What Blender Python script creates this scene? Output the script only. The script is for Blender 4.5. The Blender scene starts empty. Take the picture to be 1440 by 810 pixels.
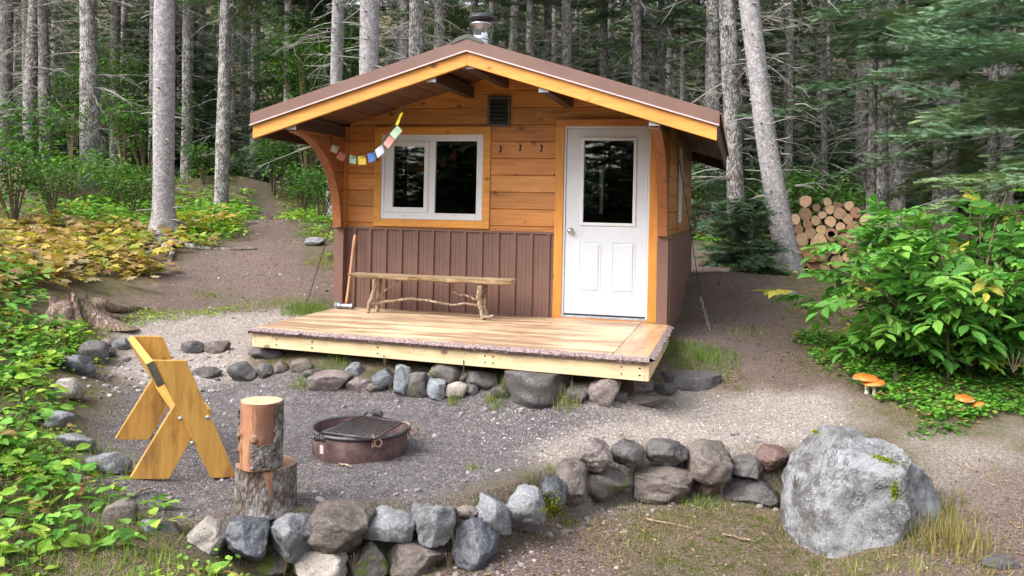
import bpy, math, random
import numpy as np
from math import sin, cos, pi, radians, sqrt, atan2
from mathutils import Vector, Matrix

rng = np.random.default_rng(7)
random.seed(7)
scene = bpy.context.scene
COL = scene.collection

# ------------------------------------------------------------------ camera model (image 1440 x 810)
F = 1230.0; CX = 720.0; CY = 293.0; ROLL = radians(1.2); YAW = radians(14.6); H = 1.75
def ray(px, py):
    x = px - CX; y = CY - py
    c, s = cos(ROLL), sin(ROLL)
    xr = x * c - y * s; yr = x * s + y * c
    return Vector((xr * cos(YAW) - F * sin(YAW), xr * sin(YAW) + F * cos(YAW), yr))
def atY(px, py, Y):
    d = ray(px, py); t = Y / d.y; return Vector((d.x * t, Y, H + d.z * t))
def atZ(px, py, Z):
    d = ray(px, py); t = (Z - H) / d.z; return Vector((d.x * t, d.y * t, Z))
def atD(px, py, D):
    d = ray(px, py); t = D / F; return Vector((d.x * t, d.y * t, H + d.z * t))
def fwd(X, Y): return -X * sin(YAW) + Y * cos(YAW)
RGT = Vector((cos(YAW), sin(YAW), 0)); FW = Vector((-sin(YAW), cos(YAW), 0)); UP = Vector((0, 0, 1))

# ------------------------------------------------------------------ numpy noise
def _h(ix, iy, iz):
    n = (ix * 374761393 + iy * 668265263 + iz * 2147483647 % 1013904223) & 0xffffffff
    n = (n ^ (n >> 13)) * 1274126177 & 0xffffffff
    n = (n ^ (n >> 16)) * 2246822519 & 0xffffffff
    return ((n ^ (n >> 15)) & 0xffffff) / float(0xffffff)
def noise3(p):
    p = np.asarray(p, dtype=np.float64)
    i = np.floor(p).astype(np.int64); f = p - i; u = f * f * (3 - 2 * f)
    r = 0
    for dx in (0, 1):
        for dy in (0, 1):
            for dz in (0, 1):
                w = (u[:, 0] if dx else 1 - u[:, 0]) * (u[:, 1] if dy else 1 - u[:, 1]) * (u[:, 2] if dz else 1 - u[:, 2])
                r = r + w * _h(i[:, 0] + dx, i[:, 1] + dy, i[:, 2] + dz)
    return r * 2 - 1
def fbm(p, o=4, g=.5):
    a = 1; s = 0; p = np.array(p, dtype=np.float64)
    for k in range(o):
        s = s + a * noise3(p); p = p * 2.03 + 17.1; a *= g
    return s
def fbm2(x, y, o=4, seed=0., g=.5):
    return fbm(np.stack([x, y, np.full_like(x, seed)], 1), o, g)
def sstep(e0, e1, x):
    t = np.clip((x - e0) / (e1 - e0), 0, 1); return t * t * (3 - 2 * t)

# ------------------------------------------------------------------ object helpers
def tag(o, label=None, cat=None, group=None, kind=None):
    if label: o['label'] = label
    if cat: o['category'] = cat
    if group: o['group'] = group
    if kind: o['kind'] = kind
    return o
def thing(name, loc, label, cat, group=None, rz=0):
    o = bpy.data.objects.new(name, None); COL.objects.link(o)
    o.location = loc; o.rotation_euler = (0, 0, rz); o.empty_display_size = .2
    return tag(o, label, cat, group)
def link(name, me, parent=None, loc=None):
    o = bpy.data.objects.new(name, me); COL.objects.link(o)
    if parent: o.parent = parent
    if loc is not None: o.location = loc
    return o
def worldloc(o):
    v = Vector((0, 0, 0))
    while o is not None: v = v + o.location; o = o.parent
    return v
def copy_tree(o, parent=None):
    c = o.copy(); COL.objects.link(c); c.parent = parent
    for ch in [x for x in KIDS.get(o.name, [])]: copy_tree(ch, c)
    return c
KIDS = {}

class MB:
    """collects polygons"""
    def __init__(s): s.v = []; s.f = []; s.c = []; s.cur = (1, 1, 1); s.sm = []; s.smooth = False
    def _add(s, vs, fs):
        b = len(s.v); s.v += [tuple(v) for v in vs]; s.f += [tuple(b + i for i in f) for f in fs]
        s.c += [s.cur] * len(vs); s.sm += [s.smooth] * len(fs)
    def box(s, a, b):
        x0, y0, z0 = [min(p, q) for p, q in zip(a, b)]; x1, y1, z1 = [max(p, q) for p, q in zip(a, b)]
        s._add([(x0,y0,z0),(x1,y0,z0),(x1,y1,z0),(x0,y1,z0),(x0,y0,z1),(x1,y0,z1),(x1,y1,z1),(x0,y1,z1)],
               [(0,3,2,1),(4,5,6,7),(0,1,5,4),(1,2,6,5),(2,3,7,6),(3,0,4,7)])
    def hexa(s, p):   # 8 points bottom ring 0-3, top ring 4-7
        s._add(p, [(0,3,2,1),(4,5,6,7),(0,1,5,4),(1,2,6,5),(2,3,7,6),(3,0,4,7)])
    def beam(s, a, b, w, h, up=(0, 0, 1)):    # rectangular bar from a to b
        a = Vector(a); b = Vector(b); d = (b - a).normalized(); u = Vector(up); r = d.cross(u).normalized(); u = r.cross(d).normalized()
        P = []
        for q in (a, b):
            for i, j in ((-1,-1),(1,-1),(1,1),(-1,1)): P.append(q + r * (i * w / 2) + u * (j * h / 2))
        s._add(P, [(0,1,2,3),(7,6,5,4),(0,4,5,1),(1,5,6,2),(2,6,7,3),(3,7,4,0)])
    def prism(s, poly, off):                   # poly: 3D points, extruded by off
        n = len(poly); off = Vector(off); P = [Vector(p) for p in poly]
        s._add(P + [p + off for p in P], [tuple(range(n)), tuple(range(2 * n - 1, n - 1, -1))] + [(i, i + n, (i + 1) % n + n, (i + 1) % n) for i in range(n)])
    def tube(s, pts, rad, n=8, cap=True, squash=None, rn=0, seed=0):
        pts = [Vector(p) for p in pts]; m = len(pts)
        if not hasattr(rad, '__len__'): rad = [rad] * m
        ref = None; V = []
        rr = random.Random(seed)
        for i, p in enumerate(pts):
            d = (pts[min(i + 1, m - 1)] - pts[max(i - 1, 0)]).normalized()
            if ref is None:
                ref = Vector((1, 0, 0)) if abs(d.x) < .8 else Vector((0, 1, 0))
            r = (ref - d * ref.dot(d)).normalized(); ref = r; u = d.cross(r)
            for k in range(n):
                a = 2 * pi * k / n; q = rad[i] * (1 + rn * (rr.random() - .5))
                V.append(p + r * cos(a) * q + u * sin(a) * q)
        Fs = []
        for i in range(m - 1):
            for k in range(n):
                Fs.append((i * n + k, i * n + (k + 1) % n, (i + 1) * n + (k + 1) % n, (i + 1) * n + k))
        if cap: Fs += [tuple(range(n - 1, -1, -1)), tuple((m - 1) * n + k for k in range(n))]
        s._add(V, Fs)
    def lathe(s, prof, c, n=32, axis=None):    # prof (r,z) open profile
        V = []; 
        for r, z in prof:
            for k in range(n): V.append((c[0] + r * cos(2 * pi * k / n), c[1] + r * sin(2 * pi * k / n), c[2] + z))
        Fs = [(i * n + k, i * n + (k + 1) % n, (i + 1) * n + (k + 1) % n, (i + 1) * n + k) for i in range(len(prof) - 1) for k in range(n)]
        s._add(V, Fs)
    def build(s, name, mat, parent=None, loc=None, bevel=0, smooth=None, local=False, seg=2):
        off = Vector((0, 0, 0))
        if parent is not None and not local: off = worldloc(parent)
        elif loc is not None: off = Vector(loc)
        me = bpy.data.meshes.new(name)
        me.from_pydata([(v[0] - off.x, v[1] - off.y, v[2] - off.z) for v in s.v], [], s.f)
        ca = me.color_attributes.new('tint', 'FLOAT_COLOR', 'POINT')
        ca.data.foreach_set('color', np.array([(*c, 1) for c in s.c], dtype=np.float32).ravel())
        sm = s.sm if smooth is None else [smooth] * len(s.f)
        me.polygons.foreach_set('use_smooth', sm)
        me.materials.append(mat); me.update()
        o = link(name, me, parent, loc if parent is None else None)
        if parent is not None: KIDS.setdefault(parent.name, []).append(o)
        if bevel:
            b = o.modifiers.new('bevel', 'BEVEL'); b.width = bevel; b.segments = seg; b.limit_method = 'ANGLE'; b.angle_limit = radians(40)
        return o

class Soup:
    """fast triangle soup of many copies of small templates"""
    def __init__(s): s.V = []; s.T = []; s.C = []; s.n = 0
    def add(s, tv, tf, pos, mats, col):
        # tv (n,3) tf (m,3) pos (N,3) mats (N,3,3) rows->world, col (N,3)
        N = len(pos)
        if N == 0: return
        tv = np.asarray(tv, float); tf = np.asarray(tf, int)
        V = np.einsum('nj,kij->kni', tv, mats) + np.asarray(pos)[:, None, :]
        T = tf[None] + (np.arange(N) * len(tv))[:, None, None] + s.n
        s.V.append(V.reshape(-1, 3)); s.T.append(T.reshape(-1, 3)); s.C.append(np.repeat(col, len(tv), 0)); s.n += N * len(tv)
    def raw(s, V, T, C):
        V = np.asarray(V, float); s.V.append(V); s.T.append(np.asarray(T, int) + s.n); s.C.append(np.broadcast_to(np.asarray(C, float), (len(V), 3))); s.n += len(V)
    def build(s, name, mat, parent=None, loc=(0, 0, 0), smooth=False, local=True):
        V = np.concatenate(s.V).astype(np.float32); T = np.concatenate(s.T).astype(np.int32); C = np.concatenate(s.C)
        off = np.array(worldloc(parent) if (parent is not None and not local) else ((0, 0, 0) if parent is not None else loc), dtype=np.float32)
        V = V - off
        me = bpy.data.meshes.new(name)
        me.vertices.add(len(V)); me.vertices.foreach_set('co', V.ravel())
        me.loops.add(len(T) * 3); me.loops.foreach_set('vertex_index', T.ravel())
        me.polygons.add(len(T)); me.polygons.foreach_set('loop_start', np.arange(0, len(T) * 3, 3, dtype=np.int32))
        me.polygons.foreach_set('loop_total', np.full(len(T), 3, dtype=np.int32))
        me.update(calc_edges=True)
        me.polygons.foreach_set('use_smooth', np.full(len(T), smooth))
        ca = me.color_attributes.new('tint', 'FLOAT_COLOR', 'POINT')
        ca.data.foreach_set('color', np.concatenate([C, np.ones((len(C), 1))], 1).astype(np.float32).ravel())
        me.materials.append(mat); me.update()
        o = link(name, me, parent, loc if parent is None else None)
        if parent is not None: KIDS.setdefault(parent.name, []).append(o)
        return o

def rotmats(yaw, pitch, roll, scale):
    """columns: local x (width), y (along), z (normal). yaw about z, pitch raises y axis, roll about y"""
    yaw, pitch, roll = [np.asarray(a, float) for a in (yaw, pitch, roll)]
    N = len(yaw); scale = np.broadcast_to(scale, (N,)) if np.ndim(scale) < 2 else scale
    cy_, sy_ = np.cos(yaw), np.sin(yaw); cp, sp = np.cos(pitch), np.sin(pitch); cr, sr = np.cos(roll), np.sin(roll)
    y = np.stack([-sy_ * cp, cy_ * cp, sp], 1)
    x0 = np.stack([cy_, sy_, np.zeros(N)], 1); z0 = np.cross(x0, y)
    x = x0 * cr[:, None] + z0 * sr[:, None]; z = np.cross(x, y)
    M = np.stack([x, y, z], 2)
    return M * (scale[:, None, None] if np.ndim(scale) == 1 else scale[:, None, :])
def frames(yv, nv, scale):
    """columns x,y,z from along-direction yv and approx normal nv"""
    y = yv / np.linalg.norm(yv, axis=1, keepdims=True)
    x = np.cross(y, nv); x /= np.maximum(np.linalg.norm(x, axis=1, keepdims=True), 1e-6)
    z = np.cross(x, y)
    sc = np.asarray(scale, float)
    return np.stack([x, y, z], 2) * (sc[:, None, None] if sc.ndim == 1 else sc[:, None, :])

# leaf templates: length 1 along +y, folded
LEAF_V = [(0,0,0),(.17,.22,.05),(.25,.48,.07),(.15,.78,.03),(0,1,-.08),(-.15,.78,.03),(-.25,.48,.07),(-.17,.22,.05),(0,.5,-.0)]
LEAF_F = [(0,1,8),(1,2,8),(2,3,8),(3,4,8),(4,5,8),(5,6,8),(6,7,8),(7,0,8)]
LEAFS_V = [(0,0,0),(.26,.4,.06),(0,1,-.06),(-.26,.4,.06)]
LEAFS_F = [(0,1,2),(0,2,3)]
ROUND_V = [(0,0,0),(.42,.25,.05),(.46,.65,.06),(.2,1,.0),(-.2,1,.0),(-.46,.65,.06),(-.42,.25,.05),(0,.5,-.03)]
ROUND_F = [(0,1,7),(1,2,7),(2,3,7),(3,4,7),(4,5,7),(5,6,7),(6,0,7)]
MAPLE_V = [(0,0,0),(.22,.1,.02),(.5,.25,.03),(.25,.38,.03),(.42,.7,.0),(.15,.62,.02),(0,1,-.06),(-.15,.62,.02),(-.42,.7,.0),(-.25,.38,.03),(-.5,.25,.03),(-.22,.1,.02),(0,.35,-.01)]
MAPLE_F = [(i,i+1,12) for i in range(11)] + [(11,0,12)]
BLADE_V = [(-.02,0,0),(.02,0,0),(.016,.4,.03),(-.016,.4,.03),(.010,.75,.14),(-.010,.75,.14),(0,1,.34)]
BLADE_F = [(0,1,2),(0,2,3),(3,2,4),(3,4,5),(5,4,6)]

# ------------------------------------------------------------------ materials
def newmat(name):
    m = bpy.data.materials.new(name); m.use_nodes = True
    nt = m.node_tree; b = nt.nodes['Principled BSDF']; return m, nt, b
def N(nt, t, **kw):
    n = nt.nodes.new(t)
    for k, v in kw.items():
        if k in ('inputs',):
            for kk, vv in v.items(): n.inputs[kk].default_value = vv
        else: setattr(n, k, v)
    return n
def ramp(nt, fac, stops):
    r = nt.nodes.new('ShaderNodeValToRGB'); e = r.color_ramp.elements
    while len(e) > len(stops): e.remove(e[-1])
    while len(e) < len(stops): e.new(.5)
    for q, (p, c) in zip(e, stops):
        q.position = p; q.color = (*c, 1) if len(c) == 3 else (c[0], c[0], c[0], 1)
    nt.links.new(fac, r.inputs[0]); return r.outputs[0]
def noiseN(nt, vec, scale, detail=4, rough=.55, dist=0):
    n = nt.nodes.new('ShaderNodeTexNoise'); n.inputs['Scale'].default_value = scale; n.inputs['Detail'].default_value = detail
    n.inputs['Roughness'].default_value = rough; n.inputs['Distortion'].default_value = dist
    nt.links.new(vec, n.inputs['Vector']); return n.outputs['Fac']
def vorN(nt, vec, scale, feature='F1', out='Distance'):
    n = nt.nodes.new('ShaderNodeTexVoronoi'); n.feature = feature; n.inputs['Scale'].default_value = scale
    nt.links.new(vec, n.inputs['Vector']); return n.outputs[out]
def objco(nt, scale=(1, 1, 1), gen=False, geo=False):
    if geo: src = nt.nodes.new('ShaderNodeNewGeometry').outputs['Position']
    else: src = nt.nodes.new('ShaderNodeTexCoord').outputs['Object']
    mp = nt.nodes.new('ShaderNodeMapping'); mp.inputs['Scale'].default_value = scale
    nt.links.new(src, mp.inputs['Vector']); return mp.outputs[0]
def mixc(nt, fac, a, b, mode='MIX'):
    m = nt.nodes.new('ShaderNodeMix'); m.data_type = 'RGBA'; m.blend_type = mode
    for s, v in ((m.inputs[0], fac), (m.inputs[6], a), (m.inputs[7], b)):
        if isinstance(v, (int, float)): s.default_value = v
        elif isinstance(v, tuple): s.default_value = (*v, 1)
        else: nt.links.new(v, s)
    return m.outputs[2]
def mth(nt, op, a, b=0, c=None, clamp=False):
    m = nt.nodes.new('ShaderNodeMath'); m.operation = op; m.use_clamp = clamp
    for s, v in zip(m.inputs, (a, b, c)):
        if v is None: continue
        if isinstance(v, (int, float)): s.default_value = v
        else: nt.links.new(v, s)
    return m.outputs[0]
def bump(nt, b, h, strength=.3, dist=.01):
    n = nt.nodes.new('ShaderNodeBump'); n.inputs['Strength'].default_value = strength; n.inputs['Distance'].default_value = dist
    nt.links.new(h, n.inputs['Height']); nt.links.new(n.outputs[0], b.inputs['Normal'])
def tintN(nt):
    a = nt.nodes.new('ShaderNodeAttribute'); a.attribute_name = 'tint'; return a.outputs['Color']

def m_plain(name, c, rough=.6, metal=0, var=.12, sc=8, bmp=0, scuff=0):
    m, nt, b = newmat(name); co = objco(nt)
    n = noiseN(nt, co, sc)
    col = ramp(nt, n, [(.3, tuple(x * (1 - var) for x in c)), (.7, tuple(min(1, x * (1 + var)) for x in c))])
    nt.links.new(mixc(nt, 1., col, tintN(nt), 'MULTIPLY'), b.inputs['Base Color'])
    b.inputs['Roughness'].default_value = rough; b.inputs['Metallic'].default_value = metal
    if scuff:
        q = noiseN(nt, objco(nt, (1, 1, .8)), 9, 8, .75); col2 = mixc(nt, mth(nt, 'MULTIPLY', ramp(nt, q, [(.56, (0,)), (.68, (1,))]), scuff), mixc(nt, 1., col, tintN(nt), 'MULTIPLY'), tuple(x * .5 for x in c)); nt.links.new(col2, b.inputs['Base Color'])
        nt.links.new(ramp(nt, q, [(.4, (rough,)), (.7, (min(1, rough + .3),))]), b.inputs['Roughness'])
    if bmp: bump(nt, b, noiseN(nt, co, sc * 6), .4, bmp)
    return m
def m_wood(name, base, dark, ax=0, grain=1., rough=.55, knots=True, stain=None, gloss=0, weather=None):
    """ax: axis along the grain"""
    m, nt, b = newmat(name)
    s = [14, 14, 14]; s[ax] = 1.1
    co = objco(nt, tuple(s)); cp = objco(nt)
    g = noiseN(nt, co, 2.2 * grain, 6, .62, .6)
    col = ramp(nt, g, [(.3, dark), (.52, base), (.75, tuple(min(1, x * 1.22) for x in base))])
    big = noiseN(nt, cp, 1.7, 3)
    col = mixc(nt, mth(nt, 'MULTIPLY', ramp(nt, big, [(.42, (0,)), (.62, (1,))]), .45), col, tuple(x * .72 for x in base))
    if knots:
        sk = [1, 1, 1]; sk[ax] = .62
        ck = objco(nt, tuple(sk))
        v = vorN(nt, ck, 5.2)
        k = ramp(nt, v, [(.075, (1,)), (.10, (.6,)), (.15, (0,))])
        col = mixc(nt, mth(nt, 'MULTIPLY', k, .85), col, tuple(x * .22 for x in base))
    if stain:
        sc_, col2, lo, hi, amt = stain
        s2 = [3.2, 3.2, 3.2]; s2[ax] = .7
        st = noiseN(nt, objco(nt, tuple(s2)), sc_, 6, .65)
        col = mixc(nt, mth(nt, 'MULTIPLY', ramp(nt, st, [(lo, (0,)), (hi, (1,))]), amt), col, col2)
    nt.links.new(mixc(nt, 1., col, tintN(nt), 'MULTIPLY'), b.inputs['Base Color'])
    b.inputs['Roughness'].default_value = rough
    bump(nt, b, g, .25, .004)
    return m
def m_leaf(name, rough=.5, trans=.35, sat=1., spec=.35):
    m, nt, b = newmat(name)
    t = tintN(nt)
    co = objco(nt, geo=True)
    n = noiseN(nt, co, 45, 2)
    col = mixc(nt, 1., t, ramp(nt, n, [(.3, (.78, .78, .78)), (.7, (1.18, 1.18, 1.12))]), 'MULTIPLY')
    nt.links.new(col, b.inputs['Base Color']); b.inputs['Roughness'].default_value = rough
    b.inputs['Specular IOR Level'].default_value = spec
    if trans:
        tr = nt.nodes.new('ShaderNodeBsdfTranslucent'); nt.links.new(mixc(nt, 1., col, (1.1, 1.25, .5), 'MULTIPLY'), tr.inputs[0])
        mx = nt.nodes.new('ShaderNodeMixShader'); mx.inputs[0].default_value = trans
        nt.links.new(b.outputs[0], mx.inputs[1]); nt.links.new(tr.outputs[0], mx.inputs[2])
        nt.links.new(mx.outputs[0], nt.nodes['Material Output'].inputs[0])
    return m
def m_bark(name, light, dark, lich=(.42, .43, .4), sc=1., rough=.9, amt=.5, vert=2.6, bd_=.03, scars=0):
    m, nt, b = newmat(name)
    co = objco(nt, (sc * vert, sc * vert, sc), geo=True)
    co2 = objco(nt, geo=True)
    v = vorN(nt, co, 9, 'F1')
    n = noiseN(nt, co, 7, 8, .7, .8)
    h = mth(nt, 'ADD', mth(nt, 'MULTIPLY', v, .8), mth(nt, 'MULTIPLY', n, .9))
    col = ramp(nt, h, [(.48, light), (.70, tuple((a + b_) / 2 for a, b_ in zip(light, dark))), (.86, dark)])
    l = noiseN(nt, co2, 4.2 * sc, 6, .7)
    col = mixc(nt, mth(nt, 'MULTIPLY', ramp(nt, l, [(.48, (0,)), (.62, (1,))]), amt), col, lich)
    nt.links.new(col, b.inputs['Base Color']); b.inputs['Roughness'].default_value = rough
    inv = mth(nt, 'SUBTRACT', 1.6, h)
    if scars:
        cs = objco(nt, (1, 1, 1.7), geo=True); vs = vorN(nt, cs, 7.5); k = ramp(nt, mth(nt, 'ADD', vs, mth(nt, 'MULTIPLY', noiseN(nt, co2, 25, 3), .16)), [(.15, (1,)), (.22, (0,))])
        col = mixc(nt, k, col, (.05, .04, .04)); nt.links.new(col, b.inputs['Base Color'])
    bump(nt, b, inv, .9, bd_)
    return m
def m_rock(name, c1, c2, speck=(.5, .5, .5), sp=.3, moss=0, wet=.6, sc=1., blot=0):
    m, nt, b = newmat(name); co = objco(nt)
    info = nt.nodes.new('ShaderNodeObjectInfo')
    vm = nt.nodes.new('ShaderNodeVectorMath'); vm.operation = 'ADD'
    nt.links.new(co, vm.inputs[0]); cmb = nt.nodes.new('ShaderNodeCombineXYZ')
    nt.links.new(mth(nt, 'MULTIPLY', info.outputs['Random'], 40), cmb.inputs[0]); nt.links.new(cmb.outputs[0], vm.inputs[1])
    co = vm.outputs[0]
    n = noiseN(nt, co, 5 * sc, 9, .68, .5)
    col = ramp(nt, n, [(.32, c2), (.5, tuple((a + b_) / 2 for a, b_ in zip(c1, c2))), (.68, c1)])
    s = noiseN(nt, co, 60, 3, .7)
    col = mixc(nt, mth(nt, 'MULTIPLY', ramp(nt, s, [(.53, (0,)), (.62, (1,))]), sp), col, speck)
    s2 = noiseN(nt, co, 85, 2, .7)
    col = mixc(nt, mth(nt, 'MULTIPLY', ramp(nt, s2, [(.55, (0,)), (.63, (1,))]), sp), col, tuple(x * .25 for x in c2))
    w = noiseN(nt, co, 2.3, 5, .6, 1.2)
    vein = ramp(nt, w, [(.485, (0,)), (.5, (1,)), (.515, (0,))])
    col = mixc(nt, mth(nt, 'MULTIPLY', vein, .35), col, tuple(x * .35 for x in c2))
    if blot:
        b1 = noiseN(nt, co, 4.2, 9, .72, .4)
        col = mixc(nt, mth(nt, 'MULTIPLY', ramp(nt, b1, [(.47, (0,)), (.56, (1,))]), .7), col, tuple(x * 1.18 for x in c1))
        b2 = noiseN(nt, co, 3.1, 10, .76, .3)
        col = mixc(nt, mth(nt, 'MULTIPLY', ramp(nt, b2, [(.52, (0,)), (.6, (1,))]), .8), col, (c2[0] * 1.25, c2[1] * 1.15, c2[2] * 1.0))
        b3 = noiseN(nt, co, 3.4, 6, .6, .6)
        col = mixc(nt, ramp(nt, b3, [(.488, (0,)), (.5, (.85,)), (.512, (0,))]), col, tuple(x * .4 for x in c2))
    if moss:
        geo = nt.nodes.new('ShaderNodeNewGeometry'); sep = nt.nodes.new('ShaderNodeSeparateXYZ'); nt.links.new(geo.outputs['Normal'], sep.inputs[0])
        mn = noiseN(nt, co, 6, 6, .7)
        mf = ramp(nt, mn, [(.66 - moss, (0,)), (.70 - moss, (1,))])
        col = mixc(nt, mf, col, (.10, .13, .02))
    # dirt near hollows / slight dark band
    nt.links.new(col, b.inputs['Base Color'])
    nt.links.new(ramp(nt, n, [(.3, (wet * .75,)), (.7, (min(1, wet * 1.2),))]), b.inputs['Roughness'])
    hh = mth(nt, 'ADD', mth(nt, 'MULTIPLY', n, 1.), mth(nt, 'MULTIPLY', s, .18))
    bump(nt, b, hh, .8, .045 if blot else .03)
    return m

MW = {}
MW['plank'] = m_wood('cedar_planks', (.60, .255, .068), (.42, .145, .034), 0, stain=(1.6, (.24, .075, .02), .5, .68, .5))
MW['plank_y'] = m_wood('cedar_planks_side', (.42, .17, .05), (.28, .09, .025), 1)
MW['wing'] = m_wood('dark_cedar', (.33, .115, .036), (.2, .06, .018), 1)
MW['trim'] = m_wood('honey_trim', (.68, .30, .05), (.55, .21, .03), 0, stain=(2.2, (.42, .15, .03), .55, .7, .4))
MW['trim_z'] = m_wood('honey_trim_upright', (.66, .28, .045), (.52, .19, .025), 2, stain=(2.2, (.36, .12, .03), .52, .7, .5))
MW['fascia'] = m_wood('fascia_board', (.72, .315, .06), (.60, .23, .035), 0, stain=(2., (.6, .25, .06), .55, .72, .3))
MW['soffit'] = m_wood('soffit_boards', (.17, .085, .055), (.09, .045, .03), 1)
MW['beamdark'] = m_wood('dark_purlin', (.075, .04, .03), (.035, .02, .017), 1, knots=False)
MW['deck'] = m_wood('deck_boards', (.68, .51, .33), (.52, .34, .18), 0, knots=True, rough=.48, stain=(1.3, (.22, .12, .075), .42, .56, .75))
MW['deck_y'] = m_wood('deck_end_board', (.60, .38, .20), (.42, .24, .12), 1, rough=.32, stain=(1.5, (.28, .13, .07), .45, .66, .7))
MW['rim'] = m_wood('rim_board', (.80, .60, .35), (.70, .47, .24), 0, stain=(2.6, (.6, .36, .17), .55, .7, .5))
MW['rim_y'] = m_wood('rim_board_side', (.78, .58, .34), (.66, .44, .22), 1)
MW['liveedge'] = m_plain('live_edge_bark', (.25, .185, .18), .9, var=.7, sc=60, bmp=.01)
MW['metal'] = m_plain('brown_metal', (.175, .092, .07), .42, .0, var=.10, sc=3, scuff=.15)
MW['metal_light'] = m_plain('brown_drip_edge', (.55, .45, .45), .4, .0, var=.05)
MW['white'] = m_plain('white_vinyl', (.68, .68, .70), .4, var=.03, sc=3)
MW['door'] = m_plain('door_paint', (.61, .635, .68), .45, var=.06, sc=2., scuff=.14)
MW['black'] = m_plain('black_iron', (.035, .033, .035), .5, .3, var=.3, sc=30)
MW['gasket'] = m_plain('dark_gasket', (.02, .02, .02), .7)
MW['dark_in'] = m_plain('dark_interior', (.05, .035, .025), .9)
MW['vent'] = m_plain('vent_paint', (.075, .08, .07), .6, var=.3)
MW['chrome'] = m_plain('satin_nickel', (.6, .58, .55), .25, 1.)
MW['steel'] = m_plain('stovepipe_steel', (.62, .62, .64), .22, 1., var=.1)
MW['galv'] = m_plain('galvanised', (.42, .43, .46), .45, .6, var=.25, sc=20)
MW['rust'] = m_plain('rusty_steel', (.085, .045, .042), .7, .25, var=.55, sc=14, bmp=.004)
MW['grate'] = m_plain('sooty_iron', (.10, .095, .10), .5, .5, var=.3, sc=25)
MW['shack'] = m_plain('worn_shackle', (.24, .15, .1), .55, .4, var=.6, sc=30)
MW['ash'] = m_plain('ash', (.07, .065, .065), 1., var=.7, sc=30, bmp=.01)
MW['bench'] = m_wood('varnished_bench_boards', (.66, .35, .085), (.5, .24, .05), 2, rough=.36, stain=(2.6, (.20, .085, .035), .52, .62, .55))
MW['bench_x'] = m_wood('varnished_bench_rail', (.72, .40, .10), (.58, .29, .06), 1, rough=.33, stain=(2.5, (.4, .17, .05), .55, .7, .5))
MW['endgrain_gray'] = m_plain('grey_end_grain', (.10, .085, .065), .8, var=.3, sc=20)
MW['handle'] = m_wood('hickory_handle', (.52, .27, .15), (.4, .18, .09), 2, knots=False)
MW['hammer'] = m_plain('hammer_steel', (.2, .2, .22), .4, .8, var=.3, sc=15)
MW['hammer_blue'] = m_plain('blue_grey_tape', (.2, .3, .33), .6, var=.3)
MW['branch'] = m_bark('peeled_branch', (.52, .42, .30), (.2, .12, .07), (.62, .54, .42), 3., amt=.4, bd_=.004)
MW['seat'] = m_wood('split_seat', (.52, .39, .24), (.22, .13, .07), 0, stain=(3., (.16, .09, .05), .45, .6, .6))
MW['wire'] = m_plain('dark_cord', (.05, .05, .05), .8)
# end grain with rings
def m_rings(name, light, dark):
    m, nt, b = newmat(name); co = objco(nt)
    vl = nt.nodes.new('ShaderNodeVectorMath'); vl.operation = 'LENGTH'
    sep = nt.nodes.new('ShaderNodeSeparateXYZ'); nt.links.new(co, sep.inputs[0]); cb = nt.nodes.new('ShaderNodeCombineXYZ')
    nt.links.new(sep.outputs[0], cb.inputs[0]); nt.links.new(sep.outputs[1], cb.inputs[1]); nt.links.new(cb.outputs[0], vl.inputs[0])
    r = mth(nt, 'ADD', vl.outputs['Value'], mth(nt, 'MULTIPLY', noiseN(nt, co, 9), .02))
    w = mth(nt, 'SINE', mth(nt, 'MULTIPLY', r, 520))
    col = ramp(nt, mth(nt, 'MULTIPLY_ADD', w, .5, .5), [(0, light), (1, dark)])
    st = noiseN(nt, co, 14, 5)
    col = mixc(nt, ramp(nt, st, [(.5, (0,)), (.7, (.5,))]), col, tuple(x * .5 for x in dark))
    vn = nt.nodes.new('ShaderNodeVectorMath'); vn.operation = 'NORMALIZE'; nt.links.new(cb.outputs[0], vn.inputs[0])
    cr = noiseN(nt, vn.outputs[0], 4.5, 3, .6)
    col = mixc(nt, ramp(nt, cr, [(.488, (0,)), (.5, (.75,)), (.512, (0,))]), col, tuple(x * .25 for x in dark))
    rim_ = noiseN(nt, co, 30, 5, .7)
    col = mixc(nt, 1., col, ramp(nt, rim_, [(.3, (.8, .78, .75)), (.7, (1.1, 1.1, 1.1))]), 'MULTIPLY')
    nt.links.new(mixc(nt, 1., col, tintN(nt), 'MULTIPLY'), b.inputs['Base Color']); b.inputs['Roughness'].default_value = .8
    bump(nt, b, w, .15, .002)
    return m
MW['cut'] = m_rings('fresh_cut_wood', (.66, .48, .31), (.54, .36, .21))
MW['cut_old'] = m_rings('weathered_cut_wood', (.42, .27, .17), (.30, .17, .10))
MW['barkless'] = m_wood('red_inner_bark', (.50, .24, .13), (.30, .12, .07), 2, rough=.6, stain=(2.6, (.17, .075, .05), .45, .56, .85))
MW['stumpbark'] = m_bark('block_bark', (.30, .25, .22), (.10, .07, .055), (.42, .40, .39), 2.2, amt=.8)
MW['firebark'] = m_bark('firewood_bark', (.22, .15, .12), (.08, .05, .04), (.3, .26, .24), 3., amt=.5)
MW['stump'] = m_bark('weathered_stump', (.50, .39, .33), (.2, .13, .10), (.16, .17, .05), 1.3, amt=.6, vert=3.)
MW['bark_smooth'] = m_bark('pale_smooth_bark', (.40, .375, .39), (.22, .20, .20), (.47, .455, .46), 2.6, amt=.5, vert=1., bd_=.007, scars=1)
MW['bark_rough'] = m_bark('scaly_grey_bark', (.50, .47, .45), (.12, .10, .095), (.58, .58, .55), 1.5, amt=.55)
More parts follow.
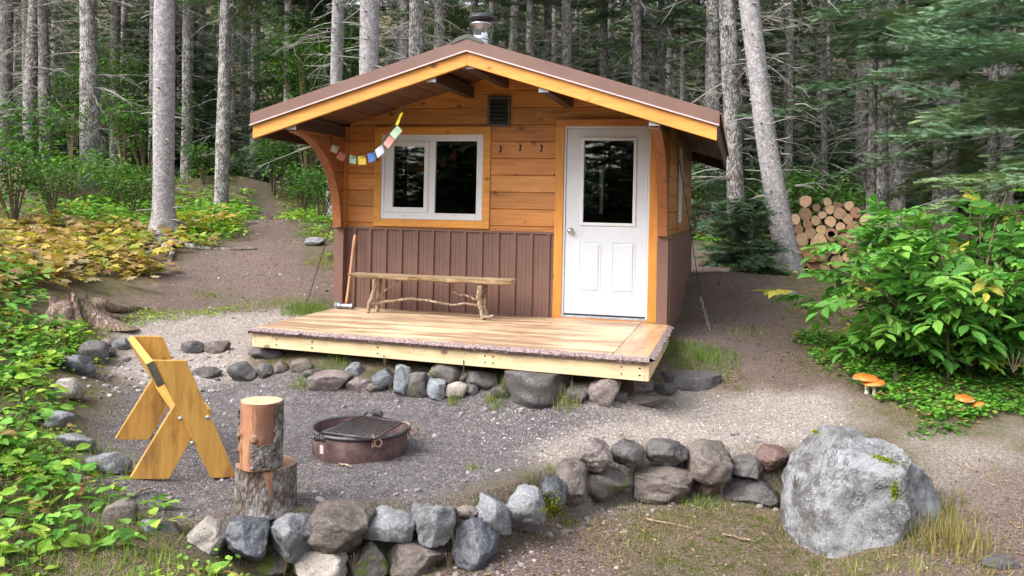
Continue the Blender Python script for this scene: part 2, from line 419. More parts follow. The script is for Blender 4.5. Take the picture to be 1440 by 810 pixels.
MW['bark_dark'] = m_bark('dark_scaly_bark', (.36, .33, .315), (.09, .075, .07), (.42, .43, .39), 1.6, amt=.5)
MW['twig'] = m_plain('dead_twig', (.24, .225, .20), .9, var=.3, sc=6)
MW['stem'] = m_plain('shrub_stem', (.12, .085, .05), .8, var=.3)
MW['needle'] = m_leaf('conifer_needles', .55, .12, spec=.25)
MW['leaf'] = m_leaf('leaves', .55, .32, spec=.22)
MW['grass'] = m_leaf('grass_blades', .55, .3, spec=.2)
MW['r_grey'] = m_rock('granite_grey', (.255, .26, .272), (.085, .085, .09), (.48, .48, .49), .35)
MW['r_dark'] = m_rock('dark_blue_grey_rock', (.115, .12, .14), (.045, .046, .055), (.3, .31, .33), .3, wet=.42)
MW['r_brown'] = m_rock('brown_rock', (.185, .15, .13), (.075, .058, .05), (.36, .31, .27), .35)
MW['r_pale'] = m_rock('pale_beige_rock', (.42, .375, .33), (.22, .185, .16), (.62, .58, .53), .4)
MW['r_pink'] = m_rock('pinkish_granite', (.24, .185, .17), (.13, .105, .098), (.5, .44, .42), .4)
MW['r_red'] = m_rock('red_brown_rock', (.15, .085, .07), (.09, .055, .05), (.3, .22, .2), .25)
MW['r_moss'] = m_rock('mossy_dark_rock', (.16, .14, .125), (.075, .065, .06), (.26, .25, .22), .3, moss=.12)
MW['r_char'] = m_rock('charcoal_brown_rock', (.125, .112, .11), (.048, .042, .042), (.28, .26, .25), .3)
MW['r_blue'] = m_rock('pale_blue_grey_rock', (.28, .30, .325), (.14, .15, .16), (.5, .52, .54), .35)
MW['r_boulder'] = m_rock('boulder_granite', (.27, .275, .29), (.05, .047, .045), (.40, .40, .41), .5, moss=.0, sc=.9, blot=1)
# ------------------------------------------------------------------ terrain
DX = [(-400,4.8),(170,4.75),(240,4.75),(290,4.8),(350,4.85),(410,4.9),(475,5.0),(545,5.1),(610,5.15),(670,5.2),(730,5.45),(770,5.8),(800,6.1),(850,6.4),(950,6.45),(1060,6.45),(1110,6.4),(1500,6.4)]
def Dwall(px): return float(np.interp(px, [a for a, b in DX], [b for a, b in DX]))
WALLPX = [170, 240, 290, 350, 410, 475, 545, 610, 670, 730, 770, 800, 850, 950, 1060, 1130]
WALL = []
for px in WALLPX:
    d = ray(px, 700); t = (Dwall(px) + .13) / F; WALL.append((d.x * t, d.y * t))
WALL = np.array(WALL)
def step_off(X, Y):
    X = np.atleast_1d(np.asarray(X, float)); Y = np.atleast_1d(np.asarray(Y, float))
    best = np.full(X.shape, 1e9); sg = np.ones(X.shape)
    ext = np.vstack([WALL[0] + (WALL[0] - WALL[1]) * 20, WALL, WALL[-1] + np.array([10., 3.])])
    for a, b in zip(ext[:-1], ext[1:]):
        ab = b - a; L = (ab ** 2).sum()
        t = np.clip(((X - a[0]) * ab[0] + (Y - a[1]) * ab[1]) / L, 0, 1)
        dx = X - a[0] - t * ab[0]; dy = Y - a[1] - t * ab[1]; d = np.hypot(dx, dy)
        s = np.sign(ab[0] * dy - ab[1] * dx)
        m = d < best; best = np.where(m, d, best); sg = np.where(m, s, sg)
    low = sstep(.02, .16, -sg * best)
    pxx = CX + F * (X * cos(YAW) + Y * sin(YAW)) / np.maximum(fwd(X, Y), .5)
    amt = sstep(230, 420, pxx) * (1 - sstep(.25, 1.1, X))
    return -.35 * low * amt
CTRL_P = [  # pixel, height
    (500,640,0),(600,600,.0),(420,600,.0),(350,650,0),(640,566,.08),(440,545,.14),(850,566,.07),(900,600,.03),(1000,600,.04),
    (310,680,-.02),(190,680,.04),(160,612,.06),(250,590,.03),(330,545,.08),(240,545,.12),(300,498,.26),(200,490,.30),
    (120,520,.24),(90,580,.2),(60,650,.14),(150,730,.02),(80,800,-.05),(10,560,.34),(10,480,.5),(10,700,.12),(280,455,.37),(350,440,.42),
    (100,450,.5),(430,420,.55),(300,400,.62),(230,360,.9),(60,400,.75),(400,360,.95),(350,300,1.5),(450,310,1.4),
    (960,545,.1),(1000,520,.22),(1060,480,.4),(990,450,.52),(1110,405,.78),(1000,390,.85),(1180,400,.8),(1130,560,.1),(1220,556,.14),(1362,582,.1),
    (1300,510,.32),(1430,560,.15),(1400,640,.0),(1200,600,.05),(1430,720,-.22),
    (950,760,-.38),(1200,775,-.38),(1330,760,-.32),(1150,800,-.4),(700,800,-.36),(500,806,-.35),(1430,800,-.34),(400,795,-.3),(300,790,-.16)]
CTRL_D = [(340,258,22),(230,262,24),(60,250,23),(127,262,22),(420,265,24),(468,308,18),(10,330,14),(1000,338,20),(1100,318,24),(1240,350,16),(1180,378,14.3),(1130,386,14.3),(1240,372,14.6),(1420,330,16),(1000,318,32),
          (60,268,45),(340,262,45),(720,280,45),(1050,300,45),(1400,306,45),(1600,380,13)]
CTRL_W = [(-3.9,7.55,.34),(-3.2,7.5,.34),(-2.5,7.5,.32),(-1.8,7.45,.3),(-1.1,7.45,.3),(-3.9,8.4,.36),(-2.5,8.4,.34),(-1.,8.4,.34),(-2.5,6.95,.06),(-3.3,7.0,.08),(-1.6,6.9,.06),(-2.5,11,.3),(-.9,11,.42),(-4.2,11,.45),(-2.5,14.5,.75),(0,0,.15),(-3,0,.1),(3,0,.1),(0,3,-.2),(2.5,3,-.25),(-2.2,2.5,-.12),(-5,3,.2),(-9,3,.9),(6,3,-.1),(8,8,.2),
          (0,-20,0),(-25,0,2.5),(25,0,.5),(25,20,1.5),(-35,25,4.),(20,40,2.6),(-10,55,3.2),(-40,60,4.5),(30,70,3.5),(0,90,4),(-90,90,6),(90,90,5),(0,-90,0),(-90,0,5),(90,0,1),(-90,-90,3),(90,-90,0)]
_P = []
for px, py, z in CTRL_P:
    p = atZ(px, py, z); q = p - FW * (.45 if z < -.25 else 0) + FW * (.0 if z < -.25 else .0); _P.append((p.x, p.y, z - float(step_off(q.x, q.y)[0])))
for px, py, D in CTRL_D:
    p = atD(px, py, D); _P.append((p.x, p.y, p.z))
_P += [(x, y, z - float(step_off(x, y)[0])) for x, y, z in CTRL_W]
for px in (430, 500, 570, 640, 700, 760, 800, 850, 950, 1060, 1120):
    for dd in (-.4, .35):
        d = ray(px, 700); t = (Dwall(px) + dd) / F
        if px < 1100 or dd > 0: _P.append((d.x * t, d.y * t, 0.))
_P = np.array(_P)
def _U(r2): return .5 * r2 * np.log(r2 + 1e-9)
_n = len(_P); _xy = _P[:, :2] / 10.
_K = _U(((_xy[:, None] - _xy[None]) ** 2).sum(2)) + np.eye(_n) * 2e-4
_A = np.zeros((_n + 3, _n + 3)); _A[:_n, :_n] = _K; _A[:_n, _n] = 1; _A[:_n, _n + 1:] = _xy; _A[_n:, :_n] = _A[:_n, _n:].T
_W = np.linalg.solve(_A, np.concatenate([_P[:, 2], np.zeros(3)]))
def gz(X, Y, detail=True):
    X = np.atleast_1d(np.asarray(X, float)).ravel(); Y = np.atleast_1d(np.asarray(Y, float)).ravel()
    z = np.full(X.shape, _W[_n]) + _W[_n + 1] * X / 10 + _W[_n + 2] * Y / 10
    for k in range(_n):
        z += _W[k] * _U((X / 10 - _xy[k, 0]) ** 2 + (Y / 10 - _xy[k, 1]) ** 2)
    z += step_off(X, Y)
    z += 20 * sstep(48, 100, Y) + 12 * sstep(40, 90, -X) * sstep(0, 20, Y)
    if detail:
        far = sstep(11, 22, np.hypot(X, Y))
        pit = np.exp(-(((X + 2.2) / 2.2) ** 2 + ((Y - 5.8) / 1.5) ** 2))
        z += fbm2(X * .8, Y * .8, 3, 3.) * (.02 + .10 * far) + fbm2(X * 5, Y * 5, 3, 9.) * (.012 * (1 - .5 * pit))
    return z
def g(x, y): return float(gz(x, y)[0])
def ghit(px, py, tmax=70):
    d = ray(px, py); d = d / F
    t = np.concatenate([np.arange(2.5, 16, .03), np.arange(16, tmax, .15)])
    X, Y, Z = d.x * t, d.y * t, H + d.z * t
    below = Z < gz(X, Y, False)
    i = int(np.argmax(below)) if below.any() else len(t) - 1
    return Vector((X[i], Y[i], float(gz(X[i], Y[i])[0])))
def wpoly(pts): return np.array([ghit(*p)[:2] for p in pts])
def sdist(poly, X, Y):
    """signed distance, positive inside"""
    best = np.full(X.shape, 1e9); ins = np.zeros(X.shape, bool)
    n = len(poly)
    for i in range(n):
        a = poly[i]; b = poly[(i + 1) % n]; ab = b - a; L = (ab ** 2).sum() + 1e-12
        t = np.clip(((X - a[0]) * ab[0] + (Y - a[1]) * ab[1]) / L, 0, 1)
        best = np.minimum(best, np.hypot(X - a[0] - t * ab[0], Y - a[1] - t * ab[1]))
        c = ((a[1] > Y) != (b[1] > Y)) & (X < (b[0] - a[0]) * (Y - a[1]) / (b[1] - a[1] + 1e-12) + a[0])
        ins ^= c
    return np.where(ins, best, -best)
def graded(c0, c1, step, lo, hi, gr=1.11):
    core = list(np.arange(c0, c1 + 1e-6, step)); s = step; v = core[-1]
    while v < hi: s *= gr; v += s; core.append(v)
    s = step; v = core[0]; L = []
    while v > lo: s *= gr; v -= s; L.append(v)
    return np.array(L[::-1] + core)
gx = graded(-7.6, 3.6, .04, -95, 95); gy = graded(3.4, 9.6, .04, -95, 120, 1.06)
GX, GY = np.meshgrid(gx, gy); gxf, gyf = GX.ravel(), GY.ravel(); gzf = gz(gxf, gyf)
ZONES = {
 'pit': wpoly([(150,735),(110,680),(140,600),(170,545),(345,530),(440,520),(560,525),(700,540),(830,565),(880,590),(740,640),(730,680),(600,712),(470,722),(330,745)]),
 'light': wpoly([(180,482),(150,455),(260,440),(380,440),(470,436),(360,470),(345,520),(420,560),(240,560),(170,520)]),
 'light2': wpoly([(640,600),(700,575),(900,565),(960,545),(1080,552),(1160,560),(1215,592),(1180,620),(1110,635),(900,645),(780,655),(700,640)]),
 'light3': wpoly([(1300,620),(1440,610),(1440,650),(1340,680)]),
 'pathL': wpoly([(170,450),(225,385),(345,335),(348,300),(328,262),(352,258),(385,285),(420,325),(430,350),(470,395),(475,430),(380,445)]),
 'pathR': wpoly([(960,530),(945,450),(965,370),(985,350),(1075,380),(1100,440),(1140,520),(1180,560),(1060,556)]),
 'mossF': wpoly([(820,712),(1100,712),(1440,760),(1600,812),(1300,860),(900,860),(840,780)]),
 'duffR': wpoly([(1240,790),(1330,690),(1345,655),(1440,640),(1600,700),(1700,900),(1300,900)]),
 'duffF': wpoly([(560,830),(700,790),(780,735),(850,712),(890,750),(860,860)]),
}
def zw(name, X, Y, soft=.25, nz=.35):
    d = sdist(ZONES[name], X, Y) + fbm2(X * 2.2, Y * 2.2, 4, 5.) * nz * .6
    return sstep(-soft, soft, d)
pit = zw('pit', gxf, gyf, .2, .25)
lightw = np.maximum(zw('light', gxf, gyf, .2, .3), np.maximum(zw('light2', gxf, gyf, .35, .35), zw('light3', gxf, gyf, .5, .4) * .7))
path = np.maximum(zw('pathL', gxf, gyf, .35, .4), zw('pathR', gxf, gyf, .3, .4))
duffF = np.maximum(zw('duffF', gxf, gyf, .2, .3), zw('duffR', gxf, gyf, .3, .4))
# channels: R dark gravel, G light gravel, B duff/path ; rest moss / grass soil
me = bpy.data.meshes.new('ground')
nx, ny = len(gx), len(gy)
idx = np.arange(nx * ny).reshape(ny, nx)
quads = np.stack([idx[:-1, :-1], idx[:-1, 1:], idx[1:, 1:], idx[1:, :-1]], -1).reshape(-1, 4).astype(np.int32)
me.vertices.add(nx * ny); me.vertices.foreach_set('co', np.stack([gxf, gyf, gzf], 1).astype(np.float32).ravel())
me.loops.add(quads.size); me.loops.foreach_set('vertex_index', quads.ravel())
me.polygons.add(len(quads)); me.polygons.foreach_set('loop_start', np.arange(0, quads.size, 4, dtype=np.int32)); me.polygons.foreach_set('loop_total', np.full(len(quads), 4, dtype=np.int32))
me.update(calc_edges=True); me.polygons.foreach_set('use_smooth', np.full(len(quads), True))
ca = me.color_attributes.new('zone', 'FLOAT_COLOR', 'POINT')
ca.data.foreach_set('color', np.stack([pit, lightw, np.maximum(path, duffF), np.ones_like(pit)], 1).astype(np.float32).ravel())
m, nt, b = newmat('ground_soil')
at = nt.nodes.new('ShaderNodeAttribute'); at.attribute_name = 'zone'
sp = nt.nodes.new('ShaderNodeSeparateColor'); nt.links.new(at.outputs['Color'], sp.inputs[0])
co = objco(nt)
n1 = noiseN(nt, co, 1.3, 5); n2 = noiseN(nt, co, 9, 6, .7); n3 = noiseN(nt, co, 60, 4, .7)
vc = vorN(nt, co, 120, 'F1', 'Color'); vd = vorN(nt, co, 120, 'F1', 'Distance')
sv = nt.nodes.new('ShaderNodeSeparateColor'); nt.links.new(vc, sv.inputs[0]); vr = sv.outputs[0]
vc2 = vorN(nt, co, 28, 'F1', 'Color'); sv2 = nt.nodes.new('ShaderNodeSeparateColor'); nt.links.new(vc2, sv2.inputs[0])
dk = ramp(nt, vr, [(0, (.085, .075, .076)), (.45, (.175, .154, .155)), (.85, (.255, .228, .23)), (1, (.38, .355, .355))])
n4 = noiseN(nt, co, 34, 5, .75)
dk = mixc(nt, ramp(nt, n2, [(.4, (0,)), (.65, (.5,))]), dk, (.075, .06, .063))
dk = mixc(nt, 1., dk, ramp(nt, n4, [(.3, (.5, .5, .5)), (.5, (1., 1., 1.)), (.7, (1.75, 1.72, 1.72))]), 'MULTIPLY')
lt = ramp(nt, vr, [(0, (.23, .185, .16)), (.4, (.37, .315, .28)), (.8, (.46, .40, .36)), (1, (.58, .53, .49))])
lt = mixc(nt, ramp(nt, n2, [(.45, (0,)), (.7, (.4,))]), lt, (.23, .185, .16))
lt = mixc(nt, 1., lt, ramp(nt, n4, [(.3, (.6, .6, .6)), (.5, (1.1, 1.1, 1.1)), (.7, (1.65, 1.65, 1.65))]), 'MULTIPLY')
df = ramp(nt, n3, [(.3, (.055, .036, .031)), (.46, (.16, .108, .093)), (.58, (.28, .21, .185)), (.68, (.46, .37, .33))])
df = mixc(nt, ramp(nt, n1, [(.45, (0,)), (.6, (.5,))]), df, ramp(nt, vr, [(0, (.08, .06, .05)), (1, (.25, .2, .18))]))
ms = ramp(nt, n3, [(.3, (.03, .035, .009)), (.5, (.085, .098, .018)), (.7, (.17, .175, .035))])
ms2 = ramp(nt, n3, [(.3, (.06, .04, .026)), (.5, (.17, .125, .085)), (.68, (.34, .265, .18))])
ms = mixc(nt, ramp(nt, n2, [(.38, (0,)), (.54, (1,))]), ms, ms2)
c0 = mixc(nt, sp.outputs[2], ms, df); c1 = mixc(nt, sp.outputs[1], c0, lt); c2 = mixc(nt, sp.outputs[0], c1, dk)
nt.links.new(c2, b.inputs['Base Color']); b.inputs['Roughness'].default_value = .9; b.inputs['Specular IOR Level'].default_value = .25
hh = mth(nt, 'ADD', mth(nt, 'MULTIPLY', mth(nt, 'SUBTRACT', .6, vd), .4), mth(nt, 'ADD', mth(nt, 'MULTIPLY', n2, .8), mth(nt, 'MULTIPLY', n3, .5)))
bump(nt, b, hh, 1., .035)
me.materials.append(m)
tag(link('ground', me), kind='structure')

# ------------------------------------------------------------------ rocks
import bmesh
_ico = {}
def ico(sub):
    if sub not in _ico:
        bm = bmesh.new(); bmesh.ops.create_icosphere(bm, subdivisions=sub, radius=1)
        _ico[sub] = (np.array([v.co[:] for v in bm.verts]), [tuple(v.index for v in f.verts) for f in bm.faces]); bm.free()
    return _ico[sub]
def rock(name, c, dims, mat, label=None, cat='rock', group=None, seed=0, cuts=9, rough=.12, rz=None, sub=4, boxy=.0, tilt=0, planes=()):
    """c centre, dims full width(right), depth, height"""
    V, Fc = ico(sub); V = V.copy(); r = random.Random(seed)
    if boxy: V = np.sign(V) * np.abs(V) ** (1 - boxy)
    for n, d in planes:
        n = np.array(n, float); n /= np.linalg.norm(n); e = V @ n - d; V = V - np.outer(np.where(e > 0, e, 0) * .96, n)
    for k in range(cuts):
        n = np.array([r.gauss(0, 1), r.gauss(0, 1), r.gauss(0, .8)]); n /= np.linalg.norm(n); d = r.uniform(.62, .88)
        e = V @ n - d; V = V - np.outer(np.where(e > 0, e, 0) * .93, n)
    nn = V / np.linalg.norm(V, axis=1, keepdims=True)
    V = V + nn * (fbm(V * 1.1 + seed * 3.7, 2)[:, None] * rough * .9 + fbm(V * 3.5 + seed * 1.3, 4, .6)[:, None] * rough * .35)
    V = V + nn * ((1 - np.abs(fbm(V * 2.3 + seed * 2.1, 3)))[:, None] * rough * .28 + fbm(V * 11 + seed, 3, .6)[:, None] * rough * .10)
    V = V / (V.max(0) - V.min(0)) ; V = V - (V.max(0) + V.min(0)) / 2
    if tilt:
        ct, st = cos(tilt), sin(tilt); V = np.stack([V[:, 0] * ct - V[:, 2] * st, V[:, 1], V[:, 0] * st + V[:, 2] * ct], 1)
    V = V * np.array(dims)
    me = bpy.data.meshes.new(name); me.from_pydata([tuple(v) for v in V], [], Fc)
    me.polygons.foreach_set('use_smooth', np.full(len(Fc), True)); me.materials.append(mat)
    o = link(name, me, None, c); o.rotation_euler = (0, 0, YAW * 1.0 if rz is None else rz)
    return tag(o, label, cat, group)
def prock(px, py, w, h, D, mat, label, seed, group=None, depth=.9, **kw):
    kw.setdefault('boxy', .25); kw.setdefault('rough', .13)
    if D < 0: q = ghit(px, py + h * .36); D = fwd(q.x, q.y) + .12 * w / F * abs(D)
    c = atD(px, py, D); s = D / F
    return rock('stone', c, (w * s, (w + h) / 2 * s * depth, h * s), MW[mat], label, 'stone', group, seed, **kw)
WS = 'stones of the low dry-laid wall in front'
for i, (px, py, w, h, mt, dd, kw, lb) in enumerate([
 (208,742,42,40,'r_grey',0,{}, 'dull grey angular stone among leaves, leftmost of the front stone wall'),
 (237,748,44,34,'r_char',0,{'tilt':-.15}, 'small dark slate-topped stone between leafy weeds and pale rounded stone'),
 (291,751,62,54,'r_pale',0,{'tilt':-.35}, 'pale beige rounded stone at the left of the front wall'),
 (349,750,66,72,'r_dark',-.02,{'tilt':.5}, 'blackish blue pointed stone in front of the chopping block'),
 (415,750,68,66,'r_grey',0,{'tilt':.3}, 'grey white-mottled stone just right of the blackish stone by the chopping block'),
 (477,737,92,74,'r_brown',0,{'cuts':5}, 'largest pinkish brown stone on top of the front wall'),
 (547,733,76,50,'r_grey',.04,{}, 'grey stone with a dark hollow beside the largest pinkish stone'),
 (610,729,62,64,'r_grey',0,{'boxy':.3}, 'squarish speckled grey stone in the top course of the front wall'),
 (657,715,30,17,'r_pink',.05,{'boxy':.45}, 'tiny pale brick-shaped stone wedged in the front wall'),
 (692,720,54,62,'r_grey',.0,{}, 'round grey swirled stone where the front wall bends back'),
 (736,716,62,66,'r_grey',.0,{'tilt':.2}, 'tall cracked grey stone next to the mossy gap'),
 (772,692,50,52,'r_dark',.05,{}, 'dark grey stone with bright moss below it at the wall corner'),
 (797,675,60,66,'r_brown',.02,{'boxy':.2}, 'yellowish brown upright stone at the wall corner'),
 (450,792,78,50,'r_pale',-.06,{'tilt':.2,'cuts':5}, 'pale cream rounded stone lying below the largest pinkish stone'),
 (517,783,62,62,'r_moss',-.02,{}, 'dull green-grey stone in the lower course left of the flat brown stone'),
 (585,782,84,66,'r_brown',-.02,{'boxy':.35,'cuts':9}, 'flat faced brown blocky stone in the lower course'),
 (669,762,66,80,'r_dark',-.04,{'tilt':-.3,'cuts':9}, 'dark blue wedge stone with pale veins in the lower course'),
 (384,790,50,34,'r_moss',.03,{}, 'half buried mossy stone under the dark front wall stones'),
 (833,636,54,46,'r_pink',0,{'boxy':.15}, 'reddish brown stone at the left end of the upper row of the right wall'),
 (882,636,48,38,'r_char',0,{}, 'small dark grey stone second in the upper row of the right wall'),
 (936,636,58,42,'r_char',0,{'boxy':.2}, 'grey brown stone third in the upper row of the right wall'),
 (997,648,64,58,'r_brown',-.03,{'cuts':5}, 'big smooth grey brown stone resting on the upper row of the right wall'),
 (1053,656,50,34,'r_char',0,{'boxy':.2}, 'dark flat faced stone between the big smooth stone and the boulder'),
 (1084,642,44,36,'r_red',.03,{}, 'rusty brown stone tucked against the boulder top left'),
 (855,677,70,46,'r_moss',-.02,{'boxy':.3}, 'square dark stone with a green algae patch in the lower row'),
 (934,677,92,54,'r_brown',-.02,{'cuts':8}, 'large rough brown stone in the middle of the lower row'),
 (993,684,42,36,'r_red',0,{'boxy':.2}, 'dark red brown stone wedged low in the right wall'),
 (1057,686,78,38,'r_char',-.02,{'boxy':.25}, 'long low dark stone in the lower row beside the boulder'),
]):
    kw.setdefault('cuts', 11); prock(px, py + (5 if px < 720 else 2), w * 1.03, h * .98, Dwall(px) + dd - (.07 if 700 < px < 900 else 0), mt, lb, 11 + i, WS, sub=5, depth=1.15, **kw)
# boulder
bc = atD(1210, 689, 6.0)
rock('boulder', (bc.x, bc.y, bc.z - .13), (1.07, .92, 1.07), MW['r_boulder'], 'huge pale grey boulder with moss patches and dry grass at its right', 'boulder', None, 14, cuts=5, rough=.11, sub=6, boxy=.40,
     planes=[((.72, -.62, .22), .80), ((.62, -.05, .78), .80), ((-.62, -.2, .75), .88), ((-.05, -.5, .86), .90), ((-.25, -.95, .12), .82), ((-.9, -.35, .1), .90), ((.3, -.75, -.3), .86), ((0, .1, 1), .86), ((.95, .2, .3), .84)])
# stones in front of and below the deck
DS = 'stones set in the bank under the deck edge'
for i, (px, py, w, h, D, mt, kw, lb) in enumerate([
 (375,497,54,20,8.05,'r_char',{'boxy':.3}, 'dark flat stone carrying the left corner of the deck'),
 (271,489,34,20,8.3,'r_char',{}, 'small dark stone at the left of the pair behind the bench'),
 (305,489,36,22,8.3,'r_brown',{'boxy':.2}, 'squarish brown stone of the pair between bench and deck'),
 (290,525,44,18,7.7,'r_char',{}, 'flat half buried stone just right of the bench backrest'),
 (342,524,40,30,7.6,'r_char',{}, 'dark pointed stone in the gravel left of the deck'),
 (373,523,22,24,7.6,'r_char',{}, 'little dark stone beside the pointed one left of the deck'),
 (395,517,26,20,7.7,'r_brown',{}, 'brown lump in the soil below the deck left end'),
 (424,515,34,22,7.75,'r_brown',{'tilt':.3}, 'small tilted brown stone in shade under the deck'),
 (463,536,60,30,7.6,'r_pink',{'tilt':-.1}, 'broad buried pinkish stone under the deck left half'),
 (499,521,28,24,7.7,'r_grey',{}, 'speckled grey stone under the deck above the tan stone'),
 (504,543,36,24,7.55,'r_pink',{}, 'tan wedge shaped stone at the foot of the deck bank'),
 (541,534,36,32,7.6,'r_dark',{'boxy':.3}, 'split dark stone beside the tan wedge stone'),
 (566,537,24,44,7.6,'r_blue',{'tilt':-.2}, 'narrow pale leaning stone under the middle of the deck'),
 (586,541,32,38,7.58,'r_moss',{}, 'greenish stone right of the narrow pale stone'),
 (628,528,50,38,7.65,'r_moss',{}, 'big grey green stone touching the deck rim'),
 (613,548,28,30,7.5,'r_blue',{}, 'pale blue stone below the big grey green one'),
 (643,549,36,26,7.5,'r_pale',{}, 'light tan rounded stone right of the pale blue stone'),
 (677,536,48,30,7.55,'r_char',{}, 'dark brown stone between light tan stone and the long boulder'),
 (755,549,98,56,7.55,'r_char',{'cuts':9,'tilt':-.08}, 'long low grey boulder under the deck right half'),
 (850,551,46,44,7.4,'r_pink',{'cuts':5}, 'rounded pink granite stone right of the grass tuft under the deck'),
 (893,541,50,26,7.4,'r_pink',{'cuts':5}, 'flat oval stone carrying the right corner of the deck'),
 (905,563,66,20,7.35,'r_brown',{}, 'nearly buried stone in the gravel under the deck right corner'),
 (525,546,20,16,7.5,'r_brown',{}, 'pebble sized brown stone between tan wedge and split dark stone'),
 (600,534,24,22,7.5,'r_grey',{}, 'grey filler stone behind the pale blue stone'),
 (655,530,24,22,7.5,'r_moss',{}, 'mossy filler stone behind the light tan stone'),
 (663,548,20,18,7.5,'r_char',{}, 'small dark stone right of the light tan stone'),
 (703,552,26,18,7.5,'r_char',{}, 'low dark stone at the left tip of the long boulder'),
 (812,560,30,24,7.5,'r_char',{}, 'grey stone between straw coloured tuft and pink granite'),
 (872,558,22,18,7.5,'r_char',{}, 'small stone between pink granite and flat oval stone'),
 (440,527,26,16,7.5,'r_char',{}, 'shaded stone just above the broad buried pinkish stone'),
 (935,548,34,20,7.5,'r_char',{}, 'grey stone between deck corner and slab step'),
]):
    prock(px, py, w * 1.02, h * 1.02, -D, mt, lb, 101 + i, DS, **kw)
sc_ = ghit(968, 546); sc_ = sc_ + FW * .12 + UP * .035
rock('step_stone', sc_, (.64, .46, .17), MW['r_char'], 'broad flat stone slab step beside the right corner of the deck', 'step stone', None, 55, cuts=0, boxy=.62, rough=.05, sub=5,
     planes=[((0, -.1, 1), .72), ((.7, -.7, 0), .95), ((-.9, -.4, .2), .9), ((.2, -1, .1), .85)])
LS = 'loose stones along the leafy left bank'
for i, (px, py, w, h, D, mt, kw, lb) in enumerate([
 (98,548,42,38,6.6,'r_pale',{'cuts':5}, 'pale rounded stone lying on the left bank among the leaves'),
 (133,497,44,42,7.4,'r_char',{}, 'large dark earthy stone behind the bench at the bank top'),
 (112,515,52,40,7.2,'r_dark',{}, 'blackish stone half covered by leaves left of the dark earthy stone'),
 (150,482,18,14,7.8,'r_pink',{'boxy':.3}, 'small square pinkish stone on top of the bank stones'),
 (172,484,30,22,7.9,'r_grey',{}, 'flat grey stone just behind the bench backrest'),
 (152,496,22,18,7.6,'r_char',{}, 'small dark stone under the square pinkish one'),
 (83,594,44,34,6.0,'r_grey',{}, 'dull grey stone sunk in leaves below the pale rounded stone'),
 (105,622,60,30,5.75,'r_grey',{}, 'flat mossy grey stone left of the bench feet'),
 (152,652,64,34,5.4,'r_grey',{'tilt':.1}, 'flat sloping grey stone just left of the near bench foot'),
 (172,722,52,42,4.85,'r_brown',{'tilt':.3}, 'brownish buried stone amid weeds below the bench'),
]):
    prock(px, py, w * .94, h * .9, -D, mt, lb, 201 + i, LS, **kw)
for i, (px, py, w, h, D, mt, lb) in enumerate([(1110,414,24,12,13.5,'r_grey','small grey stone at the foot of the leaning tree'),(443,340,30,14,15.,'r_grey','mossy grey stone beside the left cord on the slope'),
                             (1407,793,60,22,5.2,'r_char','dark flat stone in the dirt at the bottom right')]):
    prock(px, py, w, h, -D, mt, lb, 301 + i)
EXPO = 1.6
# ------------------------------------------------------------------ cabin
YF = 9.31                      # front wall outer face
XL, XR = -4.49, -.715          # outer faces of side walls
YB = 13.35; ZD = .575; ZW = 1.492; XC = -2.6
YO = 8.0                       # roof front
SL = .325                      # roof slope
TH = .11
cabin = thing('cabin', (XC, 11.3, .3), 'small cedar plank cabin with brown metal skirting and a brown gable roof', 'cabin')
# roof geometry: underside height at x
ZP = atY(650, 92, YO).z        # bottom of fascia at the peak
ZTOP = atY(650, 62, YO).z
EL, ER = atY(355, 199, YO).x, atY(1008, 193, YO).x
XP = (EL + ER) / 2 - .03
zsl = (ZP - atY(1008, 193, YO).z) / (ER - XP)
zsl2 = (ZP - atY(355, 199, YO).z) / (XP - EL)
SLP = (zsl + zsl2) / 2
def fz(x): return ZP - SLP * abs(x - XP)          # bottom of front fascia
FH = .135; MH = .125                              # fascia board, metal trim heights
def rz_(x): return fz(x) + FH                      # roof deck underside level
YR = YB + .45
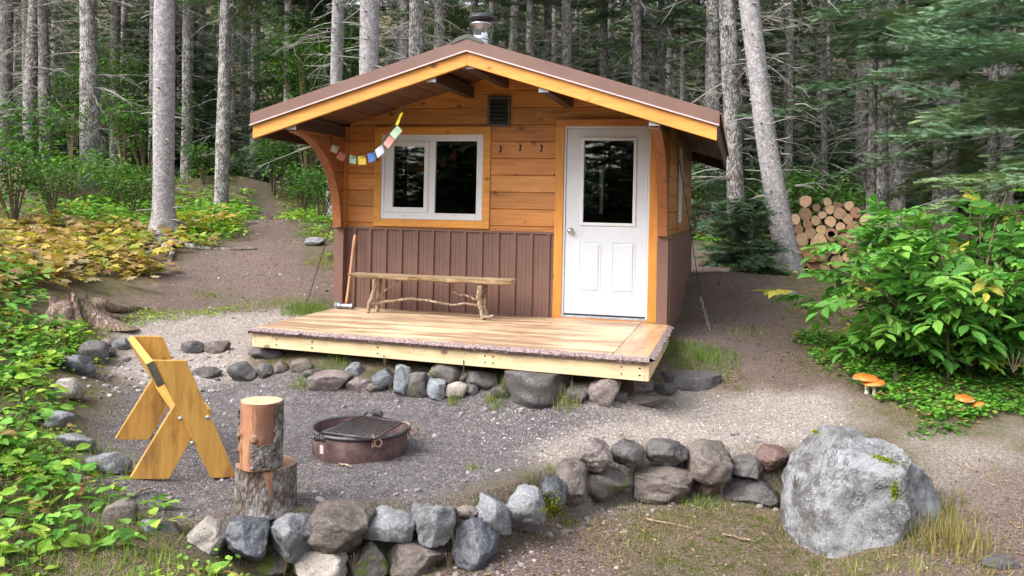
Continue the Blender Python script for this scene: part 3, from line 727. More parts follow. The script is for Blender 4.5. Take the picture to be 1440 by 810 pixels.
# openings
DX0, DX1, DZ0, DZ1 = -1.85, -.925, .59, 2.65
WX0, WX1, WZ0, WZ1 = -3.975, -2.765, 1.603, 2.562
def zline(px, py): return atY(px, py, YF).z
ROWH = .1865; ZR0 = zline(720, 318) 
def plank_wall(mb, x0, x1, y0, y1, zs, ztop, opens, rnd, along='x'):
    """rows of boards; the gable follows ztop(x)"""
    for k in range(len(zs) - 1):
        a, b_ = zs[k], zs[k + 1]
        spans = [(x0, x1, a, b_)]
        for (ox0, ox1, oz0, oz1) in opens:
            ns = []
            for s0, s1, sa, sb in spans:
                if ox1 <= s0 or ox0 >= s1 or oz1 <= sa or oz0 >= sb: ns.append((s0, s1, sa, sb)); continue
                if ox0 > s0: ns.append((s0, ox0, sa, sb))
                if ox1 < s1: ns.append((ox1, s1, sa, sb))
                if oz0 > sa: ns.append((max(s0, ox0), min(s1, ox1), sa, oz0))
                if oz1 < sb: ns.append((max(s0, ox0), min(s1, ox1), oz1, sb))
            spans = ns
        v = rnd.uniform(.78, 1.16); w_ = rnd.uniform(-.07, .07)
        mb.cur = (v, v * (1 + w_), v * (1 + 2 * w_))
        for s0, s1, sa, sb in spans:
            g_ = .007
            for q0, q1 in ((s0, min(s1, XP)), (max(s0, XP), s1)) if ztop else ((s0, s1),):
                if q1 - q0 < .01: continue
                ta, tb = (min(sb, ztop(q0)), min(sb, ztop(q1))) if ztop else (sb, sb)
                top = sb
                if ztop and max(ztop(q0), ztop(q1)) <= sa + .01: continue
                # polygon of the row below the slope
                P = [(q0, sa), (q1, sa)]
                zt = (lambda x: ztop(x)) if ztop else (lambda x: 99)
                z1_, z0_ = zt(q1), zt(q0)
                def xa(z): return q0 + (q1 - q0) * (z - z0_) / (z1_ - z0_ + 1e-9)
                if z1_ < sa: P[1] = (xa(sa), sa)
                elif z1_ < sb: P.append((q1, z1_))
                if z1_ < sb and z0_ > sb: P.append((xa(sb), sb))
                if z1_ >= sb: P.append((q1, sb))
                if z0_ >= sb: P.append((q0, sb))
                elif z0_ >= sa:
                    if z1_ >= sb: P.append((xa(sb), sb))
                    P.append((q0, z0_))
                else: P[0] = (xa(sa), sa); (P.append((xa(sb), sb)) if z1_ >= sb else None)
                cx_ = sum(p[0] for p in P) / len(P); cz_ = sum(p[1] for p in P) / len(P)
                if len(P) < 3: continue
                def sh(p, e): return (p[0], min(max(p[1], sa + e), sb - e))
                f0 = [(sh(p, g_)[0], y0, sh(p, g_)[1]) for p in P]; f1 = [(sh(p, .001)[0], y0 + .009, sh(p, .001)[1]) for p in P]; f2 = [(p[0], y1, p[1]) for p in f1 and [(q[0], q[2]) for q in f1]]
                n = len(P)
                mb._add(f0 + f1 + [(p[0], y1, p[2]) for p in f1], [tuple(range(n))] + [(i, n + i, n + (i + 1) % n, (i + 1) % n) for i in range(n)] + [(n + i, 2 * n + i, 2 * n + (i + 1) % n, n + (i + 1) % n) for i in range(n)] + [tuple(range(3 * n - 1, 2 * n - 1, -1))])
rr = random.Random(4)
zs = [ZW] + [ZR0 + ROWH * k for k in range(0, 12)]
mb = MB()
plank_wall(mb, XL + TH, XR - TH, YF, YF + .05, zs, lambda x: rz_(x) - .002, [(DX0, DX1, DZ0 - .1, DZ1), (WX0, WX1, WZ0, WZ1)], rr)
fw_ = mb.build('front_wall', MW['plank'], cabin)
# front skirting of ribbed metal
def ribbed(x0, x1, z0, z1, put, rib=.19, d=.024, w1=.030, w0=.046):
    """profile along u; put(u, off, z) -> point"""
    prof = []; u = x0
    pts = [(x0, 0)]
    k = 0; u = x0 + .1
    while u < x1 - .03:
        pts += [(u - w0 / 2, 0), (u - w1 / 2, d), (u + w1 / 2, d), (u + w0 / 2, 0)]
        mm = u + rib / 3 + .0
        for q in (u + rib * .4, u + rib * .64):
            if q + .012 < x1: pts += [(q - .006, 0), (q, .0035), (q + .006, 0)]
        u += rib
    pts = [p for p in pts if p[0] <= x1]; pts.append((x1, 0)); pts.sort(key=lambda p: p[0])
    V = [put(u, o, z) for z in (z0, z1) for u, o in pts]; n = len(pts)
    return V, [(i, i + 1, n + i + 1, n + i) for i in range(n - 1)]
mb = MB()
V, Fq = ribbed(XL + TH, DX0 - .095, ZD, ZW - .012, lambda u, o, z: (u, YF - .012 - o, z)); mb._add(V, Fq)
mb.box((XL + TH, YF - .034, ZW - .014), (DX0 - .095, YF + .01, ZW + .004))
mb.box((XL + TH, YF - .008, ZD), (DX0 - .095, YF + .05, ZW - .016))
for i in range(10):
    for z in (.72, 1.0, 1.36): 
        x = XL + TH + .05 + .27 * i
        if x < DX0 - .12: mb.tube([(x, YF - .013, z), (x, YF - .019, z)], .005, 6)
mb.build('front_skirting', MW['metal'], cabin)
# side walls
for sgn, x in ((-1, XL), (1, XR)):
    mb = MB(); rows = zs
    zt = rz_(x) + .0
    rs = random.Random(5)
    xi = x - sgn * TH
    for k in range(len(rows) - 1):
        a, b_ = rows[k], min(rows[k + 1], zt)
        if a >= zt: break
        v = rs.uniform(.78, 1.15); mb.cur = (v, v * .98, v * .96)
        segs = [(YF - .10, YB)]
        if sgn > 0 and a < 2.5 and b_ > 1.7: segs = [(YF - .10, 10.35), (10.95, YB)]
        for s0, s1 in segs:
            mb.box((x, s0, a + .003), (xi, s1, b_ - .003))
            mb.box((x + sgn * .006, s0 + .002, a + .016), (x - sgn * .01, s1 - .002, b_ - .016))
    mb.cur = (1, 1, 1)
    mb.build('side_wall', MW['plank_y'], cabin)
    mb = MB()
    V, Fq = ribbed(YF - .10, YB, ZD - .14, ZW - .012, lambda u, o, z: (x + sgn * (.006 + o), u, z)); mb._add(V, Fq)
    mb.box((x + sgn * .004, YF - .115, ZD - (.14 if sgn < 0 else .0)), (xi - sgn * .0, YF - .102, ZW - .004))
    mb.box((x + sgn * .03, YF - .12, ZW - .014), (xi, YB, ZW + .002))
    mb.box((x + sgn * .002, YF - .10, ZD - .14), (xi, YB, ZW - .016))
    mb.build('side_skirting', MW['metal'], cabin)
# corner flashing strips of the skirting, front faces (light brown)
# wing brackets with curved front edge
for sgn, x in ((-1, XL), (1, XR)):
    yb0 = YF - .10; yf_ = YO + .10
    xo = x - sgn * .02; xi = x - sgn * .095
    zt = rz_(x) - .05
    n = 16; pts = []
    zb = ZW + .01
    for i in range(n + 1):
        t = i / n; a = t * pi / 2
        yy = yf_ + (yb0 - .045 - yf_) * sin(a) ** 1.0; zz = (zt - .10) - (zt - .10 - zb) * (1 - cos(a)) ** 1.0
        pts.append((yy, zz))
    # pts go from the front top (yf_, zt-.1) curving to the wall bottom
    mb = MB(); rs = random.Random(8)
    rows = [z for z in zs if z < zt] + [zt]
    def yc(z):
        for (y0_, z0_), (y1_, z1_) in zip(pts[:-1], pts[1:]):
            if z1_ <= z <= z0_: return y0_ + (y1_ - y0_) * (z0_ - z) / (z0_ - z1_ + 1e-9)
        return yf_ if z > pts[0][1] else pts[-1][0]
    for a, b_ in zip(rows[:-1], rows[1:]):
        v = rs.uniform(.85, 1.15); mb.cur = (v, v, v)
        m_ = 7; zz = [a + .004 + (b_ - a - .008) * j / m_ for j in range(m_ + 1)]
        poly = [(xo, yb0 - .0, zz[0])] + [(xo, min(yc(z), yb0 - .004), z) for z in zz] + [(xo, yb0, zz[-1])]
        mb.prism(poly, (xi - xo, 0, 0))
        mb.box((xo - sgn * .012, max(yc(a + .01), yc(b_)) + .02, a - .006), (xi + sgn * .012, yb0, a + .006))
    mb.cur = (1, 1, 1)
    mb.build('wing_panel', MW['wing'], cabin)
    # curved facing rib along the cut
    mb = MB()
    for (p, q) in zip(pts[:-1], pts[1:]):
        mb.beam((x - sgn * .0575, p[0] - .02, p[1] - .004), (x - sgn * .0575, q[0] - .02, q[1] - .006), .10, .04, up=(0, -1, .2))
    mb.build('curved_rib', MW['wing'], cabin)
    mb = MB(); mb.box((x - sgn * .005, YO + .055, zt - .1), (x - sgn * .11, YO + .1, zt + .005)); mb.box((x - sgn * .012, YO + .1, zt - .09), (x - sgn * .10, YF, zt + .03))
    mb.build('wall_plate', MW['galv'] if 0 else MW['beamdark'], cabin)
    mb = MB(); mb.box((x - sgn * .002, YO + .048, zt - .10), (x - sgn * .105, YO + .054, zt + .0)); mb.build('plate_cap', MW['galv'], cabin)
# rear wall with a window
mb = MB(); RW = (-2.05, -1.25, 1.42, 2.3)
_a, _b = atY(819, 237, YB - .04), atY(848, 301, YB - .04); RW = (_a.x - .05, _b.x + .05, _b.z - .05, _a.z + .05); print('RW', RW)
for bx in (((XL + TH, YB - .1, ZD - .14), (RW[0], YB, 2.45)), ((RW[1], YB - .1, ZD - .14), (XR - TH, YB, 2.45)), ((RW[0], YB - .1, ZD - .14), (RW[1], YB, RW[2])), ((RW[0], YB - .1, RW[3]), (RW[1], YB, 2.45))): mb.box(*bx)
mb.prism([(XL + TH, YB - .1, 2.455), (XR - TH, YB - .1, 2.455), (XR - TH, YB - .1, rz_(XR) - .01), (XP, YB - .1, rz_(XP) - .02), (XL + TH, YB - .1, rz_(XL) - .01)], (0, .1, 0))
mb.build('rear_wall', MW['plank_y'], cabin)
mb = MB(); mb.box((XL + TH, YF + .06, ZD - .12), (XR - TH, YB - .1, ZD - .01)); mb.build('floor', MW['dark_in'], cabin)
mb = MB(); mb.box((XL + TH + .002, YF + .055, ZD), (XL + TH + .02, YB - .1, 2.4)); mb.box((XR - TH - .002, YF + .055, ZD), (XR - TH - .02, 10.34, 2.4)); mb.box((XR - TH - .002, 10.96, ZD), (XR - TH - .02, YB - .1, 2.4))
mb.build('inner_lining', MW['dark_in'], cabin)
# sill beams and piers under the cabin
mb = MB()
for x in (XL + .1, XR - .1): mb.box((x - .07, YF + .0, ZD - .30), (x + .07, YB - .05, ZD - .145))
mb.build('sill_beam', MW['beamdark'], cabin)
for x in (XL + .1, XC, XR - .1):
    for y in (YF + .25, 11.3, YB - .25):
        z0 = g(x, y) - .1
        if z0 < ZD - .31:
            mb = MB(); mb.box((x - .09, y - .09, z0), (x + .09, y + .09, ZD - .302)); mb.build('pier', MW['beamdark'], cabin)
# roof
RT = .03
roofmb = MB()
for sgn, xe in ((-1, EL), (1, ER)):
    z0, z1 = rz_(XP), rz_(xe)
    # soffit deck
    mb = MB(); nb = 9
    for k in range(nb):
        xa = XP + (xe - XP) * k / nb; xb = XP + (xe - XP) * (k + 1) / nb; e = (xb - xa) * .03
        v = rr.uniform(.8, 1.2); mb.cur = (v, v, v)
        mb.hexa([(xa + e, YO + .05, rz_(xa + e)), (xb - e, YO + .05, rz_(xb - e)), (xb - e, YR, rz_(xb - e)), (xa + e, YR, rz_(xa + e)),
                 (xa, YO + .05, rz_(xa) + .025), (xb, YO + .05, rz_(xb) + .025), (xb, YR, rz_(xb) + .025), (xa, YR, rz_(xa) + .025)])
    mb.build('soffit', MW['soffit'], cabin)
    # fascia board
    mb = MB(); P = [(XP, YO, fz(XP)), (xe, YO, fz(xe)), (xe, YO, fz(xe) + FH), (XP, YO, fz(XP) + FH)]
    mb.prism([Vector(p) for p in P], (0, .045, 0))
    mb.build('fascia_board', MW['fascia'], cabin, bevel=.004)
    # metal gable trim
    mb = MB()
    z_ = fz(XP) + FH; ze = fz(xe) + FH; o = sgn * .02
    mb.prism([(XP, YO - .022, z_ + .004), (xe + o, YO - .022, ze + .004), (xe + o, YO - .022, ze + MH), (XP, YO - .022, z_ + MH)], (0, .08, 0))
    mb.build('gable_trim', MW['metal'], cabin)
    mb = MB(); mb.beam((XP, YO - .026, z_ + .0), (xe + o, YO - .026, ze + .0), .02, .012); mb.build('drip_edge', MW['metal_light'], cabin)
    # ribbed metal sheet
    mb = MB(); zt0 = z_ + MH - .012; ztE = ze + MH - .012; L = Vector((xe + sgn * .04 - XP, 0, ztE - zt0)).length
    nrm = Vector((sgn * SLP, 0, 1)).normalized(); dr = Vector((sgn, 0, -SLP)).normalized()
    pts = [(YO + .0, 0)]; y = YO + .12
    while y < YR - .05:
        pts += [(y - .03, 0), (y - .015, .02), (y + .015, .02), (y + .03, 0)]; y += .23
    pts.append((YR + .03, 0)); n = len(pts)
    base = Vector((XP, 0, zt0)); V = []
    for d_ in (0, L):
        for y, o2 in pts: q = base + dr * d_ + nrm * o2; V.append((q.x, y, q.z))
    for d_ in (0, L):
        for y, o2 in pts: q = base + dr * d_ + nrm * (o2 - .012); V.append((q.x, y, q.z))
    mb._add(V, [(i, i + 1, n + i + 1, n + i) for i in range(n - 1)] + [(2 * n + i, 3 * n + i, 3 * n + i + 1, 2 * n + i + 1) for i in range(n - 1)] + [(n + i, n + i + 1, 3 * n + i + 1, 3 * n + i) for i in range(n - 1)])
    mb.build('roof', MW['metal'], cabin)
    # eave board closing the ends
    mb = MB(); mb.hexa([(xe - sgn * .03, YO + .05, fz(xe) + .02), (xe, YO + .05, fz(xe) + .02), (xe, YR, fz(xe) + .02), (xe - sgn * .03, YR, fz(xe) + .02),
                       (xe - sgn * .03, YO + .05, fz(xe) + FH + .1), (xe, YO + .05, fz(xe) + FH + .1), (xe, YR, fz(xe) + FH + .1), (xe - sgn * .03, YR, fz(xe) + FH + .1)])
    mb.build('eave_board', MW['beamdark'], cabin)
    # rear fascia
    mb = MB(); P = [(XP, YR, fz(XP)), (xe, YR, fz(xe)), (xe, YR, fz(xe) + FH + .1), (XP, YR, fz(XP) + FH + .1)]
    mb.prism([Vector(p) for p in P], (0, -.04, 0)); mb.build('fascia_board', MW['beamdark'], cabin)
# ridge cap
mb = MB(); zc = fz(XP) + FH + MH
for sgn in (-1, 1):
    P = [(XP, zc + .035), (XP + sgn * .10, zc + .03 - .10 * SLP * .8), (XP + sgn * .16, zc - .16 * SLP + .004), (XP + sgn * .16, zc - .16 * SLP - .01), (XP, zc - .002)]
    mb.prism([(x, YO - .03, z) for x, z in P], (0, YR - YO + .05, 0))
mb.build('ridge_cap', MW['vent'], cabin)
# projecting purlins
for px, py, w_, h_ in ((704, 0, .11, .14), (590, 0, .11, .14), (786, 0, .11, .14)):
    pass
PUR = [(XP + .02, .13), (atY(607, 118, YO + .06).x, .13), (atY(765, 122, YO + .06).x, .13)]
for x, h_ in PUR:
    zt = rz_(x) - .005 - (.03 if abs(x - XP) > .3 else .02)
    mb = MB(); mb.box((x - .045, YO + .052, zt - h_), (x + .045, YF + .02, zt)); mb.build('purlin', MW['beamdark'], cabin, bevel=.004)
    mb = MB(); mb.box((x - .048, YO + .046, zt - h_ - .002), (x + .048, YO + .0515, zt - h_ + .055)); mb.build('purlin_cap', MW['galv'], cabin)
# stove pipe
pc = atD(676, 70, 10.15)
mb = MB(); mb.smooth = True; zb = pc.z - .5
mb.lathe([(.092, zb - pc.z), (.092, .115), (.088, .12), (.088, .27), (.125, .285), (.13, .30), (.09, .305), (.0, .305)], pc, 28)
pipe = mb.build('stove_pipe', MW['steel'], cabin)
mb = MB(); mb.smooth = True
mb.lathe([(0, .345), (.13, .335), (.155, .355), (.15, .375), (.10, .415), (.0, .43)], pc, 28); 
cap = mb.build('pipe_cap', MW['black'], cabin)
mb = MB(); 
for k in range(4): a = k * pi / 2 + .5; mb.tube([(pc.x + .08 * cos(a), pc.y + .08 * sin(a), pc.z + .29), (pc.x + .1 * cos(a), pc.y + .1 * sin(a), pc.z + .36)], .007, 6)
mb.box((pc.x - .052, pc.y - .0915, pc.z + .155), (pc.x + .03, pc.y - .0885, pc.z + .22))
mb.build('pipe_band', MW['black'], cabin)
mb = MB(); mb.smooth = True; mb.lathe([(.094, .108), (.1, .112), (.1, .125), (.094, .13)], pc, 28); mb.build('pipe_collar', MW['steel'], cabin)
# door
def casing(mb, x0, x1, z0, z1, w_, yy, d, bottom=True):
    mb.prism([(x0 - w_, yy, z0 - (w_ if bottom else 0)), (x0, yy, z0), (x0, yy, z1), (x0 - w_, yy, z1 + w_)], (0, d, 0))
    mb.prism([(x1, yy, z0), (x1 + w_, yy, z0 - (w_ if bottom else 0)), (x1 + w_, yy, z1 + w_), (x1, yy, z1)], (0, d, 0))
trim = MB(); w_ = .093
trim.box((DX0 - w_, YF - .026, ZD), (DX0, YF + .0, DZ1 + .0)); trim.box((DX1, YF - .026, ZD), (XR - TH, YF + .0, DZ1 + .0))
trim.build('door_casing', MW['trim_z'], cabin, bevel=.003)
mb = MB(); mb.box((DX0 - w_, YF - .026, DZ1 + .003), (XR - TH - .0, YF, DZ1 + .075)); mb.build('door_head_casing', MW['plank'], cabin, bevel=.003); mb = MB(); mb.box((DX0 - .0, YF - .035, ZD - .0), (DX1, YF, ZD + .012)); mb.build('door_sill_trim', MW['plank'], cabin)
mb = MB()
mb.box((DX0, YF - .008, DZ0), (DX0 + .022, YF + .09, DZ1)); mb.box((DX1 - .022, YF - .008, DZ0), (DX1, YF + .09, DZ1)); mb.box((DX0 + .0225, YF - .008, DZ1 - .022), (DX1 - .0225, YF + .09, DZ1))
mb.build('door_jamb', MW['white'], cabin, bevel=.002)
mb = MB(); mb.box((DX0 + .001, YF - .03, DZ0 - .003), (DX1 - .001, YF + .09, DZ0 + .022)); mb.build('threshold', MW['galv'], cabin, bevel=.003)
x0, x1, z0, z1 = DX0 + .026, DX1 - .026, DZ0 + .04, DZ1 - .026
gx0, gx1 = atY(821, 250, YF).x, atY(890.5, 250, YF).x; gz1, gz0 = atY(855, 197.5, YF).z, atY(855, 313.5, YF).z
yd = YF + .008; mb = MB()
mb.box((x0, yd, z0), (gx0, yd + .044, z1)); mb.box((gx1, yd, z0), (x1, yd + .044, z1)); mb.box((gx0, yd, z0), (gx1, yd + .044, gz0)); mb.box((gx0, yd, gz1), (gx1, yd + .044, z1))
door = mb.build('door', MW['door'], cabin)
mb = MB(); f_ = .034
for a, b_ in (((gx0 - f_, gz0 - f_), (gx0, gz1 + f_)), ((gx1, gz0 - f_), (gx1 + f_, gz1 + f_)), ((gx0, gz0 - f_), (gx1, gz0)), ((gx0, gz1), (gx1, gz1 + f_))):
    mb.box((a[0], yd - .014, a[1]), (b_[0], yd - .001, b_[1]))
mb.build('glass_frame', MW['white'], door, bevel=.006)
def pane(x0, x1, z0, z1, y, par, name='pane'):
    mb = MB(); mb.box((x0, y, z0), (x1, y + .005, z1)); return mb.build(name, MGLASS, par)
m, nt, b = newmat('window_glass'); out = nt.nodes['Material Output']
tr = nt.nodes.new('ShaderNodeBsdfTransparent'); tr.inputs[0].default_value = (.62, .66, .65, 1); gl = nt.nodes.new('ShaderNodeBsdfGlossy'); gl.inputs['Roughness'].default_value = .01
fr = nt.nodes.new('ShaderNodeFresnel'); fr.inputs[0].default_value = 1.85
mx = nt.nodes.new('ShaderNodeMixShader'); nt.links.new(fr.outputs[0], mx.inputs[0]); nt.links.new(tr.outputs[0], mx.inputs[1]); nt.links.new(gl.outputs[0], mx.inputs[2]); nt.links.new(mx.outputs[0], out.inputs[0])
MGLASS = m
pane(gx0, gx1, gz0, gz1, yd + .015, door)
def panel(mb, a, b_, c, d):   # raised panel: outer bead + raised field
    for s_, y_ in ((0, .005), ):
        mb.box((a, yd - .005, c), (a + .014, yd - .0005, d)); mb.box((b_ - .014, yd - .005, c), (b_, yd - .0005, d)); mb.box((a + .0145, yd - .005, c), (b_ - .0145, yd - .0005, c + .014)); mb.box((a + .0145, yd - .005, d - .014), (b_ - .0145, yd - .0005, d))
    e = .034
    mb._add([(a + .02, yd - .0005, c + .02), (b_ - .02, yd - .0005, c + .02), (b_ - .02, yd - .0005, d - .02), (a + .02, yd - .0005, d - .02),
             (a + e, yd - .009, c + e), (b_ - e, yd - .009, c + e), (b_ - e, yd - .009, d - e), (a + e, yd - .009, d - e)],
            [(4, 5, 6, 7), (0, 1, 5, 4), (1, 2, 6, 5), (2, 3, 7, 6), (3, 0, 4, 7)])
for pxa, pxb in ((812.8, 844.5), (859.5, 893)):
    mb = MB(); panel(mb, atY(pxa, 375, YF).x, atY(pxb, 375, YF).x, atY(850, 412.5, YF).z, atY(850, 339.5, YF).z); mb.build('raised_panel', MW['door'], door, bevel=.002)
kp = atY(802.5, 324.3, YF); mb = MB(); mb.smooth = True
def ylathe(mb, prof, c, n=20):
    V = []
    for r_, d_ in prof:
        for k in range(n): V.append((c[0] + r_ * cos(2 * pi * k / n), c[1] - d_, c[2] + r_ * sin(2 * pi * k / n)))
    mb._add(V, [(i * n + k, i * n + (k + 1) % n, (i + 1) * n + (k + 1) % n, (i + 1) * n + k) for i in range(len(prof) - 1) for k in range(n)])
ylathe(mb, [(.034, 0), (.034, .006), (.03, .01), (.012, .012), (.012, .03), (.026, .038), (.030, .052), (.024, .064), (0, .068)], (kp.x, yd, kp.z)); mb.build('door_knob', MW['chrome'], door)
mb = MB(); mb.box((x0, yd - .004, z0 - .012), (x1, yd + .04, z0 - .001)); mb.build('door_sweep', MW['gasket'], door)
# window
mb = MB(); cw = .085
casing(mb, WX0, WX1, WZ0, WZ1, cw, YF - .024, .024)
mb.prism([(WX0 - cw, YF - .024, WZ1 + cw), (WX0 + .001, YF - .024, WZ1 + .001), (WX1 - .001, YF - .024, WZ1 + .001), (WX1 + cw, YF - .024, WZ1 + cw)], (0, .023, 0))
mb.prism([(WX0 - cw, YF - .024, WZ0 - cw), (WX1 + cw, YF - .024, WZ0 - cw), (WX1 - .001, YF - .024, WZ0 - .001), (WX0 + .001, YF - .024, WZ0 - .001)], (0, .023, 0))
mb.build('window_casing', MW['trim'], cabin, bevel=.002)
pl = [atY(553.5, 240, YF).x, atY(597, 240, YF).x, atY(575, 205.5, YF).z, atY(575, 291.5, YF).z]
pr = [atY(612.5, 240, YF).x, atY(670.5, 240, YF).x, atY(640, 198.6, YF).z, atY(640, 300.3, YF).z]
mb = MB(); y0, y1 = YF - .012, YF + .05
mb.box((WX0, y0, WZ0), (WX0 + .04, y1, WZ1)); mb.box((pr[1], y0, WZ0), (WX1, y1, WZ1)); mb.box((WX0 + .0405, y0, WZ0), (pr[1] - .0005, y1, pr[3])); mb.box((WX0 + .0405, y0, pr[2]), (pr[1] - .0005, y1, WZ1))
xm = atY(603.5, 240, YF).x; mb.box((xm, y0, pr[3]), (pr[0], y1, pr[2]))
win = mb.build('window', MW['white'], cabin, bevel=.004)
mb = MB(); a0, a1 = WX0 + .045, xm - .003; c0_, c1_ = pr[3] + .002, pr[2] - .002; y0 -= .006
mb.box((a0, y0, c0_), (pl[0], y1 - .01, c1_)); mb.box((pl[1], y0, c0_), (a1, y1 - .01, c1_)); mb.box((pl[0], y0, c0_), (pl[1], y1 - .01, pl[3])); mb.box((pl[0], y0, pl[2]), (pl[1], y1 - .01, c1_))
mb.build('sash', MW['white'], win, bevel=.004)
pane(pl[0], pl[1], pl[3], pl[2], YF + .01, win); pane(pr[0], pr[1], pr[3], pr[2], YF + .01, win)
mb = MB(); 
for px in (570, 639): p = atY(px, 303.5, YF); mb.box((p.x - .012, YF - .0125, p.z - .003), (p.x + .012, YF - .0118, p.z + .002))
mb.build('weep_slot', MW['gasket'], win)
# side window (edge on) on the right wall
mb = MB(); 
for a, b_ in (((10.35, 1.62), (10.42, 2.52)), ((10.88, 1.62), (10.95, 2.52)), ((10.42, 1.62), (10.88, 1.69)), ((10.42, 2.45), (10.88, 2.52))): mb.box((XR - .06, a[0], a[1]), (XR + .022, b_[0], b_[1]))
sw = mb.build('side_window', MW['white'], cabin, bevel=.003)
mb = MB(); mb.box((XR - .03, 10.42, 1.69), (XR - .025, 10.88, 2.45)); mb.build('pane', MGLASS, sw)
mb = MB(); 
for a, b_ in (((10.27, 1.53), (10.345, 2.6)), ((10.955, 1.53), (11.03, 2.6)), ((10.3455, 1.53), (10.9545, 1.615)), ((10.3455, 2.525), (10.9545, 2.6))): mb.box((XR - .0, a[0], a[1]), (XR + .024, b_[0], b_[1]))
mb.build('side_window_casing', MW['plank_y'], cabin)
mb = MB(); mb.box((RW[0], YB - .06, RW[2]), (RW[0] + .05, YB - .02, RW[3])); mb.box((RW[1] - .05, YB - .06, RW[2]), (RW[1], YB - .02, RW[3])); mb.box((RW[0] + .05, YB - .06, RW[2]), (RW[1] - .05, YB - .02, RW[2] + .05)); mb.box((RW[0] + .05, YB - .06, RW[3] - .05), (RW[1] - .05, YB - .02, RW[3]))
mb.build('rear_window', MW['white'], cabin)
# gable vent
vx0, vx1 = atY(686.5, 155, YF).x, atY(718.5, 155, YF).x; vz1, vz0 = atY(702, 136, YF).z, atY(702, 178.5, YF).z
mb = MB(); t_ = .03
mb.box((vx0, YF - .03, vz0), (vx0 + t_, YF, vz1)); mb.box((vx1 - t_, YF - .03, vz0), (vx1, YF, vz1)); mb.box((vx0 + t_, YF - .03, vz0), (vx1 - t_, YF, vz0 + t_)); mb.box((vx0 + t_, YF - .03, vz1 - t_), (vx1 - t_, YF, vz1))
vent = mb.build('gable_vent', MW['vent'], cabin, bevel=.002)
mb = MB(); mb.box((vx0 + t_, YF - .003, vz0 + t_), (vx1 - t_, YF - .001, vz1 - t_)); mb.build('vent_screen', MW['gasket'], vent)
for k in range(6):
    z = vz0 + t_ + (vz1 - vz0 - 2 * t_) * (k + .5) / 6; mb = MB()
    mb.hexa([(vx0 + t_, YF - .034, z - .014), (vx1 - t_, YF - .034, z - .014), (vx1 - t_, YF - .004, z + .012), (vx0 + t_, YF - .004, z + .012),
             (vx0 + t_, YF - .034, z - .009), (vx1 - t_, YF - .034, z - .009), (vx1 - t_, YF - .004, z + .017), (vx0 + t_, YF - .004, z + .017)])
    mb.build('slat', MW['vent'], vent)
# coat hooks
for px, py in ((704.5, 210), (732, 208), (762, 209)):
    p = atY(px, py, YF); mb = MB(); mb.smooth = True
    ylathe(mb, [(.012, 0), (.012, .006), (0, .007)], (p.x, YF, p.z + .02), 10)
    mb.tube([(p.x, YF - .004, p.z + .02), (p.x, YF - .03, p.z + .03), (p.x, YF - .045, p.z + .045)], .005, 6)
    mb.tube([(p.x, YF - .004, p.z + .01), (p.x + .002, YF - .012, p.z - .02), (p.x, YF - .04, p.z - .038), (p.x - .002, YF - .05, p.z - .015)], .005, 6)
    mb.build('coat_hook', MW['black'], cabin)

# ------------------------------------------------------------------ deck
FLp, FRp = atZ(350, 461, ZD), atZ(908, 504, ZD)
x0, x1 = FLp.x, XR + .03
yl, yr = FLp.y, FRp.y
deck = thing('porch_deck', ((x0 + x1) / 2, 8.1, .3), 'pale wooden porch deck with a bark covered front edge in front of the cabin', 'deck')
def yfr(x): return yl + (yr - yl) * (x - x0) / (x1 - x0)
mb = MB(); nb = 11; ya, yb_ = YF - .012, None
T = .045
for k in range(nb):
    t0, t1 = k / nb, (k + 1) / nb; v = rr.uniform(.9, 1.1); mb.cur = (v, v * .99, v * .97)
    def yy(x, t): return (YF - .012) + (yfr(x) + .05 - (YF - .012)) * t
    xa, xb = x0 + .02, x1 - .30; e = .0055
    mb.hexa([(xa, yy(xa, t1) + e, ZD - T), (xb, yy(xb, t1) + e, ZD - T), (xb, yy(xb, t0) - e, ZD - T), (xa, yy(xa, t0) - e, ZD - T),
             (xa, yy(xa, t1) + e, ZD), (xb, yy(xb, t1) + e, ZD), (xb, yy(xb, t0) - e, ZD), (xa, yy(xa, t0) - e, ZD)])
mb.build('floor_boards', MW['deck'], deck, bevel=.004)
mb = MB(); xa, xb = x1 - .294, x1
mb.hexa([(xa, yfr(xa) + .05, ZD - T), (xb, yfr(xb) + .05, ZD - T), (xb, YF - .13, ZD - T), (xa, YF - .02, ZD - T), (xa, yfr(xa) + .05, ZD + .001), (xb, yfr(xb) + .05, ZD + .001), (xb, YF - .13, ZD + .001), (xa, YF - .02, ZD + .001)])
mb.build('end_board', MW['deck_y'], deck, bevel=.004)
# live edge strip with irregular front
def wavy(mb, A, B, inward, n, amp, zt, zb, seed):
    A = Vector(A); B = Vector(B); inw = Vector(inward); r = random.Random(seed); V = []
    for i in range(n + 1):
        p = A.lerp(B, i / n); 
        for (q, z) in ((.0, zt + .001), (-.035 + amp * (r.random() - .5), zt - .012), (-.05 + amp * (r.random() - .5) * 1.6, (zt + zb) / 2), (-.02 + amp * (r.random() - .5), zb), (.0, zb)):
            pp = p - inw * q * -1; V.append((pp.x, pp.y, z + (r.random() - .5) * .006))
    Fq = []
    for i in range(n):
        for k in range(5): Fq.append((i * 5 + k, (i + 1) * 5 + k, (i + 1) * 5 + (k + 1) % 5, i * 5 + (k + 1) % 5))
    mb._add(V, Fq)
mb = MB(); wavy(mb, (x0 - .02, yl + .049, 0), (x1 + .01, yr + .049, 0), (0, 1, 0), 150, .018, ZD, ZD - .055, 3); mb.build('bark_edge', MW['liveedge'], deck)
mb = MB(); wavy(mb, (x1 + .0, yfr(x1) + .05, 0), (x1 + .0, YF - .13, 0), (-1, 0, 0), 80, .014, ZD, ZD - .04, 4); mb.build('bark_edge', MW['liveedge'], deck)
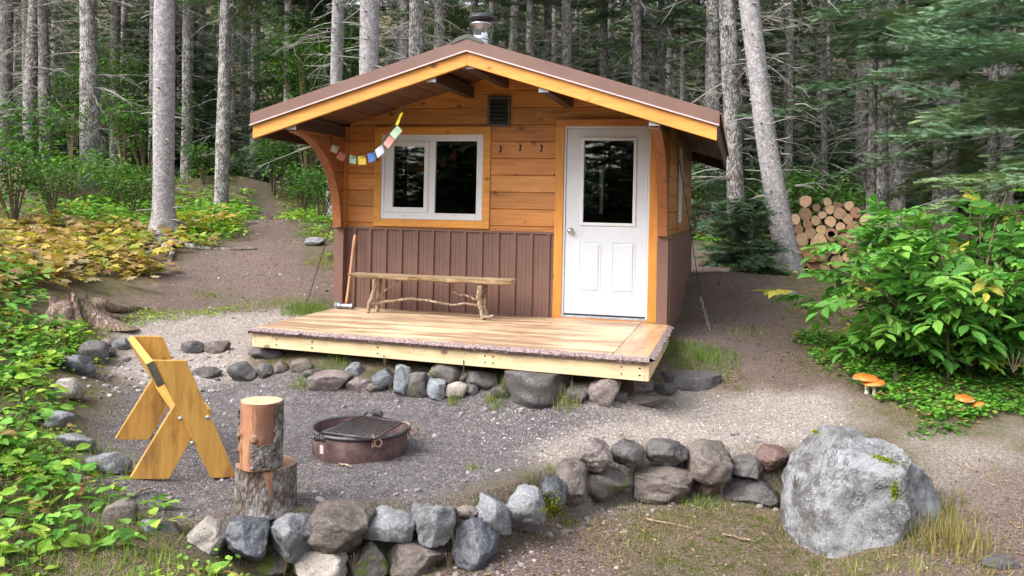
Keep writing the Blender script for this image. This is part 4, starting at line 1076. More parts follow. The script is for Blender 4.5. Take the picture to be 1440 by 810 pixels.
# rims
zr = ZD - .06; RH = .125
mb = MB(); mb.hexa([(x0 + .04, yl + .06, zr - RH), (x1 - .035, yfr(x1) + .06, zr - RH - .01), (x1 - .035, yfr(x1) + .1, zr - RH - .01), (x0 + .04, yl + .1, zr - RH), (x0 + .04, yl + .06, zr), (x1 - .035, yfr(x1) + .06, zr), (x1 - .035, yfr(x1) + .1, zr), (x0 + .04, yl + .1, zr)])
rim = mb.build('rim_board', MW['rim'], deck, bevel=.003)
mb = MB(); mb.box((x1 - .034, yfr(x1) + .062, zr - RH - .01), (x1 + .004, YF - .14, zr + .01)); mb.build('side_rim_board', MW['rim_y'], deck, bevel=.003)
mb = MB(); mb.box((x0 + .0, yl + .062, zr - RH), (x0 + .038, YF - .02, zr + .01)); mb.build('side_rim_board', MW['rim_y'], deck, bevel=.003)
# bolts in the rim
for px in (430, 377, 527, 683, 695, 877, 902, 904):
    for dz in (.035, .09):
        X = atY(px, 500, yfr(-2.5) + .05).x; Y_ = yfr(X) + .06; mb = MB(); mb.tube([(X, Y_ + .004, zr - dz), (X, Y_ - .006, zr - dz)], .007 if px != 904 else .004, 8); mb.build('bolt', MW['gasket'], deck)
rs = random.Random(2)
for k in range(22):
    X = rs.uniform(x0 + .1, x1 - .1); zq = zr - rs.uniform(.02, .11); mb = MB(); mb.tube([(X, yfr(X) + .064, zq), (X, yfr(X) + .0575, zq)], .004, 5); mb.build('nail', MW['gasket'], deck)
# joists below
for k in range(6):
    X = x0 + .25 + (x1 - x0 - .4) * k / 5; mb = MB(); mb.box((X - .02, yfr(X) + .11, zr - RH), (X + .02, YF - .02, ZD - T - .002)); mb.build('joist', MW['soffit'], deck)
for X, Y_ in ((x0 + .25, 7.7), (-2.5, 7.9), (x1 - .25, 7.6)):
    z0 = g(X, Y_) - .05; mb = MB(); mb.box((X - .09, Y_ - .09, z0), (X + .09, Y_ + .09, zr - RH - .002)); mb.build('pier', MW['soffit'], deck)

# ------------------------------------------------------------------ rustic bench on the deck
def P3(px, py, Y): return atY(px, py, Y)
Yb, Yn = 9.0, 8.84
rb = thing('rustic_bench', (-3.3, 8.95, ZD), 'rustic plank bench on crooked branch legs against the brown skirting', 'bench')
A, B = P3(495, 385, 8.92), P3(722, 394, 8.86); mb = MB()
n = 26; V = []
for i in range(n + 1):
    p = A.lerp(B, i / n); wv = .012 * sin(i * 1.7) + .008 * sin(i * .6); th = .034 + .014 * (i / n) + .006 * sin(i * .9)
    if i < 2: th *= .5 + .25 * i
    V += [(p.x, p.y - .13 + wv, p.z + .006), (p.x, p.y + .12, p.z + .008), (p.x, p.y + .08, p.z - th * .9), (p.x, p.y, p.z - th - .012), (p.x, p.y - .11 + wv, p.z - th + .01)]
mb._add(V, [(i * 5 + k, i * 5 + (k + 1) % 5, (i + 1) * 5 + (k + 1) % 5, (i + 1) * 5 + k) for i in range(n) for k in range(5)] + [(4, 3, 2, 1, 0), tuple(n * 5 + k for k in range(5))])
mb.build('seat', MW['seat'], rb)
def crook(mb, pts, r, seed=0, n=8, wob=.006):
    r_ = random.Random(seed); pts = [Vector(p) for p in pts]; out = []
    for a, b_ in zip(pts[:-1], pts[1:]):
        for j in range(4):
            q = a.lerp(b_, j / 4); out.append(q + Vector((r_.uniform(-1, 1), r_.uniform(-1, 1), r_.uniform(-1, 1))) * wob)
    out.append(pts[-1]); m_ = len(out); rad = [(r[0] + (r[1] - r[0]) * i / (m_ - 1)) * r_.uniform(.95, 1.06) for i in range(m_)]
    s_ = mb.smooth; mb.smooth = True; mb.tube(out, rad, n); mb.smooth = s_
for i, (L, Y_, r) in enumerate([([(527, 392), (526, 408), (520, 425), (517, 438)], 8.84, (.026, .022)), ([(536, 392), (533, 410), (531, 425), (531, 433)], 9.02, (.022, .02)),
                                ([(676, 400), (673, 418), (677, 434), (680, 447)], 8.80, (.03, .026)), ([(683, 399), (683, 420), (682, 434), (686, 441)], 9.0, (.022, .02))]):
    mb = MB(); pts = [P3(x, y, Y_) for x, y in L]; pts[-1].z = ZD + .0; crook(mb, pts, r, i); mb.build('leg', MW['branch'], rb)
mb = MB(); crook(mb, [P3(679, 446, 8.80) , P3(687, 446, 8.78), P3(694, 444.5, 8.76)], (.018, .014), 9); mb.build('leg_spur', MW['branch'], rb)
mb = MB(); crook(mb, [P3(524, 428, 8.9), P3(545, 424, 8.92), P3(580, 420, 8.94), P3(605, 423, 8.94), P3(635, 429, 8.93), P3(655, 426, 8.9), P3(676, 431, 8.86)], (.017, .011), 10); mb.build('stretcher', MW['branch'], rb)
mb = MB(); crook(mb, [P3(528, 425, 8.9), P3(540, 411, 8.92), P3(561, 394, 8.92)], (.015, .01), 11); mb.build('brace', MW['branch'], rb)
mb = MB(); crook(mb, [P3(670, 422, 8.86), P3(658, 416, 8.9), P3(643, 413, 8.95), P3(637, 408, 8.97), P3(636, 397, 8.97)], (.012, .009), 12); mb.build('brace', MW['branch'], rb)
# sledgehammer
hm = thing('sledgehammer', tuple(P3(485, 432, 9.1)), 'wooden handled sledgehammer leaning in the corner at the left end of the bench', 'sledgehammer')
a, b_ = P3(487, 429, 9.08), P3(499.5, 330, 9.2)
mb = MB(); mb.smooth = True; n = 10; mb.tube([a.lerp(b_, t / n) for t in range(n + 1)], [.019, .017, .016, .0165, .017, .0175, .018, .0185, .019, .021, .018], 10, squash=None); mb.build('handle', MW['handle'], hm)
c = P3(485, 431, 9.08); c.z = ZD + .037
mb = MB(); mb.tube([c + Vector((-.085, 0, 0)), c + Vector((-.08, 0, 0)), c + Vector((-.05, 0, 0)), c + Vector((-.04, 0, 0)), c + Vector((.06, 0, 0)), c + Vector((.07, 0, 0)), c + Vector((.10, 0, 0)), c + Vector((.105, 0, 0))], [.03, .036, .036, .028, .028, .036, .036, .03], 8); mb.build('head', MW['hammer'], hm)
mb = MB(); mb.tube([c + Vector((-.112, 0, 0)), c + Vector((-.086, 0, 0))], [.034, .037], 10); mb.build('blue_end', MW['hammer_blue'], hm)

# ------------------------------------------------------------------ prayer flags
pf = thing('prayer_flags', tuple(P3(520, 210, 8.4)), 'string of small faded prayer flags drooping under the gable at the window', 'prayer flags')
SP = [(458,178,9.05),(464,198,8.85),(472,206,8.7),(481,217,8.6),(495,221,8.52),(508,222,8.45),(521,217,8.4),(533,206,8.33),(543,192,8.27),(553,177,8.2),(560,163,8.14),(565,147,8.08)]
pts = [P3(*p) for p in SP]
mb = MB(); mb.tube(pts, .0035, 4); mb.build('cord', MW['wire'], pf)
FC = [(.06,.07,.09),(.50,.50,.36),(.48,.16,.13),(.42,.58,.42),(.80,.58,.10),(.10,.24,.60),(.72,.72,.84),(.78,.34,.30),(.42,.58,.40),(.85,.62,.03)]
mflag = m_plain('flag_cloth', (1, 1, 1), .85, var=.14, sc=90)
for i, (c_, (ax, ay, bx, by, dx, dy)) in enumerate(zip(FC, [(461,189,467,192,-1,13),(468,203,477,207,-4,9),(478,213,488,218,-6,9),(492,218,501,220,-1,11),(503,220,514,219,1,12),(516,217,526,213,3,12),(527,211,537,203,4,11),(539,202,548,190,7,7),(548,188,559,176,7,8),(556,176,563,159,4,-1)])):
    Yv = pts[min(i + 1, 10)].y; mb = MB(); mb.cur = c_; nn_ = 5; V = []
    for r_ in range(nn_):
        for q in range(nn_):
            u, v = q / (nn_ - 1), r_ / (nn_ - 1)
            p = P3(ax + (bx - ax) * u + dx * v, ay + (by - ay) * u + dy * v, Yv - .012 * sin(u * 5 + i) * (v + .3)); V.append(p)
    V2 = [(p[0], p[1] + .0015, p[2]) for p in V]
    fq = [(r_ * nn_ + q, r_ * nn_ + q + 1, (r_ + 1) * nn_ + q + 1, (r_ + 1) * nn_ + q) for r_ in range(nn_ - 1) for q in range(nn_ - 1)]
    mb.smooth = True; mb._add(V, fq); mb.build('flag', mflag, pf)

# ------------------------------------------------------------------ Leopold bench by the fire
R1 = atZ(185, 676, .04); F1 = atZ(332, 671, -.02)
v = Vector((F1.x - R1.x, F1.y - R1.y, 0)); W_ = v.length; v.normalize(); u = Vector((-v.y, v.x, 0))
if u.y < 0: u = -u
nrm = u
def near(px, py, off=0.):     # intersect with the near end plane (normal u through R1), pushed along u
    d = ray(px, py); o = Vector((0, 0, H)); q = R1 + u * off; t = (q - o).dot(u) / d.dot(u); return o + d * t
Q = [near(215.5, 507), near(262, 507), near(333.5, 671), near(297, 672.5)]       # long board
S_ = [near(183, 677), near(239, 676), near(284, 596), near(250, 566)]        # short board (ends behind the long board)
dfar = atZ(154, 611, .06); L_ = (Vector((dfar.x, dfar.y, 0)) - Vector((R1.x, R1.y, 0))).dot(u); print('bench len', L_, 'w', W_)
L_ = min(max(L_, .95), 1.35)
bn = thing('leaning_bench', (R1.x, R1.y, .03), 'varnished yellow board bench with crossed plank legs, seen from its end by the fire ring', 'bench')
T4 = .038
def slab(poly, off, th): mb = MB(); mb.prism([p + u * off for p in poly], u * th); return mb
def dn(P): return [Vector((p.x, p.y, min(p.z, 99))) for p in P]
zf = g(F1.x, F1.y); 
slab(Q, 0, T4).build('long_leg', MW['bench'], bn, bevel=.003)
ob = slab(S_, T4 + .002, T4).build('short_leg', MW['bench'], bn, bevel=.003); ob['label'] = 'greyer worn short leg board'
slab(Q, L_ - T4, T4).build('long_leg', MW['bench'], bn, bevel=.003)
slab(S_, L_ - 2 * T4 - .002, T4).build('short_leg', MW['bench'], bn, bevel=.003)
# backrest rail on the rear edge of the long boards
e1 = (Q[3] - Q[0]).normalized(); outn = (e1.cross(u)).normalized()
if outn.dot(v) > 0: outn = -outn
a0 = Q[0]; RB = [a0, a0 + e1 * .165, a0 + e1 * .165 + outn * .045, a0 + outn * .045]
slab(RB, -.005, L_ + .01).build('backrest', MW['bench_x'], bn, bevel=.003)
slab(RB, -.0065, .0012).build('rail_end_grain', MW['endgrain_gray'], bn)
# seat plank: lies across on top of the short boards, right side
sd_ = (S_[2] - S_[1]).normalized(); sc0 = near(262, 577); 
seat0 = near(228, 572); seat1 = near(299, 578); 
sz = near(299, 577).z
SP_ = [Vector((near(250, 580).x, near(250, 580).y, sz)), Vector((near(299, 577).x, near(299, 577).y, sz)), Vector((near(299, 577).x, near(299, 577).y, sz - .04)), Vector((near(250, 580).x, near(250, 580).y, sz - .04))]
slab(SP_, T4 + .001, L_ - 2 * T4 - .002).build('seat', MW['bench_x'], bn, bevel=.003)
for px, py in ((254, 588.5), (292, 587), (270.5, 623)):
    p = near(px, py); mb = MB(); mb.smooth = True; mb.tube([p, p - u * .004, p - u * .010], [.016, .014, .006], 10); mb.build('bolt', MW['galv'], bn)
print('bench', [tuple(round(k, 2) for k in p) for p in Q], [tuple(round(k, 2) for k in p) for p in S_])

# ------------------------------------------------------------------ chopping block and log
def logmesh(name, c, r0, r1, h, mat, n=40, seed=0, parent=None, knobs=(), flute=.03):
    """vertical log side surface"""
    r = random.Random(seed); mb = MB(); mb.smooth = True; m_ = 14; V = []
    for i in range(m_ + 1):
        z = h * i / m_
        for k in range(n):
            a = 2 * pi * k / n; rad = r0 + (r1 - r0) * i / m_
            rad *= 1 + flute * sin(3 * a + seed) + flute * .6 * sin(5 * a + 2 * seed + i * .1) + .012 * (r.random() - .5)
            for ka, kz, kr, kh in knobs:
                d = ((a - ka + pi) % (2 * pi) - pi) * rad; e = (d * d + (z - kz) ** 2) / (kr * kr)
                if e < 1: rad += kh * (1 - e)
            V.append((c[0] + rad * cos(a), c[1] + rad * sin(a), c[2] + z))
    mb._add(V, [(i * n + k, i * n + (k + 1) % n, (i + 1) * n + (k + 1) % n, (i + 1) * n + k) for i in range(m_) for k in range(n)])
    return mb, V[-n:]
cb = atD(373, 735, 5.08); gzb = g(cb.x, cb.y)
blk = thing('chopping_block', (cb.x, cb.y, gzb - .03), 'wide weathered chopping block stump between the bench and the fire ring', 'chopping block')
zt = atD(373, 650, 5.08).z; hb = zt - gzb + .03
mb, top = logmesh('x', (cb.x, cb.y, gzb - .03), .178, .172, hb, None, seed=2, flute=.02)
ob = mb.build('bark', MW['stumpbark'], blk)
mb = MB(); mb._add(top + [(cb.x, cb.y, zt)], [(k, (k + 1) % 40, 40) for k in range(40)]); ob = mb.build('cut_top', MW['cut_old'], blk)
# bare split of wood on the right front
A0 = atan2(-1, .62); mb = MB(); mb.smooth = False; V = []
for i in range(9):
    z = zt - .004 - i * .02; wdt = .15 * (1 - i / 9.5) * (1 + .25 * sin(i * 2.3))
    for s_ in (-1, 0, 1): a = A0 + s_ * wdt + .02 * i; V.append((cb.x + .187 * cos(a), cb.y + .187 * sin(a), z))
mb._add(V, [(i * 3 + k, i * 3 + k + 1, i * 3 + k + 4, i * 3 + k + 3) for i in range(8) for k in range(2)]); mb.build('stripped_patch', MW['barkless'], blk)
lc = atD(366, 640, 5.0); ul = Vector((lc.x, lc.y, zt)); zl = atD(371, 563, 5.0).z
lg = thing('log', tuple(ul), 'short upright log with fresh cut top and half stripped bark standing on the chopping block', 'log')
mb, top = logmesh('x', tuple(ul), .112, .116, zl - zt, None, seed=5, flute=.015, knobs=((A0 - .0, .17, .03, .012), (A0 - 1.2, .22, .035, .02), (A0 - 1.3, .12, .03, .02)))
mb.build('stripped_wood', MW['barkless'], lg)
mb = MB(); mb._add(top + [(ul.x, ul.y, zl + .001)], [(k, (k + 1) % 40, 40) for k in range(40)]); mb.build('cut_top', MW['cut'], lg)
# bark remnants
def barkpatch(a0, a1, z0, z1, R, seed, th=.012):
    r = random.Random(seed); mb = MB(); na, nz_ = 10, 12; V = []; W2 = []
    for i in range(nz_ + 1):
        z = z0 + (z1 - z0) * i / nz_
        ea = a0 + r.uniform(-.1, .1); eb = a1 + r.uniform(-.12, .12)
        for k in range(na + 1):
            a = ea + (eb - ea) * k / na; rad = R + th * (.7 + .6 * r.random()); V.append((ul.x + rad * cos(a), ul.y + rad * sin(a), ul.z + z)); W2.append((ul.x + (R - .004) * cos(a), ul.y + (R - .004) * sin(a), ul.z + z))
    q = na + 1; b0 = len(V)
    Fq = [(i * q + k, i * q + k + 1, (i + 1) * q + k + 1, (i + 1) * q + k) for i in range(nz_) for k in range(na)]
    ed = [(i * q, (i + 1) * q, b0 + (i + 1) * q, b0 + i * q) for i in range(nz_)] + [(i * q + na, b0 + i * q + na, b0 + (i + 1) * q + na, (i + 1) * q + na) for i in range(nz_)]
    ed += [(nz_ * q + k, nz_ * q + k + 1, b0 + nz_ * q + k + 1, b0 + nz_ * q + k) for k in range(na)] + [(k, b0 + k, b0 + k + 1, k + 1) for k in range(na)]
    mb._add(V + W2, Fq + ed); return mb
LD = atan2(-.97, -.05)
barkpatch(LD - 1.5, LD - .95, .03, .33, .114, 1).build('bark_strip', MW['stumpbark'], lg)
barkpatch(LD + .15, LD + 1.25, .012, .15, .114, 2).build('bark_strip', MW['stumpbark'], lg)
barkpatch(LD + 1.3, LD + 2.6, .01, .37, .114, 3).build('bark_strip', MW['stumpbark'], lg)
mb = MB(); p = ul + Vector((.116 * cos(LD + .25), .116 * sin(LD + .25), .185)); mb.smooth = True; dd = Vector((cos(LD + .25), sin(LD + .25), 0)); mb.tube([p - dd * .01, p + dd * .008, p + dd * .012], [.026, .024, .012], 12); mb.build('knot', MW['cut_old'], lg)
for k, (da, dz) in enumerate(((-1.05, .24), (-1.1, .16), (-.95, .19))):
    p = ul + Vector((.12 * cos(LD + da), .12 * sin(LD + da), dz)); mb = MB(); mb.smooth = True; dd = Vector((cos(LD + da), sin(LD + da), .2)); mb.tube([p - dd * .02, p + dd * .006, p + dd * .01], [.02, .016, .006], 9); mb.build('knot', MW['cut_old'], lg)

# ------------------------------------------------------------------ fire ring
rc = Vector((-2.60, 5.80, 0)); rc.z = g(rc.x, rc.y) - .02; RR = .335; RHt = .155 - rc.z
fr_ = thing('fire_ring', tuple(rc), 'low rusty steel fire ring with a black swing grate in the gravel', 'fire ring')
mb = MB(); mb.smooth = True; n = 64
mb.lathe([(RR, 0), (RR, RHt), (RR - .012, RHt), (RR - .012, 0)], rc, n); mb.build('ring_wall', MW['rust'], fr_)
mb = MB(); mb.smooth = True; pts = [(rc.x + (RR + .0) * cos(2 * pi * k / n), rc.y + RR * sin(2 * pi * k / n), rc.z + RHt + .004) for k in range(n + 1)]
mb.tube(pts, .013, 8, cap=False); mb.build('rolled_rim', MW['grate'], fr_)
mb = MB(); V, Fc = [], []; 
for i in range(9):
    for k in range(32): a = 2 * pi * k / 32; r_ = (RR - .013) * i / 8; V.append((rc.x + r_ * cos(a), rc.y + r_ * sin(a), rc.z + .045 + .012 * sin(7 * i + 3 * k) + .02 * (1 - i / 8)))
mb._add(V, [(i * 32 + k, (i + 1) * 32 + k, (i + 1) * 32 + (k + 1) % 32, i * 32 + (k + 1) % 32) for i in range(8) for k in range(32)]); mb.build('ash_bed', MW['ash'], fr_)
ZG = rc.z + RHt + .03
G = [atZ(453.5, 608, ZG), atZ(525.7, 617, ZG), atZ(565, 595, ZG), atZ(508, 585, ZG)]
mb = MB(); mb.smooth = True
for a, b_ in ((0, 1), (1, 2), (2, 3), (3, 0)): mb.tube([G[a], G[b_]], .008, 8)
gr = mb.build('grill_grate', MW['grate'], fr_)
mb = MB(); mb.smooth = True
for k in range(1, 13): t = k / 13; mb.tube([G[0].lerp(G[1], t) + Vector((0, 0, .004)), G[3].lerp(G[2], t) + Vector((0, 0, .004))], .0052, 6)
mb.build('grate_bars', MW['grate'], gr)
def coil(a, b_, R=.02, n=4):
    pts = []; d = (b_ - a); dl = d.normalized(); s1 = dl.cross(UP).normalized(); s2 = s1.cross(dl)
    for i in range(n * 12 + 1): t = i / (n * 12); pts.append(a + d * t + (s1 * cos(t * n * 2 * pi) + s2 * sin(t * n * 2 * pi)) * R)
    return pts
h0 = atZ(438, 615, ZG - .01); mb = MB(); mb.smooth = True; mb.tube([G[0], G[0].lerp(h0, .6) + Vector((0, 0, -.005)), h0], .008, 8); e0 = atZ(457, 618, ZG - .03); mb.tube([h0, e0], .008, 8); mb.tube(coil(h0.lerp(e0, .15), e0, .017, 5), .006, 6); mb.build('coil_handle', MW['grate'], gr)
h1 = atZ(518, 580, ZG + .01); e1_ = atZ(537, 582, ZG + .02); mb = MB(); mb.smooth = True; mb.tube([G[3], G[3].lerp(h1, .6), h1 + Vector((0, 0, .01)), e1_], .008, 8); mb.tube(coil(h1.lerp(e1_, .3), e1_, .017, 5), .006, 6); mb.build('coil_handle', MW['grate'], gr)
def ringat(c, nrm_, R, r_):
    n_ = Vector(nrm_).normalized(); a = n_.cross(UP).normalized(); b2 = n_.cross(a); return [c + (a * cos(2 * pi * k / 20) + b2 * sin(2 * pi * k / 20)) * R for k in range(21)]
for (pa, pb, g_, lab) in (((531, 621), (523.5, 636), 1, 0), ((577, 600), (574, 613), 2, 0)):
    a = atZ(*pa, ZG - .01); out = Vector((a.x - rc.x, a.y - rc.y, 0)).normalized(); a = Vector((rc.x, rc.y, 0)) + out * (RR + .02) + Vector((0, 0, ZG + .005))
    mb = MB(); mb.smooth = True; mb.tube([G[g_], G[g_].lerp(a, .6) + Vector((0, 0, .012)), a, a - UP * .04], [.009, .009, .011, .011], 8); mb.build('hinge_hook', MW['shack'], gr)
    c = a + out * .018 - UP * .055; mb = MB(); mb.smooth = True; mb.tube(ringat(c, (out.y, -out.x, .2), .026, .006), .0065, 7, cap=False); mb.build('shackle', MW['shack'], gr)
    c = a + out * .03 - UP * .045 + Vector((.03, 0, 0)); mb = MB(); mb.smooth = True; mb.tube(ringat(c, (out.x, out.y, .3), .024, .006), .006, 7, cap=False); mb.build('shackle', MW['shack'], gr)
# tag plate
aa = atan2(atZ(449, 630, .08).y - rc.y, atZ(449, 630, .08).x - rc.x); mb = MB(); V = []
for z in (.055, .115):
    for k in range(4): a = aa + (k - 1.5) * .04; V.append((rc.x + (RR + .004) * cos(a), rc.y + (RR + .004) * sin(a), rc.z + z + .0))
mb._add(V, [(k, k + 1, k + 5, k + 4) for k in range(3)]); mb.build('tag_plate', MW['metal_light'], fr_)

# ------------------------------------------------------------------ guy cords
def cord(name, pts, r, lab, chain=None):
    mb = MB(); mb.tube(pts, r, 5); o = mb.build(name, MW['wire'], None, tuple(pts[-1])); tag(o, lab, 'cord'); return o
gL = ghit(432, 424); cord('guy_cord', [atY(487, 250, 9.6), gL], .006, 'thin dark cord running from the cabin left wall down to the slope')
p0 = Vector((XR + .03, 10.2, 2.35)); gR = ghit(998, 462)
cord('guy_cord', [p0, atD(972, 330, fwd(p0.x, p0.y) * .9 + .1 * fwd(gR.x, gR.y)), atD(985, 418, 10.2)], .005, 'thin dark cord running from the cabin right wall down to a short chain')
ch = thing('chain', tuple(gR), 'short hanging chain beside the right rear of the cabin', 'chain')
a, b_ = atD(985, 418, 10.2), gR
for k in range(9):
    p = a.lerp(b_, (k + .5) / 9); mb = MB(); mb.smooth = True; dr_ = (b_ - a).normalized(); s_ = dr_.cross(Vector((0, 1, 0)) if k % 2 else Vector((1, 0, .2))).normalized()
    pts = [p + dr_ * .04 * cos(2 * pi * j / 12) + s_ * .016 * sin(2 * pi * j / 12) for j in range(13)]; mb.tube(pts, .0055, 5, cap=False); mb.build('link', MW['galv'], ch)
# ------------------------------------------------------------------ vegetation helpers
def sample_poly(poly, dens, seed, nz=0, thr=-9):
    r = np.random.default_rng(seed); lo, hi = poly.min(0), poly.max(0)
    n = int((hi - lo).prod() * dens); X = r.uniform(lo[0], hi[0], n); Y = r.uniform(lo[1], hi[1], n)
    d = sdist(poly, X, Y) + (fbm2(X * 2.5, Y * 2.5, 3, seed) * nz if nz else 0); k = d > 0
    if thr > -9: k &= fbm2(X * 1.7, Y * 1.7, 3, seed + 4.) > thr
    return X[k], Y[k], r
def cols(r, n, pal, jit=.2):
    pal = np.array(pal); w_ = r.integers(0, len(pal), n); return pal[w_] * (1 + r.uniform(-jit, jit, (n, 1)))
GREEN = [(.11,.28,.04),(.15,.34,.05),(.20,.39,.07),(.085,.22,.035)]
LIME = [(.27,.43,.05),(.21,.37,.045),(.33,.45,.07)]
def herbs(name, poly, dens, seed, pal, lab, leaf=(.05,.09), hgt=(.05,.2), per=7, tpl='leaf', width=1.0, flat=.3, nz=.2, thr=-9, cat='ground plants', spread=.09):
    X, Y, r = sample_poly(poly, dens, seed, nz, thr); n = len(X)
    Z = gz(X, Y); S = Soup(); pc = cols(r, n, pal, .15); _m = r.uniform(0, 1, n) < .05; pc[_m] = np.array([.34, .22, .08])
    hh = r.uniform(*hgt, n)
    tv, tf = {'leaf': (LEAF_V, LEAF_F), 'small': (LEAFS_V, LEAFS_F), 'round': (ROUND_V, ROUND_F), 'maple': (MAPLE_V, MAPLE_F)}[tpl]
    for k in range(per):
        a = r.uniform(0, 2 * pi, n) ; sp_ = r.uniform(.2, 1, n) * spread
        px_ = X - np.sin(a) * sp_; py_ = Y + np.cos(a) * sp_; pz_ = Z + hh * r.uniform(.45, 1.05, n)
        L = r.uniform(*leaf, n); M = rotmats(a, r.uniform(-.5, flat, n), r.uniform(-.5, .5, n), np.stack([L * width, L, L], 1))
        S.add(tv, tf, np.stack([px_, py_, pz_], 1), M, pc * r.uniform(.75, 1.25, (n, 1)))
    # thin stems
    a = r.uniform(0, 2 * pi, n); M = rotmats(a, np.full(n, 1.45), np.zeros(n), np.stack([np.full(n, .12), hh, hh * .1], 1))
    S.add(BLADE_V, BLADE_F, np.stack([X, Y, Z], 1), M, pc * .7)
    o = S.build(name, MW['leaf']); return tag(o, lab, cat, None, 'stuff')
def grass(S, X, Y, r, hgt, wid, pal, lean=.5, jit=.25):
    n = len(X); Z = gz(X, Y) - .005; h_ = r.uniform(*hgt, n)
    M = rotmats(r.uniform(0, 2 * pi, n), pi / 2 - np.abs(r.normal(0, lean, n)), r.uniform(-.3, .3, n), np.stack([np.full(n, wid), h_, h_], 1))
    # blade local: y up-along, z bend
    S.add(BLADE_V, BLADE_F, np.stack([X, Y, Z], 1), M, cols(r, n, pal, jit))
def tuft(name, px, py, rad, n, hgt, pal, lab, lean=.45, seed=0, wid=.12, dx=1., at=None, cat='grass tuft', group=None):
    r = np.random.default_rng(seed); c = at or ghit(px, py); S = Soup()
    a = r.uniform(0, 2 * pi, n); q = r.uniform(0, 1, n) ** .75 * rad
    X = c.x + RGT.x * np.cos(a) * q * dx + FW.x * np.sin(a) * q; Y = c.y + RGT.y * np.cos(a) * q * dx + FW.y * np.sin(a) * q
    grass(S, X, Y, r, hgt, wid, pal, lean); o = S.build(name, MW['grass'], None, tuple(c)); return tag(o, lab, cat, group)
GP = [(.13,.22,.03),(.18,.28,.04),(.10,.17,.025)]; DRYP = [(.34,.27,.11),(.28,.24,.09),(.42,.34,.16),(.16,.2,.04),(.24,.19,.08)]
YGP = [(.22,.26,.05),(.30,.31,.07),(.15,.2,.03)]

# conifer sprays
def spray_tpl(k=7, ln=.17, wd=.035, ang=.95):
    V, T = [], []
    for i in range(k):
        y = .06 + .9 * i / k; l = ln * (1 - .45 * i / k)
        for s in (-1, 1):
            b0 = len(V); dx, dy = s * l * sin(ang), l * cos(ang); nx_, ny_ = -dy / l * wd, dx / l * wd
            V += [(-nx_ * .7, y - ny_ * .7, 0), (nx_ * .7, y + ny_ * .7, 0), (dx, y + dy, .012 * (i % 3 - 1))]; T.append((b0, b0 + 1, b0 + 2))
    b0 = len(V); V += [(-.02, 0, 0), (.02, 0, 0), (0, 1.08, 0)]; T.append((b0, b0 + 1, b0 + 2))
    return np.array(V), np.array(T)
SPR = spray_tpl(5, .30, .085); SPRF = spray_tpl(6, .34, .06, .85); SPRC = spray_tpl(5, .34, .11)
def bough_parts(r, L, n, fine=False):
    """sprays of one bough in local coords (axis +y)"""
    P, Y_, Nn, Ln = [], [], [], []
    droop = r.uniform(.1, .35)
    for i in range(n):
        t = .12 + .88 * (i + r.uniform(0, .8)) / n; t = min(t, 1.)
        p = np.array([0, t * L, -droop * L * t ** 1.8 + .1 * L * t ** 4])
        for s in (-1, 1):
            a = s * r.uniform(.7, 1.15); l = L * r.uniform(.25, .42) * (1.15 - .75 * t) + .06
            d = np.array([sin(a), cos(a), r.uniform(-.35, .05)])
            ck = .13 if fine else .34; m_ = max(1, int(l / ck + .5))
            for j in range(m_):
                tt = (j + .2) / m_; q = p + d * l * tt; ll = l / m_
                if fine:
                    for s2 in (-1, 1):
                        a2 = a + s2 * r.uniform(.45, .85); P.append(q); Y_.append([sin(a2), cos(a2), r.uniform(-.3, .3)]); Nn.append([r.uniform(-.9, .9), r.uniform(-.9, .9), 1]); Ln.append((.09 + .10 * (1 - tt)) * r.uniform(.8, 1.25))
                    P.append(q); Y_.append(d); Nn.append([r.uniform(-.9, .9), r.uniform(-.9, .9), 1]); Ln.append(ll * 1.25)
                else:
                    a2 = a + r.uniform(-.45, .45); P.append(q); Y_.append([sin(a2), cos(a2), d[2] + r.uniform(-.2, .2)]); Nn.append([r.uniform(-.8, .8), r.uniform(-.8, .8), 1]); Ln.append(ll * 1.35)
    for j in range(3): P.append([0, L * (.7 + .1 * j), -droop * L * (.5 + .1 * j)]); Y_.append([r.uniform(-.2, .2), 1, -.2]); Nn.append([0, 0, 1]); Ln.append(min(L * .13, .3))
    return np.array(P), np.array(Y_), np.array(Nn), np.array(Ln)
def rotz(v, a):
    c, s = cos(a), sin(a); return np.stack([v[:, 0] * c - v[:, 1] * s, v[:, 0] * s + v[:, 1] * c, v[:, 2]], 1)
def rotx(v, a):
    c, s = cos(a), sin(a); return np.stack([v[:, 0], v[:, 1] * c - v[:, 2] * s, v[:, 1] * s + v[:, 2] * c], 1)
